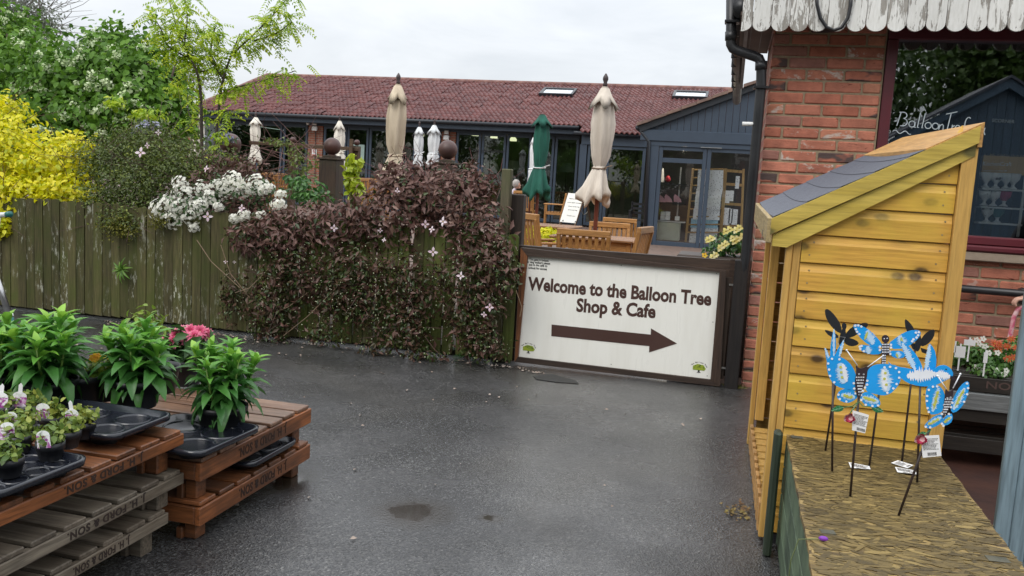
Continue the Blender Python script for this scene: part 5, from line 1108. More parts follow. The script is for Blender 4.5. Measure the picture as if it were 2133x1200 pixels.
# ================================================================== box with an OSB top
ZB = .42
def O(px, py): return U(px, py, z=ZB)
def osb_mat():
    m, t, b, o = new_mat('strand_board'); c = N(t, 'ShaderNodeTexCoord'); wv = c.outputs['Object']
    cols = None
    for i, (sx, sy, rot) in enumerate(((18, 62, .10), (26, 58, -.3), (15, 70, .03), (34, 44, .7))):
        mp = N(t, 'ShaderNodeMapping'); mp.inputs['Scale'].default_value = (sx, sy, 1); mp.inputs['Rotation'].default_value = (0, 0, rot); mp.inputs['Location'].default_value = (i*3.1, i*1.7, 0); t.links.new(wv, mp.inputs['Vector'])
        nz = N(t, 'ShaderNodeTexNoise', i_Scale=.9, i_Detail=2.0); t.links.new(mp.outputs[0], nz.inputs['Vector']); mx = N(t, 'ShaderNodeMix', data_type='VECTOR'); mx.inputs['Factor'].default_value = .2
        t.links.new(mp.outputs[0], mx.inputs['A']); t.links.new(nz.outputs['Color'], mx.inputs['B'])
        vo = N(t, 'ShaderNodeTexVoronoi', i_Scale=1.0, i_Randomness=1.0); vo.voronoi_dimensions = '3D'; t.links.new(mx.outputs['Result'], vo.inputs['Vector'])
        sp = N(t, 'ShaderNodeSeparateColor'); t.links.new(vo.outputs['Color'], sp.inputs[0])
        cl = ramp(t, sp.outputs[0], [(0, (.06, .038, .012)), (.3, (.15, .098, .03)), (.6, (.23, .155, .05)), (.85, (.36, .25, .09)), (1, (.09, .056, .02))])
        if cols is None: cols = cl; hh = vo.outputs['Distance']
        else:
            f_ = ramp(t, sp.outputs[1], [(.55, 0.0), (.57, 1.0)]); cols = mixc(t, f_, cols, cl)
    sm_ = N(t, 'ShaderNodeMapping'); sm_.inputs['Scale'].default_value = (30, 200, 1); t.links.new(wv, sm_.inputs['Vector']); cols = mixc(t, .75, cols, ramp(t, noise(t, sm_.outputs[0], 1.0, 5, .7), [(.32, .38), (.55, 1.05), (.72, 1.4)]), 'MULTIPLY')
    sp_ = N(t, 'ShaderNodeMapping'); sp_.inputs['Scale'].default_value = (60, 130, 1); t.links.new(wv, sp_.inputs['Vector']); cols = mixc(t, ramp(t, noise(t, sp_.outputs[0], 1.0, 3, .6), [(.66, 0.0), (.70, .9)]), cols, (.035, .024, .012))
    g = noise(t, wv, 3.0, 5, .65); cols = mixc(t, .8, cols, ramp(t, g, [(.32, .55), (.5, .9), (.68, 1.15)]), 'MULTIPLY')
    gm = noise(t, wv, 2.0, 4, .6); cols = mixc(t, ramp(t, gm, [(.55, 0.0), (.75, .5)]), cols, (.10, .085, .05))
    t.links.new(cols, b.inputs['Base Color']); b.inputs['Roughness'].default_value = .62
    st = N(t, 'ShaderNodeMapping'); st.inputs['Scale'].default_value = (40, 160, 1); t.links.new(wv, st.inputs['Vector']); bump(t, b, noise(t, st.outputs[0], 1, 4, .6), .5, .004); return m
GRN = wood('green_painted_plank', (.055, .085, .05), (.030, .05, .028), 'y', .65, .12, moss=(.16, .22, .13)); GRNZ = wood('green_painted_post', (.035, .052, .03), (.022, .032, .02), 'z', .6, .1)
c_fl, c_fr, c_nr, c_nl = O(1638, 905), O(1956, 945), O(2150, 1206), O(1692, 1192)
dl = (c_nl-c_fl); c_nl = c_fl+dl*1.45; dr = (c_nr-c_fr); c_nr = c_fr+dr*1.35
print('osb', c_fl, c_fr, c_nr, c_nl)
box = thing('display_box', 'low box with weathered OSB top and green painted plank sides, foreground right', 'box', ((c_fl.x+c_nr.x)/2, (c_fl.y+c_nr.y)/2, 0))
nE = 26; edge = []
def rag(a, b, n=nE, amp=.0025):
    d = (b-a); nn_ = Vector((-d.y, d.x, 0)).normalized(); return [a+d*(i/n)+nn_*random.uniform(-amp, amp) for i in range(n)]
ring = rag(c_fl, c_nl)+rag(c_nl, c_nr)+rag(c_nr, c_fr)+rag(c_fr, c_fl)
n = len(ring); MB().add([(p.x, p.y, ZB) for p in ring]+[(p.x, p.y, ZB-.013) for p in ring], [tuple(range(n)), tuple(range(2*n-1, n-1, -1))]+[(i, n+i, n+(i+1) % n, (i+1) % n) for i in range(n)]).obj('osb_top', osb_mat(), box)
def osb_flakes(n=4200):
    rg = np.random.default_rng(5); V, T, var = [], [], []; k = 0
    ux = (c_fr-c_fl); uy = (c_nl-c_fl)
    for i in range(n):
        a, b = rg.random(), rg.random(); p = c_fl+ux*float(a)+uy*float(b); L = float(rg.uniform(.022, .075)); W = float(rg.uniform(.007, .021)); th = float(rg.normal()*.38 if rg.random() < .85 else rg.normal()*1.0)
        ex = Vector((math.cos(th), math.sin(th), 0)); ey = Vector((-math.sin(th), math.cos(th), 0)); z0 = ZB+.0002+.0014*i/n; tl_ = float(rg.normal()*.0002); tw = float(rg.normal()*.0001)
        pts = [(-1, -.5+.3*rg.random()), (-.35, -1+.25*rg.random()), (.5, -.9+.25*rg.random()), (1, -.3+.3*rg.random()), (.8+.2*rg.random(), .5), (.1, 1-.3*rg.random()), (-.7, .9-.3*rg.random())]
        q = [p+ex*L*.5*float(u)+ey*W*.5*float(v) for u, v in pts]
        w0, w1 = min(a, 1-a)*ux.length, min(b, 1-b)*uy.length
        if w0 < L*.45 or w1 < W: continue
        for (u, v), r in zip(pts, q): V.append((r.x, r.y, z0+abs(tl_)*(1+float(u))+tw*float(v)+.0004)); var.append(0)
        vv = float(np.clip(rg.beta(1.6, 2.6), 0, 1)); var[-7:] = [vv]*7
        T += [(k, k+j, k+j+1) for j in range(1, 6)]; k += 7
    m, t, b, o = new_mat('wood_flake'); at = N(t, 'ShaderNodeAttribute', attribute_name='var'); c = N(t, 'ShaderNodeTexCoord'); mp = N(t, 'ShaderNodeMapping'); mp.inputs['Scale'].default_value = (40, 260, 1); t.links.new(c.outputs['Object'], mp.inputs['Vector'])
    col = ramp(t, at.outputs['Fac'], [(0, (.065, .045, .014)), (.3, (.118, .082, .025)), (.6, (.17, .118, .037)), (1, (.28, .20, .068))]); col = mixc(t, .6, col, ramp(t, noise(t, mp.outputs[0], 1, 4, .6), [(.3, .5), (.6, 1.1)]), 'MULTIPLY')
    col = mixc(t, .8, col, ramp(t, noise(t, c.outputs['Object'], 3.2, 5, .65), [(.32, .5), (.5, .9), (.68, 1.2)]), 'MULTIPLY'); t.links.new(col, b.inputs['Base Color']); b.inputs['Roughness'].default_value = .6
    arrays('wood_flakes', np.array(V), np.array(T), m, np.array(var), box, kind='stuff')
osb_flakes()
for (qx, qy, w_, h_, rz) in ((1724, 1110, .036, .013, .15), (2078, 1167, .05, .016, .1), (1660, 912, .04, .014, .1)):
    p = O(qx, qy); MB().box(-w_/2, w_/2, -h_, h_, .0022, .0032, 0, Matrix.Translation(p) @ Matrix.Rotation(rz, 4, 'Z')).obj('bare_patch', plain('grey_chipboard_patch', (.09, .085, .06), (.05, .05, .035), 30, .8), box)
def side(a, b, inset, np_):
    d = (b-a).normalized(); nn_ = Vector((-d.y, d.x, 0)); 
    for i in range(np_):
        z0 = .02+i*(ZB-.035)/np_; z1 = z0+(ZB-.035)/np_-.004
        MB().beam(a+nn_*inset+Vector((0, 0, (z0+z1)/2-ZB)), b+nn_*inset+Vector((0, 0, (z0+z1)/2-ZB)), .016, z1-z0, c=.003).obj('side_plank', GRN, box)
side(c_fl, c_nl, .012, 4); side(c_nr, c_fr, .012, 4); side(c_fr, c_fl, .02, 4)
d = (c_nl-c_fl).normalized(); out_ = Vector((d.y, -d.x, 0))
p = c_fl-out_*-.012+d*.06
for f_, zt in ((.045, ZB+.03), (.80, ZB-.01)):
    p = c_fl+(c_nl-c_fl)*f_+Vector((-.032 if f_ < .5 else .012, 0, 0)); a_ = .014
    MB().box(p.x-a_, p.x+a_, p.y-.03, p.y+.03, 0, zt-(.02 if f_ > .5 else 0), .008).obj('corner_post', GRNZ, box)
p = O(1683, 1128)+Vector((-.03, 0, -.02)); TW = plain('grey_twine', (.2, .19, .15)); tf = thing('purple_bud', 'small purple flower bud with green stalk lying on the edge of the OSB top', 'flower', p)
q2 = O(1707, 1129)+Vector((0, 0, .008)); MB().tube([p+Vector((-.008, -.01, -.14)), p+Vector((-.006, -.01, -.03)), p+Vector((.008, 0, .022)), q2], .0014, 6).obj('stalk', plain('green_stem', (.12, .15, .05)), tf)
MB().ball(q2+Vector((.008, 0, .002)), .008, 10, (1.5, .8, .8)).obj('bud', plain('purple_petal', (.22, .04, .42)), tf, True)
# ================================================================== painted metal garden stakes
def painted(name, c, rough=.35): return plain(name, c, tuple(x*.9 for x in c), 12, rough, coat=.2)
BLUE = painted('sky_blue_enamel', (.012, .33, .80)); PBLUE = painted('pale_blue_enamel', (.50, .70, .88)); PWHITE = painted('white_enamel', (.80, .82, .86)); PYEL = painted('yellow_enamel', (.55, .55, .10)); PDARK = painted('dark_brown_enamel', (.035, .022, .028)); PBLK = painted('black_back_paint', (.010, .010, .012), .5); ROD = plain('brown_rod', (.035, .018, .014), (.02, .012, .01), 20, .45); LEAFG = painted('green_enamel', (.02, .17, .06)); ROSER = painted('rose_red_enamel', (.42, .03, .08)); ROSEP = painted('rose_pink_enamel', (.75, .45, .46)); TAGW = plain('white_card_tag', (.80, .80, .80), (.76, .76, .76), 4, .5)
def cz(x, y): return (1680+x/3.158, 620+y/3.158)
def stake_y(px, py): return O(px, py)
class Stake:
    def __init__(s, name, lab, cat, base, top, dy=0.0):
        s.b = O(*base); s.y = s.b.y+dy; s.t = thing(name, lab, cat, s.b, 0, 'painted metal garden stakes'); s.k = 0
        tp = U(*top, y=s.y); MB().tube([s.b-Vector((0, 0, .008)), tp+Vector((0, .004, 0))], .0034, 8).obj('rod', ROD, s.t, True)
    def P(s, c, dy=0): return U(*cz(c[0], c[1]), y=s.y+dy)
    def plate(s, name, pts, mt, dy=0.0, th=.0012, par=None, fold=0.0, axis=None, smooth_=True):
        if smooth_ and len(pts) > 4:
            gx, gy = sum(p[0] for p in pts)/len(pts), sum(p[1] for p in pts)/len(pts); pts = [(gx+(p[0]-gx)*1.06, gy+(p[1]-gy)*1.06) for p in pts]
            n = len(pts); pts = [p for i in range(n) for p in ((.75*pts[i][0]+.25*pts[(i+1) % n][0], .75*pts[i][1]+.25*pts[(i+1) % n][1]), (.25*pts[i][0]+.75*pts[(i+1) % n][0], .25*pts[i][1]+.75*pts[(i+1) % n][1]))]
        ps = [s.P(p, dy) for p in pts]; c = s.P(axis, dy) if axis else None
        V = [Vector((p.x, p.y-(abs(p.x-c.x)*fold if c else 0), p.z)) for p in ps]; n = len(V)
        m = MB(); ctr = sum(V, Vector())/n
        m.add(V+[v+Vector((0, th, 0)) for v in V], [tuple(range(n)), tuple(range(2*n-1, n-1, -1))]+[(i, n+i, n+(i+1) % n, (i+1) % n) for i in range(n)])
        return m.obj(name, mt, par or s.t)
    def feather(s, par, a, b, w, mt, axis, fold, dy=-.0012, seed=0, n=15):
        """a brush-stroke band from a to b with a ragged outline"""
        r_ = random.Random(seed); ax, ay = b[0]-a[0], b[1]-a[1]; L = math.hypot(ax, ay); nx_, ny_ = -ay/L, ax/L; up_, dn_ = [], []
        for i in range(2*n+1):
            f_ = i/(2*n); e = math.sin(PI*min(1, max(0, f_*.9+.05)))**.6; k1 = 1.3*w*e*(r_.uniform(.75, 1.2) if i % 2 else r_.uniform(.35, .6)); k2 = 1.3*w*e*(r_.uniform(.6, 1.3) if i % 2 else r_.uniform(.3, .7))
            up_.append((a[0]+ax*f_+nx_*k1, a[1]+ay*f_+ny_*k1)); dn_.append((a[0]+ax*f_-nx_*k2, a[1]+ay*f_-ny_*k2))
        # strip of small quads so that the ragged band lies flat on the wing
        pu = [s.P(p, dy) for p in up_]; pd = [s.P(p, dy) for p in dn_]; c = s.P(axis, dy)
        fx_ = lambda p: Vector((p.x, p.y-abs(p.x-c.x)*fold, p.z)); m = MB(); V = [fx_(p) for p in pu]+[fx_(p) for p in pd]; k = len(pu)
        m.add(V, [(i, i+1, k+i+1, k+i) for i in range(k-1)]); return m.obj('brush_stroke', mt, par)
    def dots(s, par, pts, r, mt, axis, fold, dy=-.0016):
        m = MB(); c = s.P(axis, dy)
        for p in pts: q_ = s.P(p, dy); m.disc((q_.x, q_.y-abs(q_.x-c.x)*fold, q_.z), r/3.158/PXM(q_), n=9)
        return m.obj('painted_dots', mt, par)
    def tagcard(s, pts, dy, nm='price_tag'):
        ps = [s.P(p, dy) for p in pts]; m = MB().add(ps+[p+Vector((0, .0006, 0)) for p in ps], [(0, 1, 2, 3), (7, 6, 5, 4)]+[(i, 4+i, 4+(i+1) % 4, (i+1) % 4) for i in range(4)]); o = m.obj(nm, TAGW, s.t); tag_print(o, ps, Vector((0, -.0004, 0)))
def tag_print(o, ps, off):
    ex, ez = ps[1]-ps[0], ps[3]-ps[0]; m = MB(); r_ = random.Random(3)
    def R_(u0, u1, v0, v1): m.add([ps[0]+ex*u+ez*v+off for u, v in ((u0, v0), (u1, v0), (u1, v1), (u0, v1))], [(0, 1, 2, 3)])
    for i in range(9):
        v = .14+.06*i; u = .08
        while u < .9-(i % 4)*.08: w_ = r_.uniform(.03, .1); R_(u, min(.92, u+w_), v, v+.028); u += w_+.02
    u = .28
    while u < .78: w_ = r_.choice((.01, .018, .028)); R_(u, u+w_, .77, .92); u += w_+r_.choice((.01, .016))
    m.obj('printing', BLACKPL, o)
def rose(s, c, r, dy):
    m = MB(); m2 = MB(); p = s.P(c, dy); q = r/3.158/PXM(p); rd = random.Random(int(c[0]))
    for i in range(14):
        a = i*2.4; rr = q*(.25+.75*i/14); ctr = p+Vector((rr*.7*math.cos(a), -.006*(1-i/14), rr*.7*math.sin(a))); n_ = 6
        V = [ctr+Vector((.42*q*math.cos(a+t_)*1.0, -.006*math.cos(t_), .42*q*math.sin(a+t_))) for t_ in [2*PI*k/n_ for k in range(n_)]]
        (m if i % 3 else m2).add(V+[ctr+Vector((0, .004, 0))], [(k, (k+1) % n_, n_) for k in range(n_)])
    o = m.obj('rose', ROSER, s.t); m2.obj('pale_petals', ROSEP, o)
def leafp(s, pts, dy, stem=None):
    o = s.plate('leaf', pts, LEAFG, dy, .001); c = ((pts[0][0]), pts[0][1])
    m = MB(); a, b = s.P(pts[0], dy-.0008), s.P(pts[len(pts)//2], dy-.0008); m.tube([a, b], .0007, 4)
    for f_ in (.25, .5, .75):
        p = a.lerp(b, f_)
        for sgn in (-1, 1): m.tube([p, p+Vector(((b-a).x*.16, 0, sgn*.005))], .0005, 4)
    m.obj('leaf_veins', painted('pale_green_enamel', (.25, .5, .3)) if 'pale_green_enamel' not in bpy.data.materials else bpy.data.materials['pale_green_enamel'], o)
    if stem: MB().tube([s.P(p, dy+.001) for p in stem], .0012, 5).obj('leaf_stem', LEAFG, s.t)
def butterfly(s, wings, body, horns, eyes, ax, fold, seed):
    for w_, (bands, dots_) in wings:
        o = s.plate('wing', w_, BLUE, 0, axis=ax, fold=fold)
        for j, (a, b, w2, mt) in enumerate(bands): s.feather(o, a, b, w2, mt, ax, fold, -.0008-.0004*j, seed+j)
        s.dots(o, dots_, 8, PWHITE, ax, fold)
        yd = [(a[0]+(b[0]-a[0])*f_+random.uniform(-6, 6), a[1]+(b[1]-a[1])*f_) for (a, b, w2, mt) in bands[:1] for f_ in (.2, .45, .7)]
        s.dots(o, yd, 9, PYEL, ax, fold, -.0022)
    bo = s.plate('body', body, PDARK, -.004, .004, axis=ax, fold=0)
    ys = sorted(p[1] for p in body); y0 = ys[0]+(ys[-1]-ys[0])*.36; y1 = ys[-1]-(ys[-1]-ys[0])*.12; m = MB()
    for i in range(7):
        f_ = i/6; y = y0+(y1-y0)*f_; hw = 24*(1-f_*.75); xc = ax[0]+ax[2]*(y-ax[1]) if len(ax) > 2 else ax[0]
        for k in range(5): p = s.P((xc-hw+2*hw*k/4, y), -.0046); q = 1/PXM(p); m.box(p.x-.9*q, p.x+.9*q, p.y, p.y+.0005, p.z-1.3*q, p.z+1.3*q)
    m.obj('white_marks', PWHITE, bo)
    for h in horns:
        a, b = s.P(h[0], -.004), s.P(h[1], -.004); MB().tube([a, b], .0015, 6).ball(b, .0028, 8).obj('antenna', PWHITE, s.t, True)
    m = MB()
    for e in eyes: m.disc(s.P(e, -.0048), .0022, n=9)
    o = m.obj('eyes', PWHITE, bo); m = MB()
    for e in eyes: m.disc(s.P(e, -.0054), .0011, n=8)
    m.obj('pupils', PBLK, o)
A1 = (352, 560)
b1 = Stake('butterfly_stake', 'big blue butterfly garden stake with a rose and white tag, front left of the group', 'garden ornament', (1771, 1035), cz(345, 655))
butterfly(b1, [([(130, 420), (150, 385), (200, 383), (250, 405), (292, 445), (318, 500), (328, 560), (325, 615), (250, 590), (200, 575), (162, 540), (140, 490)], ([((215, 425), (245, 560), 36, PBLUE), ((235, 430), (262, 550), 18, PWHITE)], [(163, 395), (213, 400), (137, 425), (144, 465), (150, 507), (178, 550), (310, 562), (313, 597)])),
     ([(325, 625), (262, 595), (215, 610), (197, 642), (212, 668), (262, 690), (300, 680), (335, 655)], ([((225, 635), (318, 655), 22, PBLUE), ((240, 640), (300, 660), 9, PYEL)], [(207, 633), (216, 662), (260, 680), (322, 630)])),
     ([(392, 560), (402, 485), (432, 450), (480, 437), (560, 437), (602, 457), (610, 490), (603, 535), (580, 580), (540, 620), (500, 632), (440, 622), (395, 612)], ([((505, 460), (520, 610), 42, PBLUE), ((500, 470), (515, 600), 22, PWHITE)], [(508, 453), (543, 448), (580, 455), (600, 480), (600, 517), (584, 558), (563, 588), (525, 618), (398, 545), (397, 570), (384, 590)])),
     ([(352, 640), (400, 617), (440, 637), (475, 670), (478, 700), (440, 718), (390, 705), (357, 670)], ([((365, 655), (470, 680), 24, PBLUE), ((370, 652), (455, 675), 10, PYEL)], [(370, 612), (358, 640), (360, 672), (388, 702), (430, 708), (466, 703)]))],
     [(325, 445), (345, 468), (362, 470), (412, 450), (400, 490), (392, 545), (372, 605), (345, 665), (325, 620), (320, 545), (330, 490)], [((335, 446), (264, 346)), ((402, 456), (504, 382))], [(345, 503), (376, 505)], (352, 500), .22, 11)
leafp(b1, [(245, 722), (215, 708), (185, 720), (163, 745), (200, 752), (235, 745)], -.01, [(335, 690), (300, 715), (245, 722)]); leafp(b1, [(425, 716), (460, 715), (490, 730), (506, 752), (470, 758), (440, 745)], -.008, [(340, 680), (370, 715), (425, 716)])
rose(b1, (280, 790), 36, -.016); b1.tagcard([(303, 741), (411, 772), (385, 893), (299, 872)], -.012)
MB().tube([b1.P((340, 690), -.006), b1.P((300, 740), -.012), b1.P((282, 770), -.012)], .0014, 6).obj('rose_stem', LEAFG, b1.t)
b2 = Stake('butterfly_stake', 'blue butterfly garden stake leaning at the right front of the group, its tag hanging below', 'garden ornament', (1870, 1075), cz(815, 860))
butterfly(b2, [([(780, 605), (800, 575), (850, 570), (890, 602), (908, 650), (908, 700), (895, 742), (850, 760), (803, 755), (780, 700)], ([((865, 590), (825, 745), 22, PBLUE), ((862, 610), (832, 730), 10, PYEL)], [(797, 600), (826, 580), (855, 580), (786, 640), (784, 672), (790, 720), (798, 745), (905, 705), (902, 735)])),
     ([(895, 765), (842, 775), (792, 810), (768, 840), (802, 855), (860, 838), (892, 810)], ([((790, 830), (885, 785), 16, PBLUE), ((800, 830), (870, 795), 7, PYEL)], [(778, 842), (808, 848), (888, 763)])),
     ([(950, 700), (980, 630), (1010, 580), (1045, 550), (1062, 560), (1055, 620), (1030, 690), (990, 740), (955, 752)], ([((1035, 590), (965, 735), 18, PBLUE), ((1030, 600), (975, 715), 8, PYEL)], [(1050, 560), (1056, 590), (1050, 630), (1030, 680), (958, 690), (950, 720)])),
     ([(900, 792), (950, 757), (960, 790), (945, 825), (905, 843), (887, 830)], ([((905, 825), (952, 780), 12, PBLUE), ((908, 820), (945, 785), 6, PYEL)], [(890, 828), (900, 842), (936, 765)]))],
     [(915, 600), (936, 627), (968, 600), (958, 660), (942, 705), (920, 765), (895, 792), (898, 740), (908, 680)], [((920, 602), (863, 516)), ((964, 597), (1012, 502))], [(927, 660), (948, 657)], (928, 700, -.33), .25, 31)
leafp(b2, [(790, 890), (765, 880), (740, 895), (727, 920), (755, 920), (780, 905)], -.012, [(820, 870), (805, 880), (790, 890)]); rose(b2, (748, 928), 40, -.016); b2.tagcard([(752, 911), (872, 904), (888, 1041), (764, 1054)], -.012)
dr_ = Stake('dragonfly_stake', 'blue dragonfly garden stake with spread wings at the back middle of the group', 'garden ornament', cz(412, 1112), cz(505, 430)); A3 = (520, 350)
for w_, bands, dd in (([(305, 178), (345, 178), (400, 205), (450, 250), (490, 300), (493, 325), (430, 320), (370, 280), (325, 225)], [((395, 215), (440, 305), 26, PBLUE), ((400, 225), (380, 275), 8, PYEL)], [(318, 182), (338, 180), (358, 188), (322, 205), (330, 222), (345, 238)]),
                  ([(340, 315), (375, 308), (490, 333), (488, 370), (420, 372), (360, 350)], [((400, 318), (410, 368), 20, PBLUE)], [(348, 320), (360, 316), (352, 335), (375, 350), (482, 322), (482, 345)]),
                  ([(545, 300), (590, 265), (640, 230), (700, 212), (745, 220), (735, 260), (690, 300), (640, 330), (560, 335)], [((610, 250), (640, 325), 26, PBLUE), ((620, 260), (630, 310), 8, PYEL)], [(735, 225), (716, 228), (730, 245), (720, 260), (700, 272), (692, 285), (555, 310), (555, 328)]),
                  ([(540, 350), (640, 350), (645, 388), (600, 400), (560, 385)], [((600, 355), (605, 395), 18, PBLUE), ((590, 365), (600, 395), 6, PYEL)], [(545, 352), (550, 370)])):
    o = dr_.plate('wing', w_, BLUE, 0, axis=A3, fold=.1)
    for j, (a, b, w2, mt) in enumerate(bands): dr_.feather(o, a, b, w2, mt, A3, .1, -.0008-.0004*j, 5+j)
    dr_.dots(o, dd, 8, PWHITE, A3, .1)
dr_.plate('head', [(520+25*math.cos(a), 273+27*math.sin(a)) for a in [2*PI*i/14 for i in range(14)]], PDARK, -.004, .005, smooth_=False)
bo = dr_.plate('body', [(496, 305), (520, 298), (545, 305), (545, 370), (524, 378), (522, 442), (490, 442), (498, 378), (494, 370)], PDARK, -.004, .004, smooth_=False); m = MB(); m2 = MB()
for i, y in enumerate((308, 325, 342, 359, 382, 398, 414, 430)):
    for k in range(5 if i < 4 else 3): p = dr_.P((520-20+10*k if i < 4 else 509-9+9*k, y), -.0046); q = 1/PXM(p); m.box(p.x-.9*q, p.x+.9*q, p.y, p.y+.0005, p.z-1.4*q, p.z+1.4*q)
for e in ((511, 270), (531, 268)): m2.disc(dr_.P(e, -.0046), .002, n=8)
m.obj('white_marks', PWHITE, bo); m2.obj('eyes', PWHITE, bo)
bk = Stake('bird_stake', 'blue and white swallow-like bird garden stake with raised wings, right of the middle', 'garden ornament', (1911, 1006), cz(750, 575)); AB = (760, 480)
for w_, bd_ in (([(618, 287), (660, 310), (710, 360), (747, 420), (765, 478), (720, 484), (680, 440), (645, 370)], ((632, 300), (715, 475), 20)), ([(805, 300), (840, 340), (855, 400), (850, 470), (820, 490), (765, 488), (790, 430), (800, 370)], ((812, 310), (785, 480), 16))):
    o = bk.plate('wing', w_, BLUE, .003, axis=AB, fold=-.1); bk.feather(o, bd_[0], bd_[1], bd_[2], PBLUE, AB, -.1, .0018, 8)
bo = bk.plate('body', [(548, 420), (562, 440), (610, 458), (680, 468), (760, 488), (830, 478), (865, 450), (905, 446), (940, 468), (957, 505), (938, 527), (900, 545), (850, 570), (780, 582), (700, 570), (640, 540), (600, 500), (562, 462)], BLUE, -.002, .003)
bk.feather(bo, (660, 515), (850, 500), 38, PWHITE, AB, 0, -.003, 4, 12); bk.feather(bo, (850, 500), (945, 520), 26, PWHITE, AB, 0, -.0034, 6, 8)
bk.plate('beak', [(938, 512), (972, 522), (1002, 560), (962, 540), (940, 530)], PDARK, -.002, .003, smooth_=False); MB().disc(bk.P((918, 472), -.0036), .0022, n=8).obj('eye', PDARK, bo)
bb = Stake('bird_stake', 'blue bird stake hidden behind the big butterfly except for its pointed feathers', 'garden ornament', cz(170, 1146), cz(175, 545), .0); AC = (190, 400)
for w_ in ([(120, 330), (135, 345), (155, 420), (150, 470), (128, 400)], [(180, 205), (190, 250), (195, 330), (180, 390), (155, 390), (160, 300)], [(244, 278), (240, 330), (215, 390), (185, 385), (210, 330)]):
    o = bb.plate('feather', w_, BLUE, .0, axis=AC, fold=.03); bb.feather(o, w_[0], w_[len(w_)//2], 8, PBLUE, AC, .03, -.001, 3, 6)
bb.plate('body', [(150, 380), (190, 375), (225, 400), (230, 480), (205, 545), (165, 545), (145, 470)], BLUE, .004, .003)
def blackfly(base, top, lab, wings, body):
    s = Stake('butterfly_stake', lab, 'garden ornament', base, top)
    for w_ in wings: s.plate('wing', w_, PBLK, 0, axis=body[0], fold=-.12)
    s.plate('body', body, PBLK, -.003, .005); return s
k1 = blackfly(cz(123, 1010), cz(235, 280), 'black-backed dragonfly stake turned away, at the back left of the group', [[(124, 82), (150, 82), (190, 122), (225, 180), (232, 235), (190, 217), (150, 172), (128, 125)], [(260, 237), (300, 195), (360, 172), (400, 170), (405, 192), (360, 227), (300, 262), (255, 265)], [(117, 214), (150, 220), (212, 247), (205, 270), (150, 255)], [(250, 265), (300, 270), (345, 295), (335, 315), (290, 322), (250, 300)]],
             [(247, 168), (262, 178), (262, 198), (255, 210), (262, 260), (240, 310), (212, 312), (220, 250), (238, 208), (232, 195), (235, 175)])
MB().tube([k1.P(p, -.006) for p in ((236, 300), (255, 262), (210, 255), (208, 300))], .001, 5).ball(k1.P((208, 305), -.006), .0022, 8).obj('wire', STEEL, k1.t)
blackfly(cz(627, 1082), cz(715, 340), 'black-backed butterfly stake turned away, behind the bird', [[(648, 140), (680, 165), (712, 212), (722, 252), (690, 262), (655, 212)], [(745, 290), (780, 240), (820, 215), (845, 214), (840, 262), (800, 307), (755, 322)], [(680, 300), (730, 302), (740, 340), (700, 342)], [(750, 330), (797, 345), (790, 372), (760, 362)]], [(730, 240), (752, 250), (755, 300), (740, 350), (718, 350), (715, 290)])
for i, (pts, lab) in enumerate(((((275, 1090), (412, 1117), (421, 1137), (290, 1127)), 'white price tag lying flat between the two left stakes'), (((555, 1096), (600, 1080), (702, 1112), (662, 1132)), 'white price tag lying flat, upper of the two near the bird stake'), (((580, 1125), (716, 1150), (722, 1174), (596, 1160)), 'white price tag lying flat, lower of the two near the bird stake'))):
    ps = [O(*cz(*p))+Vector((0, 0, .0042+.001*i)) for p in pts]
    o = tag(MB().add(ps+[p-Vector((0, 0, .0007)) for p in ps], [(3, 2, 1, 0), (4, 5, 6, 7)]+[(i_, (i_+1) % 4, 4+(i_+1) % 4, 4+i_) for i_ in range(4)]).obj('price_tag', TAGW), lab, 'tag', 'price tags on the OSB top'); tag_print(o, ps, Vector((0, 0, .0005)))
# ================================================================== blue-grey board screen and person with a pink stick at the right edge
YS = U(2065, 1110, z=.16).y; xe = U(2100, 870, y=YS).x; BG = wood('blue_grey_painted_board', (.20, .275, .315), (.16, .225, .265), 'z', .5, .06, .6)
scn = thing('board_screen', 'pale blue-grey painted board screen at the right edge behind the OSB box', 'screen', (xe+.3, YS, 0))
zt_ = U(2130, 640, y=YS).z
for i in range(7): x = xe+i*.0505; MB().box(x, x+.0493, YS-.012, YS+.012, .0, 1.02, .003).obj('board', BG, scn)
for z in (.2, .85): MB().box(xe+.01, xe+.34, YS+.0125, YS+.04, z, z+.06).obj('rail', BG, scn)
# ================================================================== pallets
ORW = wood('orange_stained_pallet_level_x', (.30, .105, .036), (.12, .046, .02), 'x', .4, .25, moss=(.05, .027, .015), spec=.5, gs=.8); ORY = wood('orange_stained_pallet_level_y', (.34, .115, .036), (.13, .046, .018), 'y', .42, .25, moss=(.045, .022, .012), knots=(1.6, (.03, .015, .008)), spec=.5, gs=.8)
ORTOP = wood('wet_pallet_slats', (.32, .19, .125), (.17, .09, .055), 'x', .32, .3, moss=(.12, .065, .04), spec=.5, gs=.8)
GRX = wood('grey_weathered_pallet_x', (.22, .185, .14), (.10, .08, .058), 'x', .6, .3, moss=(.07, .05, .034), gs=.85); GRY = wood('grey_weathered_pallet_y', (.27, .23, .175), (.12, .092, .066), 'y', .6, .22, moss=(.09, .065, .043), knots=(1.8, (.04, .028, .018)), gs=.85)
DKX = wood('dark_pallet_x', (.035, .028, .022), (.02, .016, .013), 'x', .5, .1); DKY = wood('dark_pallet_y', (.05, .028, .02), (.025, .016, .012), 'y', .5, .1)
INK = plain('burnt_brand_ink', (.018, .010, .008), (.03, .015, .01), 30, .8)
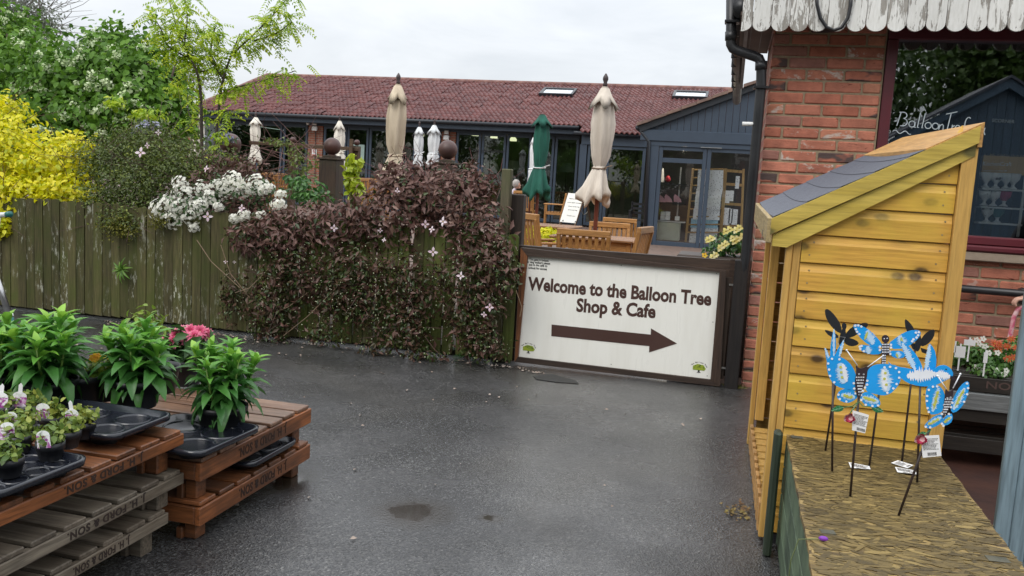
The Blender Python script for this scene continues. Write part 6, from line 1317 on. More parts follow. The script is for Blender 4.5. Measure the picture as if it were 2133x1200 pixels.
def pallet(lab, xf, y0, y1, z0, hgt, depth, mx, my, mtop, brand=True, sgn=1, brandx=None, ph=.105, group='pallets stacked in the yard', legs=True):
    """long side board on the plane x = xf (facing +x when sgn is 1), from y0 (near) to y1 (far); slats run back from it"""
    t = thing('pallet', lab, 'pallet', (xf-sgn*depth/2, (y0+y1)/2, z0), 0, group); zt = z0+hgt; zb = zt-ph
    xa = xf-sgn*depth
    sb = MB().box(xf-sgn*.022, xf, y0, y1, zb, zt-.0145, .003).obj('side_board', my, t); MB().box(xa, xa+sgn*.022, y0, y1, zb, zt-.0145, .003).obj('side_board', my, t)
    for (yy, q) in ((y0, 1), (y1, -1)): MB().box(xf-sgn*.0225, xa+sgn*.0225, yy+q*.001, yy+q*.022, zb+.002, zt-.015, .003).obj('end_board', mx, t)
    n = max(4, int(round((y1-y0)/.105))); p = (y1-y0-.004)/n
    for i in range(n):
        y = y0+.002+i*p; MB().box(xf-sgn*random.uniform(.000, .006), xa+sgn*.004, y+.008+random.uniform(-.004, .004), y+p-.014+random.uniform(-.004, .004), 0, .0155, .003, Matrix.Translation((0, 0, zt-.0143+random.uniform(-.001, .003)))).obj('slat', mtop, t)
    if legs:
        for xx in (xf-sgn*.03, xa+sgn*.08):
            for yy in (y0+.025, y1-.095):
                MB().box(xx, xx-sgn*.045, yy+.0, yy+.055, z0+.0, zb+.05, .004).obj('block', mx, t); MB().box(xx-sgn*.0455, xx-sgn*.07, yy-.012, yy+.065, z0+.0, zb-.02, .003).obj('block', mx, t)
    if brand:
        ya, yb = brandx; zc = zb+(ph-.0145)*.5; hcap = ph*.42
        lettering('J. H. FORD & SON.', sb, INK, (xf+sgn*.0003, yb, zc+hcap/2), (0, -1, 0), (0, 0, -1), yb-ya, hcap, .03, .0008, 'brand', spacing=1.12)
    return t
# right-hand stack (two tiers), then the left-hand stack (three tiers); both faces look towards the path
XR = -1.61; c0 = U(416, 952, x=XR); c1 = U(649, 849, x=XR); d0 = U(419, 1047, x=XR); d1 = U(647, 920, x=XR)
print('palR', c0, c1, d0, d1, 'ground y', U(425, 1118, x=XR), U(640, 990, x=XR))
yn, yf = (c0.y+d0.y)/2, (c1.y+d1.y)/2; ztop = (c0.z+c1.z)/2; zmid = (d0.z+d1.z)/2
fh = c0.z-U(416, 999, x=XR).z; print('board h', fh, U(649, 884, x=XR).z)
def by(pl, pr, X): return (U(*pl, x=X).y, U(*pr, x=X).y)
pallet('orange-brown pallet, lower of the right-hand stack of two, on the wet tarmac', XR, yn, yf, 0, zmid, .78, ORW, ORY, ORW, True, 1, by((498, 1020), (597, 968), XR), fh)
pallet('orange-brown pallet, upper of the right-hand stack, carrying a tray of leafy plants', XR, yn, yf, zmid+.004, ztop-zmid-.004, .78, ORW, ORY, ORTOP, True, 1, by((497, 940), (597, 890), XR), fh)
XP = -1.665; e0 = [U(px, py, x=XP) for px, py in ((384, 893), (384, 975), (363, 1060))]; yl_ = np.mean([p.y for p in e0]); print('palL', e0, [U(px, py, x=XP) for px, py in ((384, 933), (384, 1012), (362, 1098), (0, 1020))])
yl0 = yl_-1.06; phl = .78*(e0[0].z-U(384, 934, x=XP).z); print('phl', phl)
z3, z2, z1 = e0[0].z, e0[1].z, e0[2].z
pallet('grey weathered pallet, lowest of the left-hand stack of three', XP-.02, yl0+.02, e0[2].y, 0, z1, .86, GRX, GRY, GRX, True, 1, by((165, 1195), (282, 1130), XP), phl)
pallet('grey weathered pallet in the middle of the left-hand stack of three', XP, yl0, e0[1].y, z1+.003, z2-z1-.003, .86, GRX, GRY, GRX, True, 1, by((140, 1105), (303, 1025), XP), phl)
pallet('orange stained pallet, topmost of the left-hand stack, under the flower trays', XP, yl0, e0[0].y, z2+.003, z3-z2-.003, .86, ORW, ORY, ORW, True, 1, by((133, 1020), (298, 945), XP), phl)
ZL, ZR = z3, ztop
# ================================================================== plant trays, pots and plants
TRAYM = plain('wet_black_plastic', (.010, .012, .018), (.016, .018, .026), 8, .22, .05, spec=.6); POTM = plain('black_pot_plastic', (.010, .011, .014), (.016, .017, .02), 8, .45); COMP = plain('potting_compost', (.03, .02, .012), (.05, .035, .02), 60, .9, .6)
def rrect(x0, x1, y0, y1, r, n=5):
    P = []
    for cx_, cy_, a0 in ((x1-r, y1-r, 0), (x0+r, y1-r, 90), (x0+r, y0+r, 180), (x1-r, y0+r, 270)):
        P += [(cx_+r*math.cos(math.radians(a0+90*i/n)), cy_+r*math.sin(math.radians(a0+90*i/n))) for i in range(n+1)]
    return P
def tray(lab, x0, x1, y0, y1, z, cells, hgt=.06, rz=0.0):
    cx_, cy_ = (x0+x1)/2, (y0+y1)/2; t = thing('plant_tray', lab, 'tray', (cx_, cy_, z), rz, 'black plant trays on the pallets'); a, b = (x1-x0)/2, (y1-y0)/2; K = dict(world=False)
    zr = hgt
    rings = [(rrect(-a, a, -b, b, .045), zr-.018), (rrect(-a-.002, a+.002, -b-.002, b+.002, .046), zr-.001), (rrect(-a+.010, a-.010, -b+.010, b-.010, .04), zr), (rrect(-a+.018, a-.018, -b+.018, b-.018, .035), zr-.020)]
    m = MB(); n = len(rings[0][0])
    for R_, zz_ in rings: m.v += [(p[0], p[1], zz_) for p in R_]
    m.f += [(i*n+k, i*n+(k+1) % n, (i+1)*n+(k+1) % n, (i+1)*n+k) for i in range(3) for k in range(n)]; m.f.append(tuple(range(3*n, 4*n))); m.f.append(tuple(range(n-1, -1, -1)))
    m.obj('rim', TRAYM, t, True, **K)
    nx_, ny_ = cells; sx, sy = 2*(a-.02)/nx_, 2*(b-.02)/ny_; C = []
    for i in range(nx_):
        for j in range(ny_):
            cx2, cy2 = -a+.02+sx*(i+.5), -b+.02+sy*(j+.5); r = min(sx, sy)*.46
            MB().lathe([(r*.62, .0), (r*.8, zr-.021)], 20, (cx2, cy2, 0)).obj('cup', POTM, t, True, **K)
            MB().lathe([(r*1.02, zr-.019), (r*1.0, zr-.012), (r*.93, zr-.012), (r*.9, zr-.019)], 20, (cx2, cy2, 0), cap=False).obj('well_ring', TRAYM, t, True, **K)
            v = Matrix.Rotation(rz, 3, 'Z') @ Vector((cx2, cy2, 0)); C.append(Vector((cx_+v.x, cy_+v.y, z+zr-.02)))
    return t, C
STEMG = plain('green_stem_tissue', (.16, .26, .05), (.12, .2, .04), 20, .5)
SWEET = leafmat('sweet_leaf', [(0, (.04, .14, .03)), (.35, (.08, .24, .045)), (.7, (.14, .36, .045)), (1, (.32, .56, .07))], .32, .36, .35)
def pot(t, c, r, h_):
    MB().lathe([(r*.78, 0), (r*.97, h_-.02), (r*1.03, h_-.02), (r*1.04, h_), (r*.96, h_), (r*.93, h_-.015)], 28, c, cap=False).lathe([(r*.78, 0.001), (.001, 0.0)], 28, c, cap=False).obj('pot', POTM, t, True)
    MB().disc((c[0], c[1], c[2]+h_-.018), r*.945, (0, 0, 1), 24).obj('compost', COMP, t)
def leafy(lab, c, r, h_, stems, spread, height, n_leaf, L=.085, seed=1):
    rg = np.random.default_rng(seed); h_ *= .82; t = thing('leafy_pot_plant', lab, 'pot plant', c, 0, 'bushy green pot plants'); pot(t, c, r, h_); top = np.array(c)+np.array([0, 0, h_-.02])
    me = []
    for i in range(8):
        V, T, vv = leaf_arrays('lance', np.zeros((1, 3)), np.array([[1., 0, 0]]), np.array([[0, 0, 1.]]), 1.0, .33+.03*(i % 4), .02+.13*i); V = V.copy(); V[:, 2] -= (.04+.06*(i % 3))*V[:, 0]**2
        o = arrays('leaf', V, T, SWEET, vv, None, True); me.append(o.data); bpy.data.objects.remove(o)
    sm = MB(); n_leaf = int(n_leaf*1.2); per = n_leaf//stems
    for s_ in range(stems):
        a = 2.4*s_+rg.random(); rr = spread*math.sqrt((s_+.5)/stems); tip = top+np.array([rr*math.cos(a), rr*math.sin(a), height*(1.0-.38*(rr/spread)**2)*rg.uniform(.88, 1.08)]); b0 = top+np.array([rr*.3*math.cos(a), rr*.3*math.sin(a), 0])
        sm.tube([tuple(b0), tuple(b0*.5+tip*.5+np.array([rr*.1*math.cos(a), rr*.1*math.sin(a), .0])), tuple(tip)], [.005, .004, .002], 6)
        for k in range(per):
            f_ = (k+.5)/per; az = k*2.399+s_; p = b0+(tip-b0)*(.08+.92*f_**.85); el = math.radians(-34+116*f_**.8)+rg.normal()*.14
            tipness = max(0, (f_-.8)/.2); l = .92*L*(1.08-.3*f_)*(1-.35*tipness)*rg.uniform(.85, 1.15)
            A = np.array([math.cos(az)*math.cos(el), math.sin(az)*math.cos(el), math.sin(el)]); Nn = np.array([-math.cos(az)*math.sin(el), -math.sin(az)*math.sin(el), math.cos(el)])+rg.normal(size=3)*.15
            A = unit(A); B = unit(np.cross(Nn, A)); C_ = np.cross(A, B)
            i = int(np.clip(rg.normal(1.4+5.5*f_**1.5*(1 if f_ > .45 else .6), .9), 0, 7))
            M = Matrix(((A[0]*l, B[0]*l, C_[0]*l, p[0]), (A[1]*l, B[1]*l, C_[1]*l, p[1]), (A[2]*l, B[2]*l, C_[2]*l, p[2]), (0, 0, 0, 1))); link('leaf', me[i], t, M)
    sm.obj('stem', STEMG, t, True); return t
# trays: long side along the pallet, seen from the path
def onz(px, py, z): return U(px, py, z=z)
def tray_px(lab, near_left, near_right, far_right_dx, z, cells, depth, hgt=.06):
    a, b = onz(*near_left, z+hgt), onz(*near_right, z+hgt); return a, b
print('trayR', onz(395, 930, ZR+.05), onz(548, 885, ZR+.05), 'trayM', onz(195, 905, ZL+.05), onz(355, 862, ZL+.05), 'trayF', onz(0, 1000, ZL+.05), onz(190, 940, ZL+.05))
a, b = onz(400, 935, ZR+.05), onz(549, 888, ZR+.05)
tR, CR = tray('black plant tray on the right-hand pallets holding the shortest bushy plant', a.x-.30, (a.x+b.x)/2+.02, a.y-.02, b.y+.02, ZR, (2, 2), .05, -.05)
a, b = onz(218, 905, ZL+.05), onz(356, 862, ZL+.05)
tM, CM = tray('black plant tray on the left-hand pallets under the two taller bushy plants', a.x-.62, (a.x+b.x)/2+.03, a.y-.01, b.y+.01, ZL, (4, 2), .055, -.02)
a, b = onz(10, 1008, ZL+.05), onz(190, 948, ZL+.05)
tF, CF = tray('black plant tray of labelled violas at the front of the left-hand pallets', a.x-.28, (a.x+b.x)/2+.02, a.y-.06, b.y-.0, ZL, (3, 4), .05, -.03)
tU, CU = tray('empty black plant tray pushed between the two right-hand pallets', XR-.36, XR+.012, yn+.30, yf-.12, zmid+.002, (2, 2), .045, 0)
def at_px(px, py, z): return onz(px, py, z)
p3 = at_px(462, 893, ZR+.012); p2 = at_px(283, 845, ZL+.015); p1 = at_px(105, 848, ZL+.015)
print('plants', p1, p2, p3, PXM(p1), PXM(p2), PXM(p3))
leafy('shortest bushy green plant, alone in its tray on the right-hand pallets', p3+Vector((0, .0, -.008)), .088, .12, 9, .14, .25, 200, .105, 3)
leafy('bushy green pot plant in the middle, at the right end of the left-hand pallets', p2, .085, .12, 7, .125, .185, 160, .115, 5)
leafy('tallest bushy green pot plant at the far left above the violas', p1, .088, .12, 8, .14, .21, 190, .115, 8)
# further pots half hidden behind
leafy('bushy green pot plant partly cut off by the left edge of the picture', at_px(8, 842, ZL+.015)+Vector((-.05, .03, 0)), .085, .12, 6, .12, .19, 110, .11, 12)
PETP = leafmat('pink_dahlia_petal', [(0, (.62, .05, .17)), (.5, (.75, .16, .28)), (1, (.85, .38, .46))], .2, .5, .3); PETY = leafmat('orange_yellow_petal', [(0, (.75, .18, .01)), (1, (.85, .60, .03))], .2, .5, .4)
DAHL = leafmat('dahlia_leaf', [(0, (.02, .07, .015)), (1, (.06, .16, .03))], .2, .45, .3); YCEN = plain('yellow_flower_centre', (.45, .28, .02), (.25, .15, .02), 60, .8)
def flower_head(name, c, nrm, r, rows, mt, parent, centre=None, tpl='oval', wd=.5):
    q = Vector(nrm).to_track_quat('Z', 'Y'); R_ = np.array(q.to_matrix()); P, A, Nn, L, v = [], [], [], [], []
    for j, (n, tilt, f_) in enumerate(rows):
        for k in range(n):
            a = 2*PI*(k+.5*(j % 2))/n+random.uniform(-.1, .1); ct, st_ = math.cos(tilt), math.sin(tilt)
            A.append(R_ @ np.array([math.cos(a)*ct, math.sin(a)*ct, st_])); Nn.append(R_ @ np.array([-math.cos(a)*st_, -math.sin(a)*st_, ct])); P.append(np.array(c)+A[-1]*r*.12); L.append(r*f_*random.uniform(.9, 1.08)); v.append(min(1, max(0, f_*.6+random.uniform(-.2, .4))))
    V, T, vv = leaf_arrays(tpl, np.array(P), np.array(A), np.array(Nn), np.array(L), np.array(L)*wd, np.array(v)); o = arrays(name, V, T, mt, vv, parent)
    if centre: MB().ball(Vector(c)+Vector(nrm).normalized()*r*.08, r*.2, 8, (1, 1, .6)).obj('flower_centre', centre, o, True)
    return o
ROWS = [(12, .05, 1.0), (12, .4, .9), (9, .8, .75), (6, 1.15, .5)]
dz_ = ZR+.01; pd = at_px(395, 800, dz_); pd = Vector((XR-.42, pd.y+.0, dz_)); yd_ = U(395, 720, y=pd.y).y
t = thing('pink_dahlia', 'potted dahlia with a cluster of bright pink flower heads behind the bushy plants', 'pot plant', (pd.x, pd.y, dz_))
pf = [U(px-8, py-16, y=pd.y+dy) for px, py, dy in ((375, 712, 0), (390, 705, .03), (405, 706, .0), (425, 707, .02), (437, 712, .05), (372, 725, -.02), (382, 732, -.04), (356, 725, .02), (412, 716, -.06), (395, 720, -.05))]
cpx = sum(pf, Vector())/len(pf); pot(t, (cpx.x, cpx.y, dz_), .075, .11)
for i, p in enumerate(pf):
    flower_head('flower_head', p, (random.uniform(-.5, .6), -.7+random.uniform(-.3, .3), .8), .032, ROWS, PETP, t, YCEN)
    MB().tube([(cpx.x+.02*math.cos(i), cpx.y+.02*math.sin(i), dz_+.1), ((p.x+cpx.x)/2, (p.y+cpx.y)/2, p.z-.08), p-Vector((0, 0, .008))], .003, 5).obj('stem', STEMG, t)
crown('foliage', [(np.array([cpx.x, cpx.y, dz_+.17]), np.array([.13, .12, .07]))], 130, .07, .035, DAHL, t, 'oval', .9, 0)
pz = at_px(300, 775, ZL+.015); yy_ = max(pz.y, yl_-.05); pfy = [U(px, py, y=yy_) for px, py in ((302, 696), (312, 700), (308, 688))]
t = thing('yellow_viola', 'potted plant with a single orange and yellow bloom peeping over the bushy plants', 'pot plant', (pfy[0].x, yy_, ZL))
pot(t, (pfy[0].x, yy_, ZL+.012), .07, .10)
for i, p in enumerate(pfy): flower_head('flower_head', p, (.3, -1, .3), .024, [(5, .1, 1.0), (4, .5, .7)], PETY, t, None, 'oval', .8); MB().tube([(pfy[0].x, yy_, ZL+.1), p], .0025, 5).obj('stem', STEMG, t)
crown('foliage', [(np.array([pfy[0].x, yy_, ZL+.20]), np.array([.08, .08, .10]))], 120, .04, .02, leafmat('yellow_green_leaf', [(0, (.10, .2, .03)), (1, (.32, .42, .05))]), t, 'oval', .9, 0)
t = thing('yellow_viola', 'low potted plant with small yellow flowers between the two tall bushy plants', 'pot plant', tuple(at_px(215, 822, ZL+.015)))
p = at_px(215, 830, ZL+.015); pot(t, p, .07, .09); crown('foliage', [(np.array(p)+np.array([0, 0, .11]), np.array([.07, .07, .04]))], 160, .03, .018, bpy.data.materials['yellow_green_leaf'], t, 'oval', .9, 0)
for i in range(5): flower_head('flower_head', p+Vector((random.uniform(-.05, .05), random.uniform(-.05, .02), .15)), (.2, -.8, .6), .016, [(5, .1, 1.0)], PETY, t, None, 'oval', .8)
for px, py, lab in ((330, 815, 'empty black pot standing behind the middle bushy plant'), (170, 838, 'black pot of compost between the tall plants')):
    p = at_px(px, py, ZL+.012); t = thing('plant_pot', lab, 'pot', p, 0, 'black pots'); pot(t, p, .075, .10)
# violas with white picture labels
VIO = leafmat('viola_leaf', [(0, (.06, .12, .02)), (.5, (.16, .24, .04)), (1, (.34, .36, .06))], .25, .5, .4)
LAB = None
def label_mat():
    m, t, b, o = new_mat('picture_label'); v, _ = coords(t, (1, 1, 1)); c = N(t, 'ShaderNodeTexCoord'); sp = N(t, 'ShaderNodeSeparateXYZ'); t.links.new(c.outputs['Generated'], sp.inputs[0])
    vo = N(t, 'ShaderNodeTexVoronoi', i_Scale=140.0); t.links.new(v, vo.inputs['Vector']); sc_ = N(t, 'ShaderNodeSeparateColor'); t.links.new(vo.outputs['Color'], sc_.inputs[0])
    fl = ramp(t, sc_.outputs[0], [(0, (.25, .03, .22)), (.35, (.50, .22, .45)), (.6, (.72, .66, .74)), (.85, (.78, .78, .78)), (1, (.3, .35, .1))])
    tp = ramp(t, sp.outputs['Z'], [(.68, 0.0), (.74, 1.0)]); t.links.new(mixc(t, tp, fl, mixc(t, ramp(t, noise(t, v, 60, 2), [(.55, 0.0), (.6, .35)]), (.78, .79, .78), (.35, .45, .3))), b.inputs['Base Color']); b.inputs['Roughness'].default_value = .25; return m
LABM = label_mat()
spots = [(18, 985, 50), (105, 950, 44), (172, 905, 44), (48, 912, 40), (110, 893, 40), (60, 868, 32), (12, 870, 40), (40, 935, 30), (140, 925, 40), (5, 925, 44)]
VN = ['viola at the front corner of the tray, white stick label standing in it', 'viola with the clearest purple and white picture label, centre front of its tray', 'viola at the right end of the front tray with a leaning tall label', 'viola with a pale label in the second row', 'viola with a washed-out label beside the tall bushy plant', 'viola with a white label in the back row', 'purple-labelled viola at the left picture edge, back row', 'small viola squeezed between the front and second rows', 'viola with bright yellow-green leaves and no clear label', 'viola at the left picture edge, front row']
for i, (px, py, w_) in enumerate(spots):
    c = at_px(px, py+6, ZL+.035); q = 1/PXM(c); r = .036; t = thing('potted_viola', VN[i], 'pot plant', c, 0, 'potted violas in the front tray')
    pot(t, c, r, .05)
    crown('foliage', [(np.array(c)+np.array([0, 0, .068]), np.array([.044, .038, .026]))], 120, .021, .015, VIO, t, 'oval', .8, .1)
    if i != 8:
        tilt = random.uniform(-.15, .15); mw = 14*q; mh = 20*q; M = Matrix.Translation(c+Vector((random.uniform(-.01, .015), -.034, .042))) @ Matrix.Rotation(tilt, 4, 'Y') @ Matrix.Rotation(-.2+.25*random.random(), 4, 'X') @ Matrix.Rotation(random.uniform(.1, .5), 4, 'Z')
        poly = [(-mw, 0), (mw, 0), (mw, mh*1.3)]+[(mw*math.cos(a), mh*1.3+mw*.75*math.sin(a)) for a in [PI*k/8 for k in range(1, 8)]]+[(-mw, mh*1.3)]
        if i == 0: poly = [(-mw*.3, 0), (mw*.3, 0), (mw*.3, mh*2.2), (0, mh*2.4), (-mw*.3, mh*2.2)]; M = M @ Matrix.Translation((-.02, 0, 0))
        MB().prism(poly, 'y', -.0006, .0006, M).obj('plant_label', TAGW if i == 0 else LABM, t)
        if i in (0, 2, 5, 6): MB().prism([(-mw*.28, mh*1.2), (mw*.28, mh*1.2), (mw*.28, mh*2.5), (0, mh*2.75), (-mw*.28, mh*2.5)] if i != 0 else [(-mw*.2, -.02), (mw*.2, -.02), (mw*.2, .002), (-mw*.2, .002)], 'y', .0008, .0018, M).obj('label_stalk', TAGW, t)
# a silver trolley leg at the left edge
YT = 4.0; a, b, c = U(-14, 560, y=YT), U(19, 655, y=YT), U(12, 716, y=YT); t = thing('plant_trolley', 'silver tubular trolley with teal plastic ends at the left picture edge', 'trolley', (b.x-.3, YT, 0)); TEAL = plain('teal_plastic', (.012, .14, .13), None, 4, .4)
MB().tube([a, b], .017, 12).obj('frame_tube', STEEL, t, True); MB().tube([b, b+(b-a)*.06], .021, 12).obj('collar', FITW, t, True); MB().tube([b+(b-a)*.06, Vector((b.x+.02, YT, .03))], .019, 12).obj('foot', TEAL, t, True)
a2 = U(-60, 451, y=YT); b2 = U(14, 447, y=YT); MB().tube([a2, b2], .014, 12).obj('handle', FITW, t, True); MB().tube([b2, U(23, 446, y=YT)], .0165, 12).obj('grip_end', TEAL, t, True); MB().tube([a2, a, a2-Vector((.2, 0, 0))], .014, 10).obj('frame_tube', STEEL, t, True); MB().tube([U(-2, 449, y=YT), a], .010, 8).obj('strut', STEEL, t, True)
# ================================================================== flower bench, dark pallets, person at the right
YBn = 4.95; a, b = U(1975, 805, y=YBn-.35), U(2118, 815, y=YBn-.35); zbn = a.z; xb1, xb2 = .95, 2.3
bn = thing('flower_bench', 'bench with grey weathered slatted top carrying flower trays below the shop window', 'bench', ((xb1+xb2)/2, YBn, 0)); GSL = wood('grey_bench_slat', (.24, .25, .25), (.15, .16, .16), 'x', .55, .1)
for i in range(6): y = YBn-.42+i*.13; MB().box(xb1, xb2, y, y+.115, zbn-.02, zbn, .003).obj('slat', GSL, bn)
m = MB(); n_ = 28; x_ = [xb1+(xb2-xb1)*i/n_ for i in range(n_+1)]
MB().box(xb1, xb2, YBn-.445, YBn-.425, zbn-.085, zbn-.003, .003).obj('front_board', GSL, bn)
for x in (xb1+.03, xb2-.09):
    for y in (YBn-.4, YBn+.3): MB().box(x, x+.06, y, y+.06, 0, zbn-.021).obj('leg', DKX, bn)
for i, (z0, lab) in enumerate(((0.0, 'dark stained pallet on the ground under the flower bench'), (.15, 'dark stained pallet stacked second under the flower bench'), (.30, 'dark stained pallet with faint branding, top of the stack under the bench'))):
    pp = pallet(lab, 1.80, YBn-.40, YBn+.25, z0+.008, .142, .78, DKX, DKY, DKX, False, 1, None, .075, 'dark pallets under the flower bench')
    MB().box(1.02, 1.80, YBn-.425, YBn-.402, z0+.078, z0+.148, .002).obj('side_board', DKX, pp)
    if i == 2:
        A_ = U(2060, 908, y=YBn-.4265); A_.y = YBn-.4265; lettering('SON', pp, plain('faint_brand', (.10, .06, .05)), (A_.x+.10, YBn-.4256, z0+.135), (-1, 0, 0), (0, 0, -1), .14, .035, .012, .0006, 'brand')
GLNT = plain('pale_wet_edge', (.33, .31, .28), None, 9, .4)
BACO = leafmat('bench_plant_leaf', [(0, (.03, .09, .015)), (.5, (.07, .17, .03)), (1, (.14, .27, .05))], .25, .45, .4); PETW = leafmat('white_petal', [(0, (.90, .89, .80)), (1, (.95, .94, .87))], .45, .5, .2); PETO = leafmat('orange_red_petal', [(0, (.42, .05, .01)), (1, (.58, .12, .015))], .2, .5, .3)
tBn, CBn = tray('black tray of white bedding flowers on the bench', U(1985, 790, y=YBn-.3).x, U(2100, 790, y=YBn-.3).x+.05, YBn-.40, YBn-.08, zbn+.001, (3, 2), .055)
bl_ = [blob(2005, 738, YBn-.15, 30, 22), blob(2045, 742, YBn-.2, 34, 26), blob(2080, 760, YBn-.28, 34, 22), blob(2060, 775, YBn-.36, 36, 16)]
t = thing('white_bedding_plants', 'trailing bedding plants with small white flowers filling the tray on the bench', 'bedding plants', tuple(bl_[1][0])); crown('foliage', bl_, 1300, .026, .017, BACO, t, 'oval', .6, .15)
for px, py in ((2034, 708), (2022, 712), (2040, 716), (2048, 706), (2052, 722), (2060, 735), (2035, 764), (2046, 770), (2062, 768), (2075, 772), (2085, 784), (2091, 780), (2070, 786), (2055, 780), (2078, 735), (2096, 772)):
    flower_head('flower_head', U(px, py, y=YBn-.40+random.uniform(-.02, .05)), (random.uniform(-.4, .4), -1, .3), .015, [(5, .1, 1.0)], PETW, t, None, 'oval', .9)
bl_ = [blob(2120, 735, YBn-.1, 32, 34), blob(2105, 765, YBn-.2, 26, 16)]; t = thing('orange_gazanias', 'bedding plants with orange-red daisy flowers beside the white ones', 'bedding plants', tuple(bl_[0][0])); crown('foliage', bl_, 900, .03, .014, BACO, t, 'oval', .6, .15)
for px, py in ((2080, 718), (2072, 716), (2098, 722), (2118, 725), (2112, 745), (2099, 748), (2125, 752), (2106, 707), (2130, 700), (2078, 727)): flower_head('flower_head', U(px, py, y=YBn-.32), (random.uniform(-.4, .2), -.8, .7), .021, [(9, .15, 1.0), (7, .5, .7)], PETO if py > 706 else PETY, t, YCEN, 'oval', .4)
for i, (px, py, w_, h_, lab) in enumerate(((1985, 722, 6, 12, 'white plant label at the left end of the bench tray'), (2000, 733, 10, 12, 'square white plant label in front of the white flowers'), (2020, 714, 11, 6, 'wide white plant label lying back among the white flowers'), (2053, 745, 4, 11, 'narrow white plant label standing among the white flowers'))):
    c = U(px, py, y=YBn-.42); q = 1/PXM(c); t = tag(MB().box(c.x-w_*q, c.x+w_*q, c.y-.001, c.y, c.z-h_*q, c.z+h_*q).box(c.x-1.5*q, c.x+1.5*q, c.y+.001, c.y+.003, c.z-40*q, c.z+(h_+5)*q).obj('plant_label', TAGW), lab, 'label', 'plant labels on the bench')
# person at the right edge: only a hand on a pink stick shows
PCL = plain('dark_coat', (.03, .035, .05), (.02, .025, .035), 10, .8); YH = 5.36; hd = U(2128, 632, y=YH); bx_ = hd.x+.55
per = thing('person', 'person mostly outside the right edge, one hand resting on a pink walking stick', 'person', (bx_, YH+.1, 0))
J = [((bx_, YH+.1, .92), (.17, .13)), ((bx_, YH+.1, 1.15), (.15, .11)), ((bx_, YH+.1, 1.36), (.17, .11)), ((bx_, YH+.1, 1.47), .06), ((bx_-.19, YH+.08, 1.37), .065), ((bx_-.30, YH+.02, 1.12), .05), ((hd.x+.09, YH, hd.z+.03), .034), ((bx_+.19, YH+.1, 1.37), .065), ((bx_+.25, YH+.08, 1.08), .05), ((bx_+.22, YH-.05, .86), .036), ((bx_-.09, YH+.1, .85), .09), ((bx_-.10, YH+.08, .48), .065), ((bx_-.10, YH+.12, .07), .045), ((bx_-.10, YH-.06, .05), .04), ((bx_+.09, YH+.1, .85), .09), ((bx_+.10, YH+.08, .48), .065), ((bx_+.10, YH+.12, .07), .045), ((bx_+.10, YH-.06, .05), .04)]
skin_figure('body', J, [(0, 1), (1, 2), (2, 3), (2, 4), (4, 5), (5, 6), (2, 7), (7, 8), (8, 9), (0, 10), (10, 11), (11, 12), (12, 13), (0, 14), (14, 15), (15, 16), (16, 17)], PCL, 0, 2, per)
hc = Vector((bx_, YH+.06, 1.62)); m = MB(); m.ball(hc, .095, 18, (.85, 1, 1.25)); m.ball(hc+Vector((0, -.1, -.01)), .02, 8); m.ball(hc+Vector((-.082, 0, -.01)), .022, 8); m.ball(hc+Vector((.082, 0, -.01)), .022, 8); m.tube([hc+Vector((0, .01, -.2)), hc+Vector((0, .01, -.08))], .052, 12); m.obj('head', SKIN, per, True); MB().ball(hc+Vector((0, .025, .035)), .108, 18, (.95, 1, 1.1)).obj('hair', GREYH, per, True)
w0 = Vector((hd.x+.085, YH, hd.z+.028)); J = [(tuple(w0), .022), (tuple(w0+Vector((-.045, 0, .004))), (.030, .017)), (tuple(w0+Vector((-.085, 0, .002))), (.034, .015))]; E_ = [(0, 1), (1, 2)]
for i, (dy, l) in enumerate(((-.027, .062), (-.010, .070), (.008, .066), (.024, .052))):
    b0 = w0+Vector((-.088, dy, .0)); k = len(J); J += [(tuple(b0), .0095), (tuple(b0+Vector((-l*.42, 0, -.006))), .0088), (tuple(b0+Vector((-l*.62, 0, -.026))), .0082), (tuple(b0+Vector((-l*.5, 0, -.046))), .007)]; E_ += [(2, k), (k, k+1), (k+1, k+2), (k+2, k+3)]
k = len(J); b0 = w0+Vector((-.05, -.028, -.004)); J += [(tuple(b0), .011), (tuple(b0+Vector((-.022, -.012, -.022))), .0095), (tuple(b0+Vector((-.034, -.004, -.042))), .008)]; E_ += [(1, k), (k, k+1), (k+1, k+2)]
skin_figure('hand', J, E_, SKIN, 0, 2, per)
PST = plain('mottled_pink_stick', (.50, .10, .16), (.62, .40, .40), 26, .4, lo=.45, hi=.6); cp = [U(*p, y=YH) for p in ((2150, 640), (2133, 638), (2120, 645), (2112, 660), (2106, 690), (2098, 730), (2090, 765))]; dn_ = (cp[-1]-cp[-2]).normalized()
tag(MB().tube(cp+[cp[-1]+dn_*((cp[-1].z-.02)/-dn_.z)], .0125, 12).obj('walking_stick', PST, None, True), 'mottled pink walking stick with curved handle under the hand at the right edge', 'walking stick')
# ================================================================== shrubs, climbers and trees
BARK = plain('grey_brown_bark', (.10, .075, .05), (.055, .042, .03), 20, .85, .6); TWIG = plain('thin_twig', (.10, .05, .04), (.06, .035, .03), 9, .8)
def limbs(name, paths, r0, mt, parent):
    for p in paths: k = len(p); MB().tube(p, [r0*(1-.75*i/(k-1)) if k > 1 else r0 for i in range(k)], 6).obj(name[:-2] if name.endswith('hes') else name.rstrip('s'), mt, parent, True)
def twigs(name, blobs, n, r, mt, parent, length=.35):
    P, D, _ = scatter(blobs, n, .9, .1); m = MB()
    for p, d in zip(P, D):
        a = Vector(p); e = Vector(d)*.7+Vector((random.gauss(0, .5), random.gauss(0, .4), random.uniform(-.1, .6))); e.normalize(); l = length*random.uniform(.5, 1.2); mid = a+e*l*.5+Vector((random.gauss(0, .05), 0, -.02))*l*3; m.tube([a, mid, a+e*l+Vector((0, 0, -.1*l))], [r, r*.8, r*.4], 4, False)
    return m.obj(name, mt, parent)
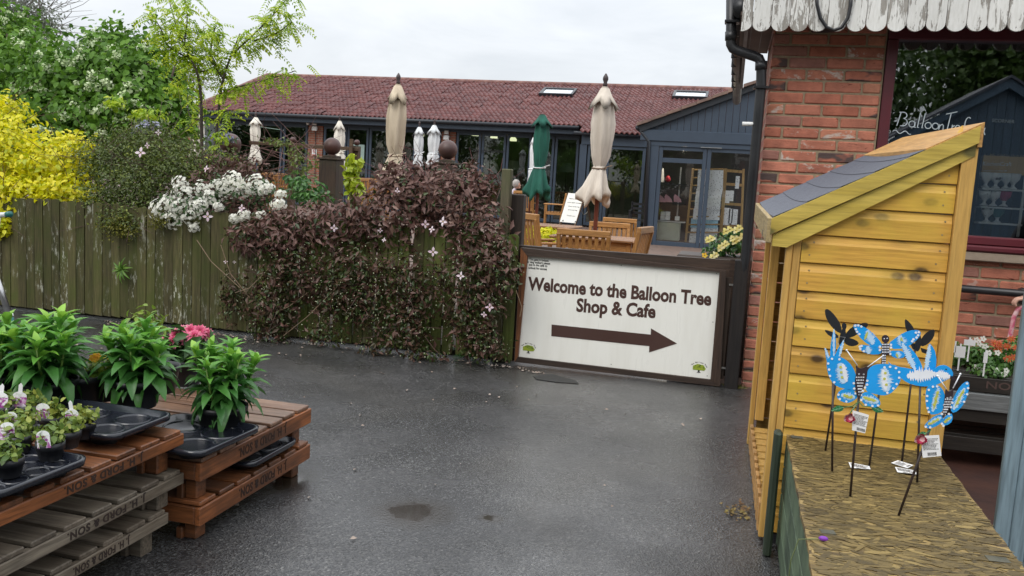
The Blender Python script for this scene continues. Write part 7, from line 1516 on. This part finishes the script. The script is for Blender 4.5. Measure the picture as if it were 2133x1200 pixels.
def plantthing(name, lab, cat, bl_): c = bl_[0][0]; return thing(name, lab, cat, (float(c[0]), float(c[1]), 0))
# purple clematis over the fence
CLEM = leafmat('purple_clematis_leaf', [(0, (.045, .042, .014)), (.25, (.085, .045, .026)), (.55, (.130, .064, .050)), (.8, (.17, .09, .075)), (1, (.23, .135, .105))], .15, .45, .35, .35)
CLEMG = leafmat('dark_green_clematis_leaf', [(0, (.022, .045, .010)), (.6, (.055, .085, .02)), (1, (.10, .13, .03))], .15, .42, .4)
yk = 5.58
top = [blob(880, 400, 5.91, 95, 62, .30), blob(945, 430, 5.88, 85, 75, .3), blob(820, 450, 5.78, 110, 65, .26), blob(700, 470, 5.74, 120, 55, .22), blob(590, 485, 5.68, 85, 45, .18), blob(1000, 490, 5.72, 70, 80, .2), blob(520, 495, 5.64, 50, 32, .12), blob(840, 375, 5.96, 60, 40, .2), blob(985, 385, 5.96, 45, 50, .2)]
curt = [blob(610, 570, yk, 95, 75, .09), blob(560, 640, yk-.02, 70, 60, .07), blob(735, 570, yk, 90, 70, .10), blob(850, 590, yk-.03, 90, 80, .11), blob(980, 600, yk-.04, 85, 95, .12), blob(1040, 560, yk-.06, 45, 75, .10), blob(840, 680, yk-.03, 75, 55, .08), blob(985, 690, yk-.04, 60, 55, .08), blob(700, 620, yk-.0, 60, 50, .07), blob(1060, 570, GY-.03, 30, 40, .05)]
low = [blob(560, 690, yk, 45, 25, .06), blob(680, 690, yk-.02, 60, 30, .07), blob(780, 720, yk-.04, 45, 22, .07), blob(880, 735, yk-.04, 60, 18, .07), blob(1010, 720, yk-.05, 60, 35, .08), blob(760, 640, yk-.02, 50, 50, .06), blob(480, 620, yk+.04, 30, 60, .04)]
cl = plantthing('clematis', 'purple-leaved clematis smothering the fence beside the welcome gate, with pale pink flowers', 'climbing plant', curt)
crown('foliage', top, 4600, .064, .026, CLEM, cl, 'diamond', .55, .2, .25, .7, split=170, half=.55, v=(.1, 1.0), leafname='leaf')
crown('foliage', curt, 3300, .052, .022, CLEM, cl, 'diamond', .7, .2, .4, .6, split=130, half=.6, v=(0, .85), leafname='leaf')
crown('foliage', top, 900, .05, .021, CLEMG, cl, 'diamond', .6, .2, .3, .6, half=.6)
crown('foliage', curt+low, 3500, .036, .018, CLEMG, cl, 'diamond', .9, .2, .6, .4, half=.5)
crown('foliage', low, 900, .042, .018, CLEM, cl, 'diamond', .9, .2, .6, .4, half=.6, v=(0, .7))
twigs('stems', top+curt, 260, .0022, TWIG, cl, .22); twigs('stems', [blob(880, 385, 5.91, 130, 65, .3), blob(1000, 420, 5.86, 55, 65, .2)], 110, .0016, plain('reddish_tendril', (.22, .07, .08)), cl, .22)
m = MB()
for pts in (((1130-540, 700), (640, 660), (700, 600), (730, 560)), ((490, 610), (520, 600), (560, 560)), ((460, 510), (480, 570), (520, 620)), ((1075, 605), (1087, 640), (1083, 660)), ((960, 610), (985, 650), (1000, 690)), ((560, 655), (600, 640), (640, 610)), ((410, 500), (440, 545), (500, 600))): m.tube([U(*p, y=yk-.05) for p in pts], .003, 5)
m.obj('stems', plain('pale_stem', (.22, .15, .09)), cl, kind='stuff')
P, D, _ = scatter(curt+low, 600, .15, .2, half=.95); m = MB()
for p in P: r = random.choice((.0025, .003, .0042)); m.ball((p[0], p[1]-.02, p[2]), r, 6)
m.obj('flower_buds', plain('pale_bud', (.50, .50, .36), (.36, .4, .22), 4, .6), cl, kind='stuff')
PETC = leafmat('pale_pink_clematis_petal', [(0, (.66, .40, .50)), (.6, (.78, .58, .66)), (1, (.84, .72, .76))], .25, .5, .3)
for px, py, y, r in ((696, 475, 5.46, .034), (886, 467, 5.46, .036), (923, 462, 5.46, .042), (900, 478, 5.45, .03), (792, 480, 5.48, .024), (902, 525, 5.44, .042), (960, 575, 5.43, .036), (1020, 640, 5.42, .036), (1008, 655, 5.42, .025), (828, 398, 5.61, .03), (293, 318, 5.66, .050), (307, 303, 5.66, .03), (330, 276, 5.71, .03), (433, 451, 5.52, .045), (504, 433, 5.56, .034), (430, 352, 5.66, .036), (800, 500, 5.46, .022), (470, 545, 5.58, .022), (488, 546, 5.58, .016)):
    flower_head('flower', U(px, py, y=y), (random.uniform(-.4, .4), -1, random.uniform(-.2, .5)), r*.64, [(4, .15, 1.2)], PETC, cl, YCEN, 'oval', .62)
# fine-leaved purple-green shrub left of it
FINE = leafmat('fine_olive_leaf', [(0, (.035, .055, .010)), (.4, (.075, .11, .018)), (.75, (.13, .17, .025)), (1, (.24, .27, .03))], .25, .5, .3)
bl_ = [blob(215, 425, 5.85, 45, 40, .2), blob(290, 400, 6.01, 105, 62, .3), blob(230, 340, 6.16, 75, 55, .3), blob(350, 340, 6.16, 90, 60, .3), blob(300, 300, 6.36, 90, 45, .3), blob(400, 370, 6.11, 60, 60, .3), blob(260, 455, 5.74, 60, 35, .13), blob(470, 360, 6.46, 60, 45, .3)]
t = plantthing('barberry_shrub', 'fine-leaved olive and bronze shrub arching over the mossy fence', 'shrub', bl_); crown('foliage', bl_, 21000, .028, .014, FINE, t, 'diamond', .8, .25, .3, .4, clus=3, spread=.03); twigs('twigs', bl_, 170, .0025, TWIG, t, .4)
crown('foliage', [blob(235, 470, 5.63, 45, 30, .05), blob(265, 480, 5.63, 35, 20, .05), blob(330, 460, 5.63, 30, 20, .05)], 700, .022, .012, leafmat('lime_hanging_leaf', [(0, (.10, .11, .015)), (1, (.30, .27, .03))]), t, 'diamond', .9, .2)
bl2 = [blob(470, 350, 6.36, 58, 38, .3), blob(520, 365, 6.16, 55, 40, .25), blob(430, 400, 5.96, 60, 55, .22), blob(520, 420, 5.86, 60, 40, .2)]
t = plantthing('bronze_clematis', 'loose bronze-leaved climber between the white blossom and the cream parasols', 'climbing plant', bl2); crown('foliage', bl2, 1700, .050, .020, CLEM, t, 'diamond', .9, .25, .4, .4, v=(.1, .9)); twigs('twigs', bl2, 130, .002, TWIG, t, .35)
# white blossom
CHOI = leafmat('choisya_leaf', [(0, (.03, .07, .02)), (1, (.09, .18, .05))], .25, .4, .4)
bl_ = [blob(400, 430, 5.78, 80, 42, .2), blob(470, 395, 5.91, 80, 35, .22), blob(540, 410, 5.86, 50, 45, .2)]
t = plantthing('white_blossom_shrub', 'shrub with dense white blossom heads leaning over the fence top', 'shrub', bl_); crown('foliage', bl_, 900, .05, .018, CHOI, t, 'oval', .8, .2)
for px, py, rx in ((337, 436, 24), (382, 382, 18), (388, 408, 30), (440, 412, 24), (363, 458, 20), (398, 448, 20), (420, 395, 18), (492, 375, 20), (478, 390, 22), (535, 385, 22), (552, 395, 18), (508, 400, 18), (456, 388, 16), (405, 475, 10), (508, 450, 14), (545, 448, 10), (580, 425, 14), (368, 430, 20), (415, 430, 18), (500, 385, 16), (455, 430, 10), (490, 455, 10), (350, 415, 10), (585, 405, 10)):
    c, R_ = blob(px, py, 5.68 if py > 420 else 5.78, rx, rx*.85); n = int(6+rx*2.6); D = unit(RNG.normal(size=(n, 3))); D[:, 1] = -np.abs(D[:, 1])
    P, A, Nn, L = [], [], [], []
    for d in D:
        ctr = c+d*R_*RNG.uniform(.5, 1.35); q = Vector(d).to_track_quat('Z', 'Y')
        for k in range(5):
            a = 2*PI*k/5; A.append(np.array(q @ Vector((math.cos(a), math.sin(a), .25)))); Nn.append(d); P.append(ctr); L.append(.0155)
    V, T, vv = leaf_arrays('oval', np.array(P), np.array(A), np.array(Nn), np.array(L), np.array(L)*.8, RNG.random(len(P))); o = arrays('blossom_head', V, T, PETW, vv, t, kind='stuff')
# bright yellow shrub
YELS = leafmat('golden_leaf', [(0, (.34, .42, .010)), (.3, (.62, .62, .008)), (.7, (.82, .74, .012)), (1, (.88, .74, .06))], .4, .45, .25)
bl_ = [blob(40, 330, 6.26, 85, 90, .4), blob(120, 350, 6.16, 75, 70, .35), blob(20, 240, 6.56, 40, 45, .3), blob(-40, 300, 6.36, 90, 100, .4), blob(60, 410, 5.91, 90, 40, .2), blob(150, 400, 5.96, 60, 40, .25), blob(10, 420, 5.78, 55, 50, .14), blob(5, 470, 5.68, 22, 22, .06), blob(160, 300, 6.36, 38, 30, .2)]
t = plantthing('golden_shrub', 'bright golden-yellow shrub spilling over the fence at the left edge', 'shrub', bl_); crown('foliage', bl_, 6500, .054, .036, YELS, t, 'oval', .6, .2, .45, .8, split=120, leafname='leaf', half=.6); crown('foliage', bl_, 2500, .035, .026, YELS, t, 'diamond', .8, .2, v=(0, .6)); twigs('stems', bl_, 120, .003, TWIG, t, .4)
# guelder roses with white heads
VIB = leafmat('viburnum_leaf', [(0, (.035, .09, .008)), (.4, (.08, .185, .016)), (.8, (.14, .28, .03)), (1, (.22, .37, .05))], .3, .55, .25, .25); GUEL = leafmat('greenish_white_head', [(0, (.45, .58, .26)), (1, (.74, .80, .56))], .2, .6, .2)
for nm, lab, bl_, n in (('guelder_rose', 'large guelder rose with greenish-white flower heads, behind the yellow shrub', [blob(180, 200, 9.5, 120, 90, .8), blob(90, 170, 9.8, 90, 90, .8), blob(245, 180, 9.5, 85, 85, .8), blob(120, 260, 9.0, 120, 60, .7), blob(230, 270, 9.0, 100, 55, .7), blob(230, 105, 9.8, 28, 40, .3), blob(257, 85, 9.8, 12, 24, .15)], 15000),
                         ('guelder_rose', 'guelder rose with white flower heads, nearest the thin yellow-green tree', [blob(302, 190, 9.3, 62, 80, .7), blob(325, 255, 9.0, 36, 60, .6), blob(300, 240, 9.0, 70, 70, .6), blob(310, 105, 9.5, 10, 18, .12)], 8000),
                         ('guelder_rose', 'tall green guelder rose at the left edge under the bare tree', [blob(20, 130, 10.5, 60, 80, .8), blob(20, 60, 10.8, 35, 40, .4), blob(-60, 140, 10.5, 80, 110, .8), blob(40, 210, 10.0, 80, 50, .8)], 7500)):
    t = plantthing(nm, lab, 'shrub', bl_); t['group'] = 'guelder roses behind the fence'; crown('foliage', bl_, n, .085, .06, VIB, t, 'oval', .4, .25, .45, .8, clus=5, spread=.10)
    P, D, _ = scatter(bl_, int(n/75), .12, .2, half=.85); D[:, 2] = np.abs(D[:, 2])*.6+D[:, 2]*.4
    PP, AA, NN, LL = [], [], [], []
    for p, d in zip(P, D):
        for k in range(22): e = unit(d*.5+RNG.normal(size=3)*.7); PP.append(p+d*.05+e*.05*np.array([1.1, 1.1, .75])); AA.append(RNG.normal(size=3)); NN.append(e+np.array([0, 0, .4])); LL.append(.038)
    V, T, vv = leaf_arrays('oval', np.array(PP), np.array(AA), np.array(NN), np.array(LL), np.array(LL)*.8, RNG.random(len(PP))); arrays('flower_heads', V, T, GUEL, vv, t, kind='stuff')
    c = bl_[0][0]; limbs('branches', [[(c[0]+random.uniform(-.3, .3), c[1], G(c[1])), (c[0]+dx*.3, c[1], c[2]-.5), (c[0]+dx, c[1]+dy, c[2]+.35)] for dx, dy in ((-.5, 0), (.1, .2), (.5, -.1), (.25, -.3))], .04, BARK, t)
# thin golden honey locust
LOC = leafmat('locust_leaflet', [(0, (.15, .27, .02)), (.4, (.29, .45, .025)), (.75, (.43, .57, .03)), (1, (.60, .66, .05))], .42, .45, .25)
YL = 7.6; t = thing('honey_locust', 'slender young tree with feathery yellow-green leaves against the sky', 'tree', (U(425, 400, y=YL).x, YL, 0))
def LP(px, py, dy=0): return U(px, py, y=YL+dy)
br = [[(425, 480), (421, 330), (418, 200), (410, 150), (398, 125)], [(438, 440), (455, 235), (465, 165), (482, 115), (500, 70)], [(398, 125), (370, 60), (352, 0)], [(398, 125), (350, 95), (335, 60), (316, 30)], [(410, 150), (450, 140), (430, 95), (424, 55)], [(482, 115), (530, 70), (570, 30), (600, -5)], [(530, 85), (575, 70), (608, 45)], [(465, 190), (500, 180), (560, 165), (615, 148)], [(398, 130), (385, 90), (390, 40), (384, -10)], [(418, 200), (385, 165), (360, 120)], [(455, 235), (480, 230), (487, 238)], [(425, 330), (445, 320), (460, 300)], [(418, 250), (395, 240), (390, 200)], [(465, 165), (440, 120), (445, 70), (450, 55)]]
m = MB(); TR = [[LP(*p, dy=.12*((i*7) % 5-2)*(j/len(b))) for j, p in enumerate(b)] for i, b in enumerate(br)]
def spl(p, n=6):
    o = []
    for i in range(len(p)-1):
        a, b, c, d = p[max(0, i-1)], p[i], p[i+1], p[min(len(p)-1, i+2)]
        for k in range(n): s = k/n; o.append(.5*((2*b)+(c-a)*s+(2*a-5*b+4*c-d)*s*s+(3*b-a-3*c+d)*s**3))
    return o+[p[-1]]
SP = [spl(p) for p in TR]
MB().tube(SP[0], [.021-.014*i/len(SP[0]) for i in range(len(SP[0]))], 8).tube(SP[1], [.017-.012*i/len(SP[1]) for i in range(len(SP[1]))], 8).obj('trunk', plain('dark_young_bark', (.055, .04, .03), (.035, .027, .02), 15, .7, .3), t, True)
for p in SP[2:]: MB().tube(p, [.010-.007*i/len(p) for i in range(len(p))], 6).obj('branch', bpy.data.materials['dark_young_bark'], t, True)
PP, AA, NN, VV = [], [], [], []
for i, p in enumerate(SP):
    rng_ = range(len(p)) if i > 1 else range(int(len(p)*.72), len(p))
    dens = 4 if i in (5, 6, 2, 8) else 3
    if i in (0, 1): dens = 1
    if i in (9, 10, 11, 12): dens = 1
    for j in rng_:
        for k in range(dens):
            a = np.array(p[j])+RNG.normal(size=3)*np.array([.05, .05, .045]); d = unit(RNG.normal(size=3)*np.array([1, 1, .6])+np.array([0, 0, -.5])); l = RNG.uniform(.10, .20); sd_ = unit(np.cross(d, np.array([0, .3, 1.]))); v0 = RNG.random()
            for q_ in range(7):
                s = .15+.85*q_/6
                for sg in (-1, 1): PP.append(a+d*l*s+np.array([0, 0, -.25*l*s*s])); AA.append(sd_*sg+d*.5+np.array([0, 0, -.35])); NN.append(np.array([0, -.4, 1])+RNG.normal(size=3)*.4); VV.append(min(1, max(0, .5*v0+.5*s+RNG.normal()*.12)))
V, T, vv = leaf_arrays('diamond', np.array(PP), np.array(AA), np.array(NN), np.full(len(PP), .042), np.full(len(PP), .019), np.array(VV)); arrays('crown', V, T, LOC, vv, t)
# lime leaves low at the trunk
crown('foliage', [blob(460, 290, YL, 16, 10, .1), blob(240, 215, 8.0, 22, 14, .1), blob(365, 190, 8.0, 16, 18, .1), blob(305, 240, 8.2, 45, 12, .2)], 420, .06, .03, LOC, t, 'diamond', .9, .2)
# wisteria-like lilac clusters
bl_ = [blob(462, 288, 7.9, 30, 8, .1), blob(312, 262, 8.0, 22, 10, .1), blob(290, 268, 8.0, 14, 8, .1)]; t = plantthing('lilac_wisteria', 'pale lilac wisteria flowers along the rail beside the thin tree', 'climbing plant', bl_)
crown('flowers', bl_, 420, .045, .03, leafmat('lilac_petal', [(0, (.30, .30, .46)), (1, (.55, .55, .68))], .2, .6), t, 'oval', .9, .2); crown('foliage', bl_, 150, .06, .03, CHOI, t, 'diamond', .9, .2)
# rose stems along the trellis, green shrub and golden hop by the pillar
bl_ = [blob(590, 300, 10.3, 45, 14, .2), blob(560, 292, 10.3, 30, 8, .2), blob(640, 345, 9.8, 40, 30, .3), blob(615, 320, 10.2, 20, 25, .2)]; t = plantthing('climbing_rose', 'sparse climbing rose with thin stems along the brown rail', 'climbing plant', bl_)
crown('foliage', bl_, 260, .06, .03, leafmat('rose_leaf', [(0, (.05, .09, .02)), (1, (.22, .27, .05))], .3), t, 'oval', .9, .3); twigs('stems', bl_+[blob(610, 340, 10, 60, 50, .3)], 46, .004, plain('rose_stem', (.20, .10, .09)), t, .6)
bl_ = [blob(635, 395, 6.76, 42, 25, .2), blob(620, 375, 6.86, 22, 18, .15), blob(650, 410, 6.66, 40, 18, .2)]; t = plantthing('green_shrub', 'fresh green broad-leaved shrub left of the square pillar', 'shrub', bl_); crown('foliage', bl_, 330, .06, .03, leafmat('fresh_green_leaf', [(0, (.03, .10, .02)), (1, (.12, .27, .05))], .3), t, 'oval', .8, .2, split=40, leafname='leaf'); limbs('stems', [[(float(b[0][0]), float(b[0][1]), 0), tuple(b[0])] for b in bl_], .006, TWIG, t)
bl_ = [blob(737, 335, 7.6, 14, 12, .08), blob(735, 355, 7.6, 15, 14, .09), blob(738, 380, 7.6, 18, 16, .1), blob(745, 398, 7.6, 18, 12, .1)]; t = plantthing('golden_hop', 'lime-yellow golden hop climbing the post right of the square pillar', 'climbing plant', bl_); crown('foliage', bl_, 240, .062, .05, leafmat('lime_hop_leaf', [(0, (.26, .36, .015)), (1, (.52, .58, .03))], .3), t, 'oval', .6, .15, .6, split=50, leafname='leaf', half=.8); limbs('stems', [[(float(bl_[0][0][0]), 7.62, 0), tuple(bl_[0][0])]], .01, TWIG, t)
# bare-branched tree far left and far trees behind
YF = 26.0; t = thing('far_tree', 'hazy half-leaved tree far behind at the top left corner', 'tree', (U(40, 100, y=YF).x, YF, 0)); bl_ = [blob(40, 30, YF, 85, 70, 1.3), blob(90, 55, YF, 45, 45, 1.0), blob(0, 10, YF, 60, 60, 1.2)]
crown('crown', bl_, 2600, .14, .08, leafmat('hazy_spring_leaf', [(0, (.12, .15, .10)), (1, (.22, .26, .17))], .3), t, 'diamond', .9, .3); twigs('branches', bl_, 240, .012, plain('grey_twig', (.16, .15, .13)), t, 1.6); limbs('trunk', [[(U(40, 100, y=YF).x, YF, 0), tuple(bl_[0][0])]], .25, BARK, t)
YF = 15.0; bl_ = [blob(385, 180, YF, 18, 24, .4), blob(400, 160, YF, 14, 16, .4)]; t = plantthing('bare_sapling', 'small twiggy tree glimpsed left of the cafe roof', 'tree', bl_); twigs('branches', bl_, 90, .006, plain('grey_twig2', (.12, .11, .10)), t, .45); crown('crown', bl_, 90, .07, .04, FINE, t); limbs('trunk', [[(float(bl_[0][0][0]), YF, 0), tuple(bl_[0][0])]], .04, BARK, t)
# weed growing through the fence, fern and weeds at the ground
t = thing('fence_sprig', 'bright green leafy sprig pushing through the mossy fence boards', 'plant', U(255, 562, y=5.68)); c = np.array(U(255, 562, y=5.66))
SPR = leafmat('sprig_leaf', [(0, (.10, .22, .03)), (1, (.22, .38, .05))], .3)
for k in range(13):
    a = k*2.4; d = np.array([math.cos(a), -.45, math.sin(a)]); V, T, vv = leaf_arrays('lance', c[None], d[None], np.array([[0, -1., .4]]), .065+.02*(k % 3), .017, .1*(k % 10)); arrays('leaf', V, T, SPR, vv, t)
FERN = leafmat('fern_leaf', [(0, (.03, .12, .02)), (1, (.10, .28, .04))], .3, .5)
t = thing('fern', 'bright green fern at the foot of the clematis beside the gate', 'fern', U(975, 760, z=0)); c0 = np.array(U(985, 745, z=.0))+np.array([0, -.02, .04])
for k in range(17):
    a = math.radians(-200+220*k/16)+random.uniform(-.15, .15); l = random.uniform(.13, .24); d = np.array([math.cos(a), math.sin(a)*.7-.25, random.uniform(.1, .9)]); d = unit(d); P, A, Nn, L = [], [], [], []
    for q_ in range(13):
        s = (q_+1)/13; p = c0+d*l*s+np.array([0, 0, -.55*l*s*s]); sd_ = unit(np.cross(d, np.array([0, 0, 1.])))
        for sg in (-1, 1): P.append(p); A.append(sd_*sg+d*.45); Nn.append(np.array([0, -.3, 1.])); L.append(.055*(1-.8*abs(s-.35))*(1.05-s*.75)+.004)
    V, T, vv = leaf_arrays('diamond', np.array(P), np.array(A), np.array(Nn), np.array(L), np.array(L)*.42, np.full(len(P), random.random())); arrays('frond', V, T, FERN, vv, t)
m = thing('weed_tuft', 'little yellowing weed at the foot of the dark gate post', 'plant', U(1530, 808, z=0)); c = np.array(U(1530, 808, z=0)); n = 60; D = unit(RNG.normal(size=(n, 3))*np.array([1, .6, .3])+np.array([0, -.2, .8])); V, T, vv = leaf_arrays('diamond', c+RNG.normal(size=(n, 3))*np.array([.04, .015, 0]), D, np.tile(np.array([0, -1., .2]), (n, 1)), RNG.uniform(.03, .07, n), .006, RNG.random(n)); arrays('blades', V, T, leafmat('weed_blade', [(0, (.08, .10, .02)), (1, (.26, .24, .06))]), vv, m)
m = MB()
for i in range(60):
    x, y, z_ = U(random.gauss(1538, 16), random.gauss(1068, 10), z=0); r = random.uniform(.004, .011); a = random.random()*6; m.add([(x+r*math.cos(a+k), y+r*math.sin(a+k), .004+.008*random.random()) for k in (0, 1.8, 3.6, 5)], [(0, 1, 2, 3)])
m.obj('leaf_litter', plain('brown_leaf_scraps', (.14, .07, .03), (.22, .18, .05), 9, .8), kind='stuff')
# pansies by the shop corner
YPn = 6.3; bl_ = [blob(1520, 510, YPn, 42, 28, .16), blob(1540, 488, YPn+.1, 22, 18, .14), blob(1490, 525, YPn-.05, 26, 14, .12)]; t = plantthing('yellow_pansies', 'planter of pale yellow pansies behind the gate at the shop corner', 'plant', bl_); crown('foliage', bl_, 700, .035, .02, leafmat('pansy_leaf', [(0, (.02, .07, .015)), (1, (.08, .20, .04))], .25), t, 'oval', .8, .15)
PETL = leafmat('pale_yellow_petal', [(0, (.68, .56, .10)), (.5, (.80, .70, .22)), (1, (.86, .80, .45))], .25, .5, .3)
for px, py in ((1475, 500), (1482, 497), (1512, 482), (1520, 478), (1533, 480), (1506, 512), (1512, 508), (1500, 517), (1530, 503), (1537, 498), (1540, 475), (1484, 536), (1490, 531), (1526, 497), (1547, 492)):
    flower_head('flower', U(px, py, y=YPn-.22), (random.uniform(-.3, .3), -1, .25), .026, [(3, .05, 1.0), (3, .3, .8)], PETL, t, YCEN, 'oval', .9)
flower_head('flower', U(1468, 532, y=YPn-.22), (0, -1, .2), .02, [(5, .1, 1.0)], PETY, t, plain('dark_centre', (.03, .01, .02)), 'oval', .9)
b0 = bl_[0][0]; MB().box(float(b0[0])-.35, float(b0[0])+.30, YPn-.2, YPn+.2, 0, float(b0[2])-.08, .01).obj('planter', DARKX, t)
bl_ = [blob(1130, 490, 10.9, 40, 16, .25), blob(1105, 492, 10.9, 20, 18, .2)]; t = plantthing('golden_bush', 'low golden-yellow bush glimpsed beneath the second wooden table', 'shrub', bl_); crown('foliage', bl_, 1300, .05, .03, YELS, t, 'oval', .6, .15)
# ================================================================== behind the camera: what the panes mirror
YK = -4.6; ymir = 2*(SYY+.05)-YK
def mir(px, py): p = U(px, py, y=ymir); return Vector((p.x, YK, p.z))
ap, el_ = mir(2100, 165), mir(1850, 292); KB = wood('kiosk_blue_board', (.075, .125, .18), (.065, .105, .155), 'z', .5, .05)
kk = thing('blue_kiosk', 'blue-grey boarded kiosk with gabled roof standing opposite, mirrored in the shop window', 'kiosk', (ap.x, YK, 0)); hw = ap.x-el_.x
x = el_.x+.25
while x < ap.x+hw-.25:
    zt_ = ap.z-(ap.z-el_.z)*abs(x+.07-ap.x)/hw; MB().box(x+.003, x+.137, YK-.02, YK, 0, zt_-.05).obj('board', KB, kk); x += .14
for s in (-1, 1):
    MB().prism([(ap.x, ap.z), (ap.x+s*hw, el_.z), (ap.x+s*hw, el_.z-.16), (ap.x, ap.z-.16)], 'y', YK+.12, YK+.15).obj('bargeboard', KB, kk); MB().prism([(ap.x, ap.z+.05), (ap.x+s*(hw+.1), el_.z+.0), (ap.x+s*(hw+.1), el_.z-.04), (ap.x, ap.z+.005)], 'y', YK-2.5, YK+.2).obj('roof', SHING, kk)
    MB().box(ap.x+s*(hw-.25)-.03, ap.x+s*(hw-.25)+.03, YK-2.4, YK-.021, 0, el_.z).obj('side_wall', KB, kk)
DKL = leafmat('dark_tree_leaf', [(0, (.03, .065, .012)), (1, (.11, .19, .035))], .25, .5)
for i, (x, y, h_, r) in enumerate(((1.5, -10, 7.5, 3.2), (-6, -14, 8, 4.4), (-14, -13, 8, 4.4), (7.5, -12, 8.5, 3.8), (-22, -12, 8, 4.6), (14, -14, 8, 4), (-30, -13, 8, 4.6), (-38, -13, 8, 4.6), (-1.6, -10.5, 7.5, 3.0))):
    t = thing('yard_tree', ('broad tree behind the blue kiosk, mirrored at the top of the shop window', 'tree mirrored in the middle folding doors of the cafe', 'tree mirrored in the folding doors near the first brick pier', 'tree mirrored at the right of the shop window', 'tree mirrored in the leftmost cafe doors', 'tree beyond the kiosk, farthest right', 'tree mirrored past the cafe end window', 'tree at the far left of the row mirrored in the cafe glass', 'tree left of the blue kiosk, mirrored at the left of the shop window')[i], 'tree', (x, y, 0)); bl_ = [(np.array([x+random.uniform(-.5, .5)*r, y+random.uniform(-.4, .4)*r, h_*.5+random.uniform(-.25, .3)*r]), np.array([r*.65, r*.6, r*.6])) for k in range(7)]
    crown('crown', bl_, 24000 if i in (0, 3, 8) else 7000, .20 if i in (0, 3, 8) else .34, .14 if i in (0, 3, 8) else .22, DKL, t, 'diamond', .8, .3); limbs('branches', [[(x, y, 1.6), ((x+b[0][0])/2+.2, (y+b[0][1])/2, (2.2+b[0][2])/2), tuple(b[0])] for b in bl_], .12, BARK, t); MB().tube([(x, y, 0), (x+.05, y, 1.2), (x, y, 2.4)], [.26, .2, .17], 10).obj('trunk', BARK, t, True)
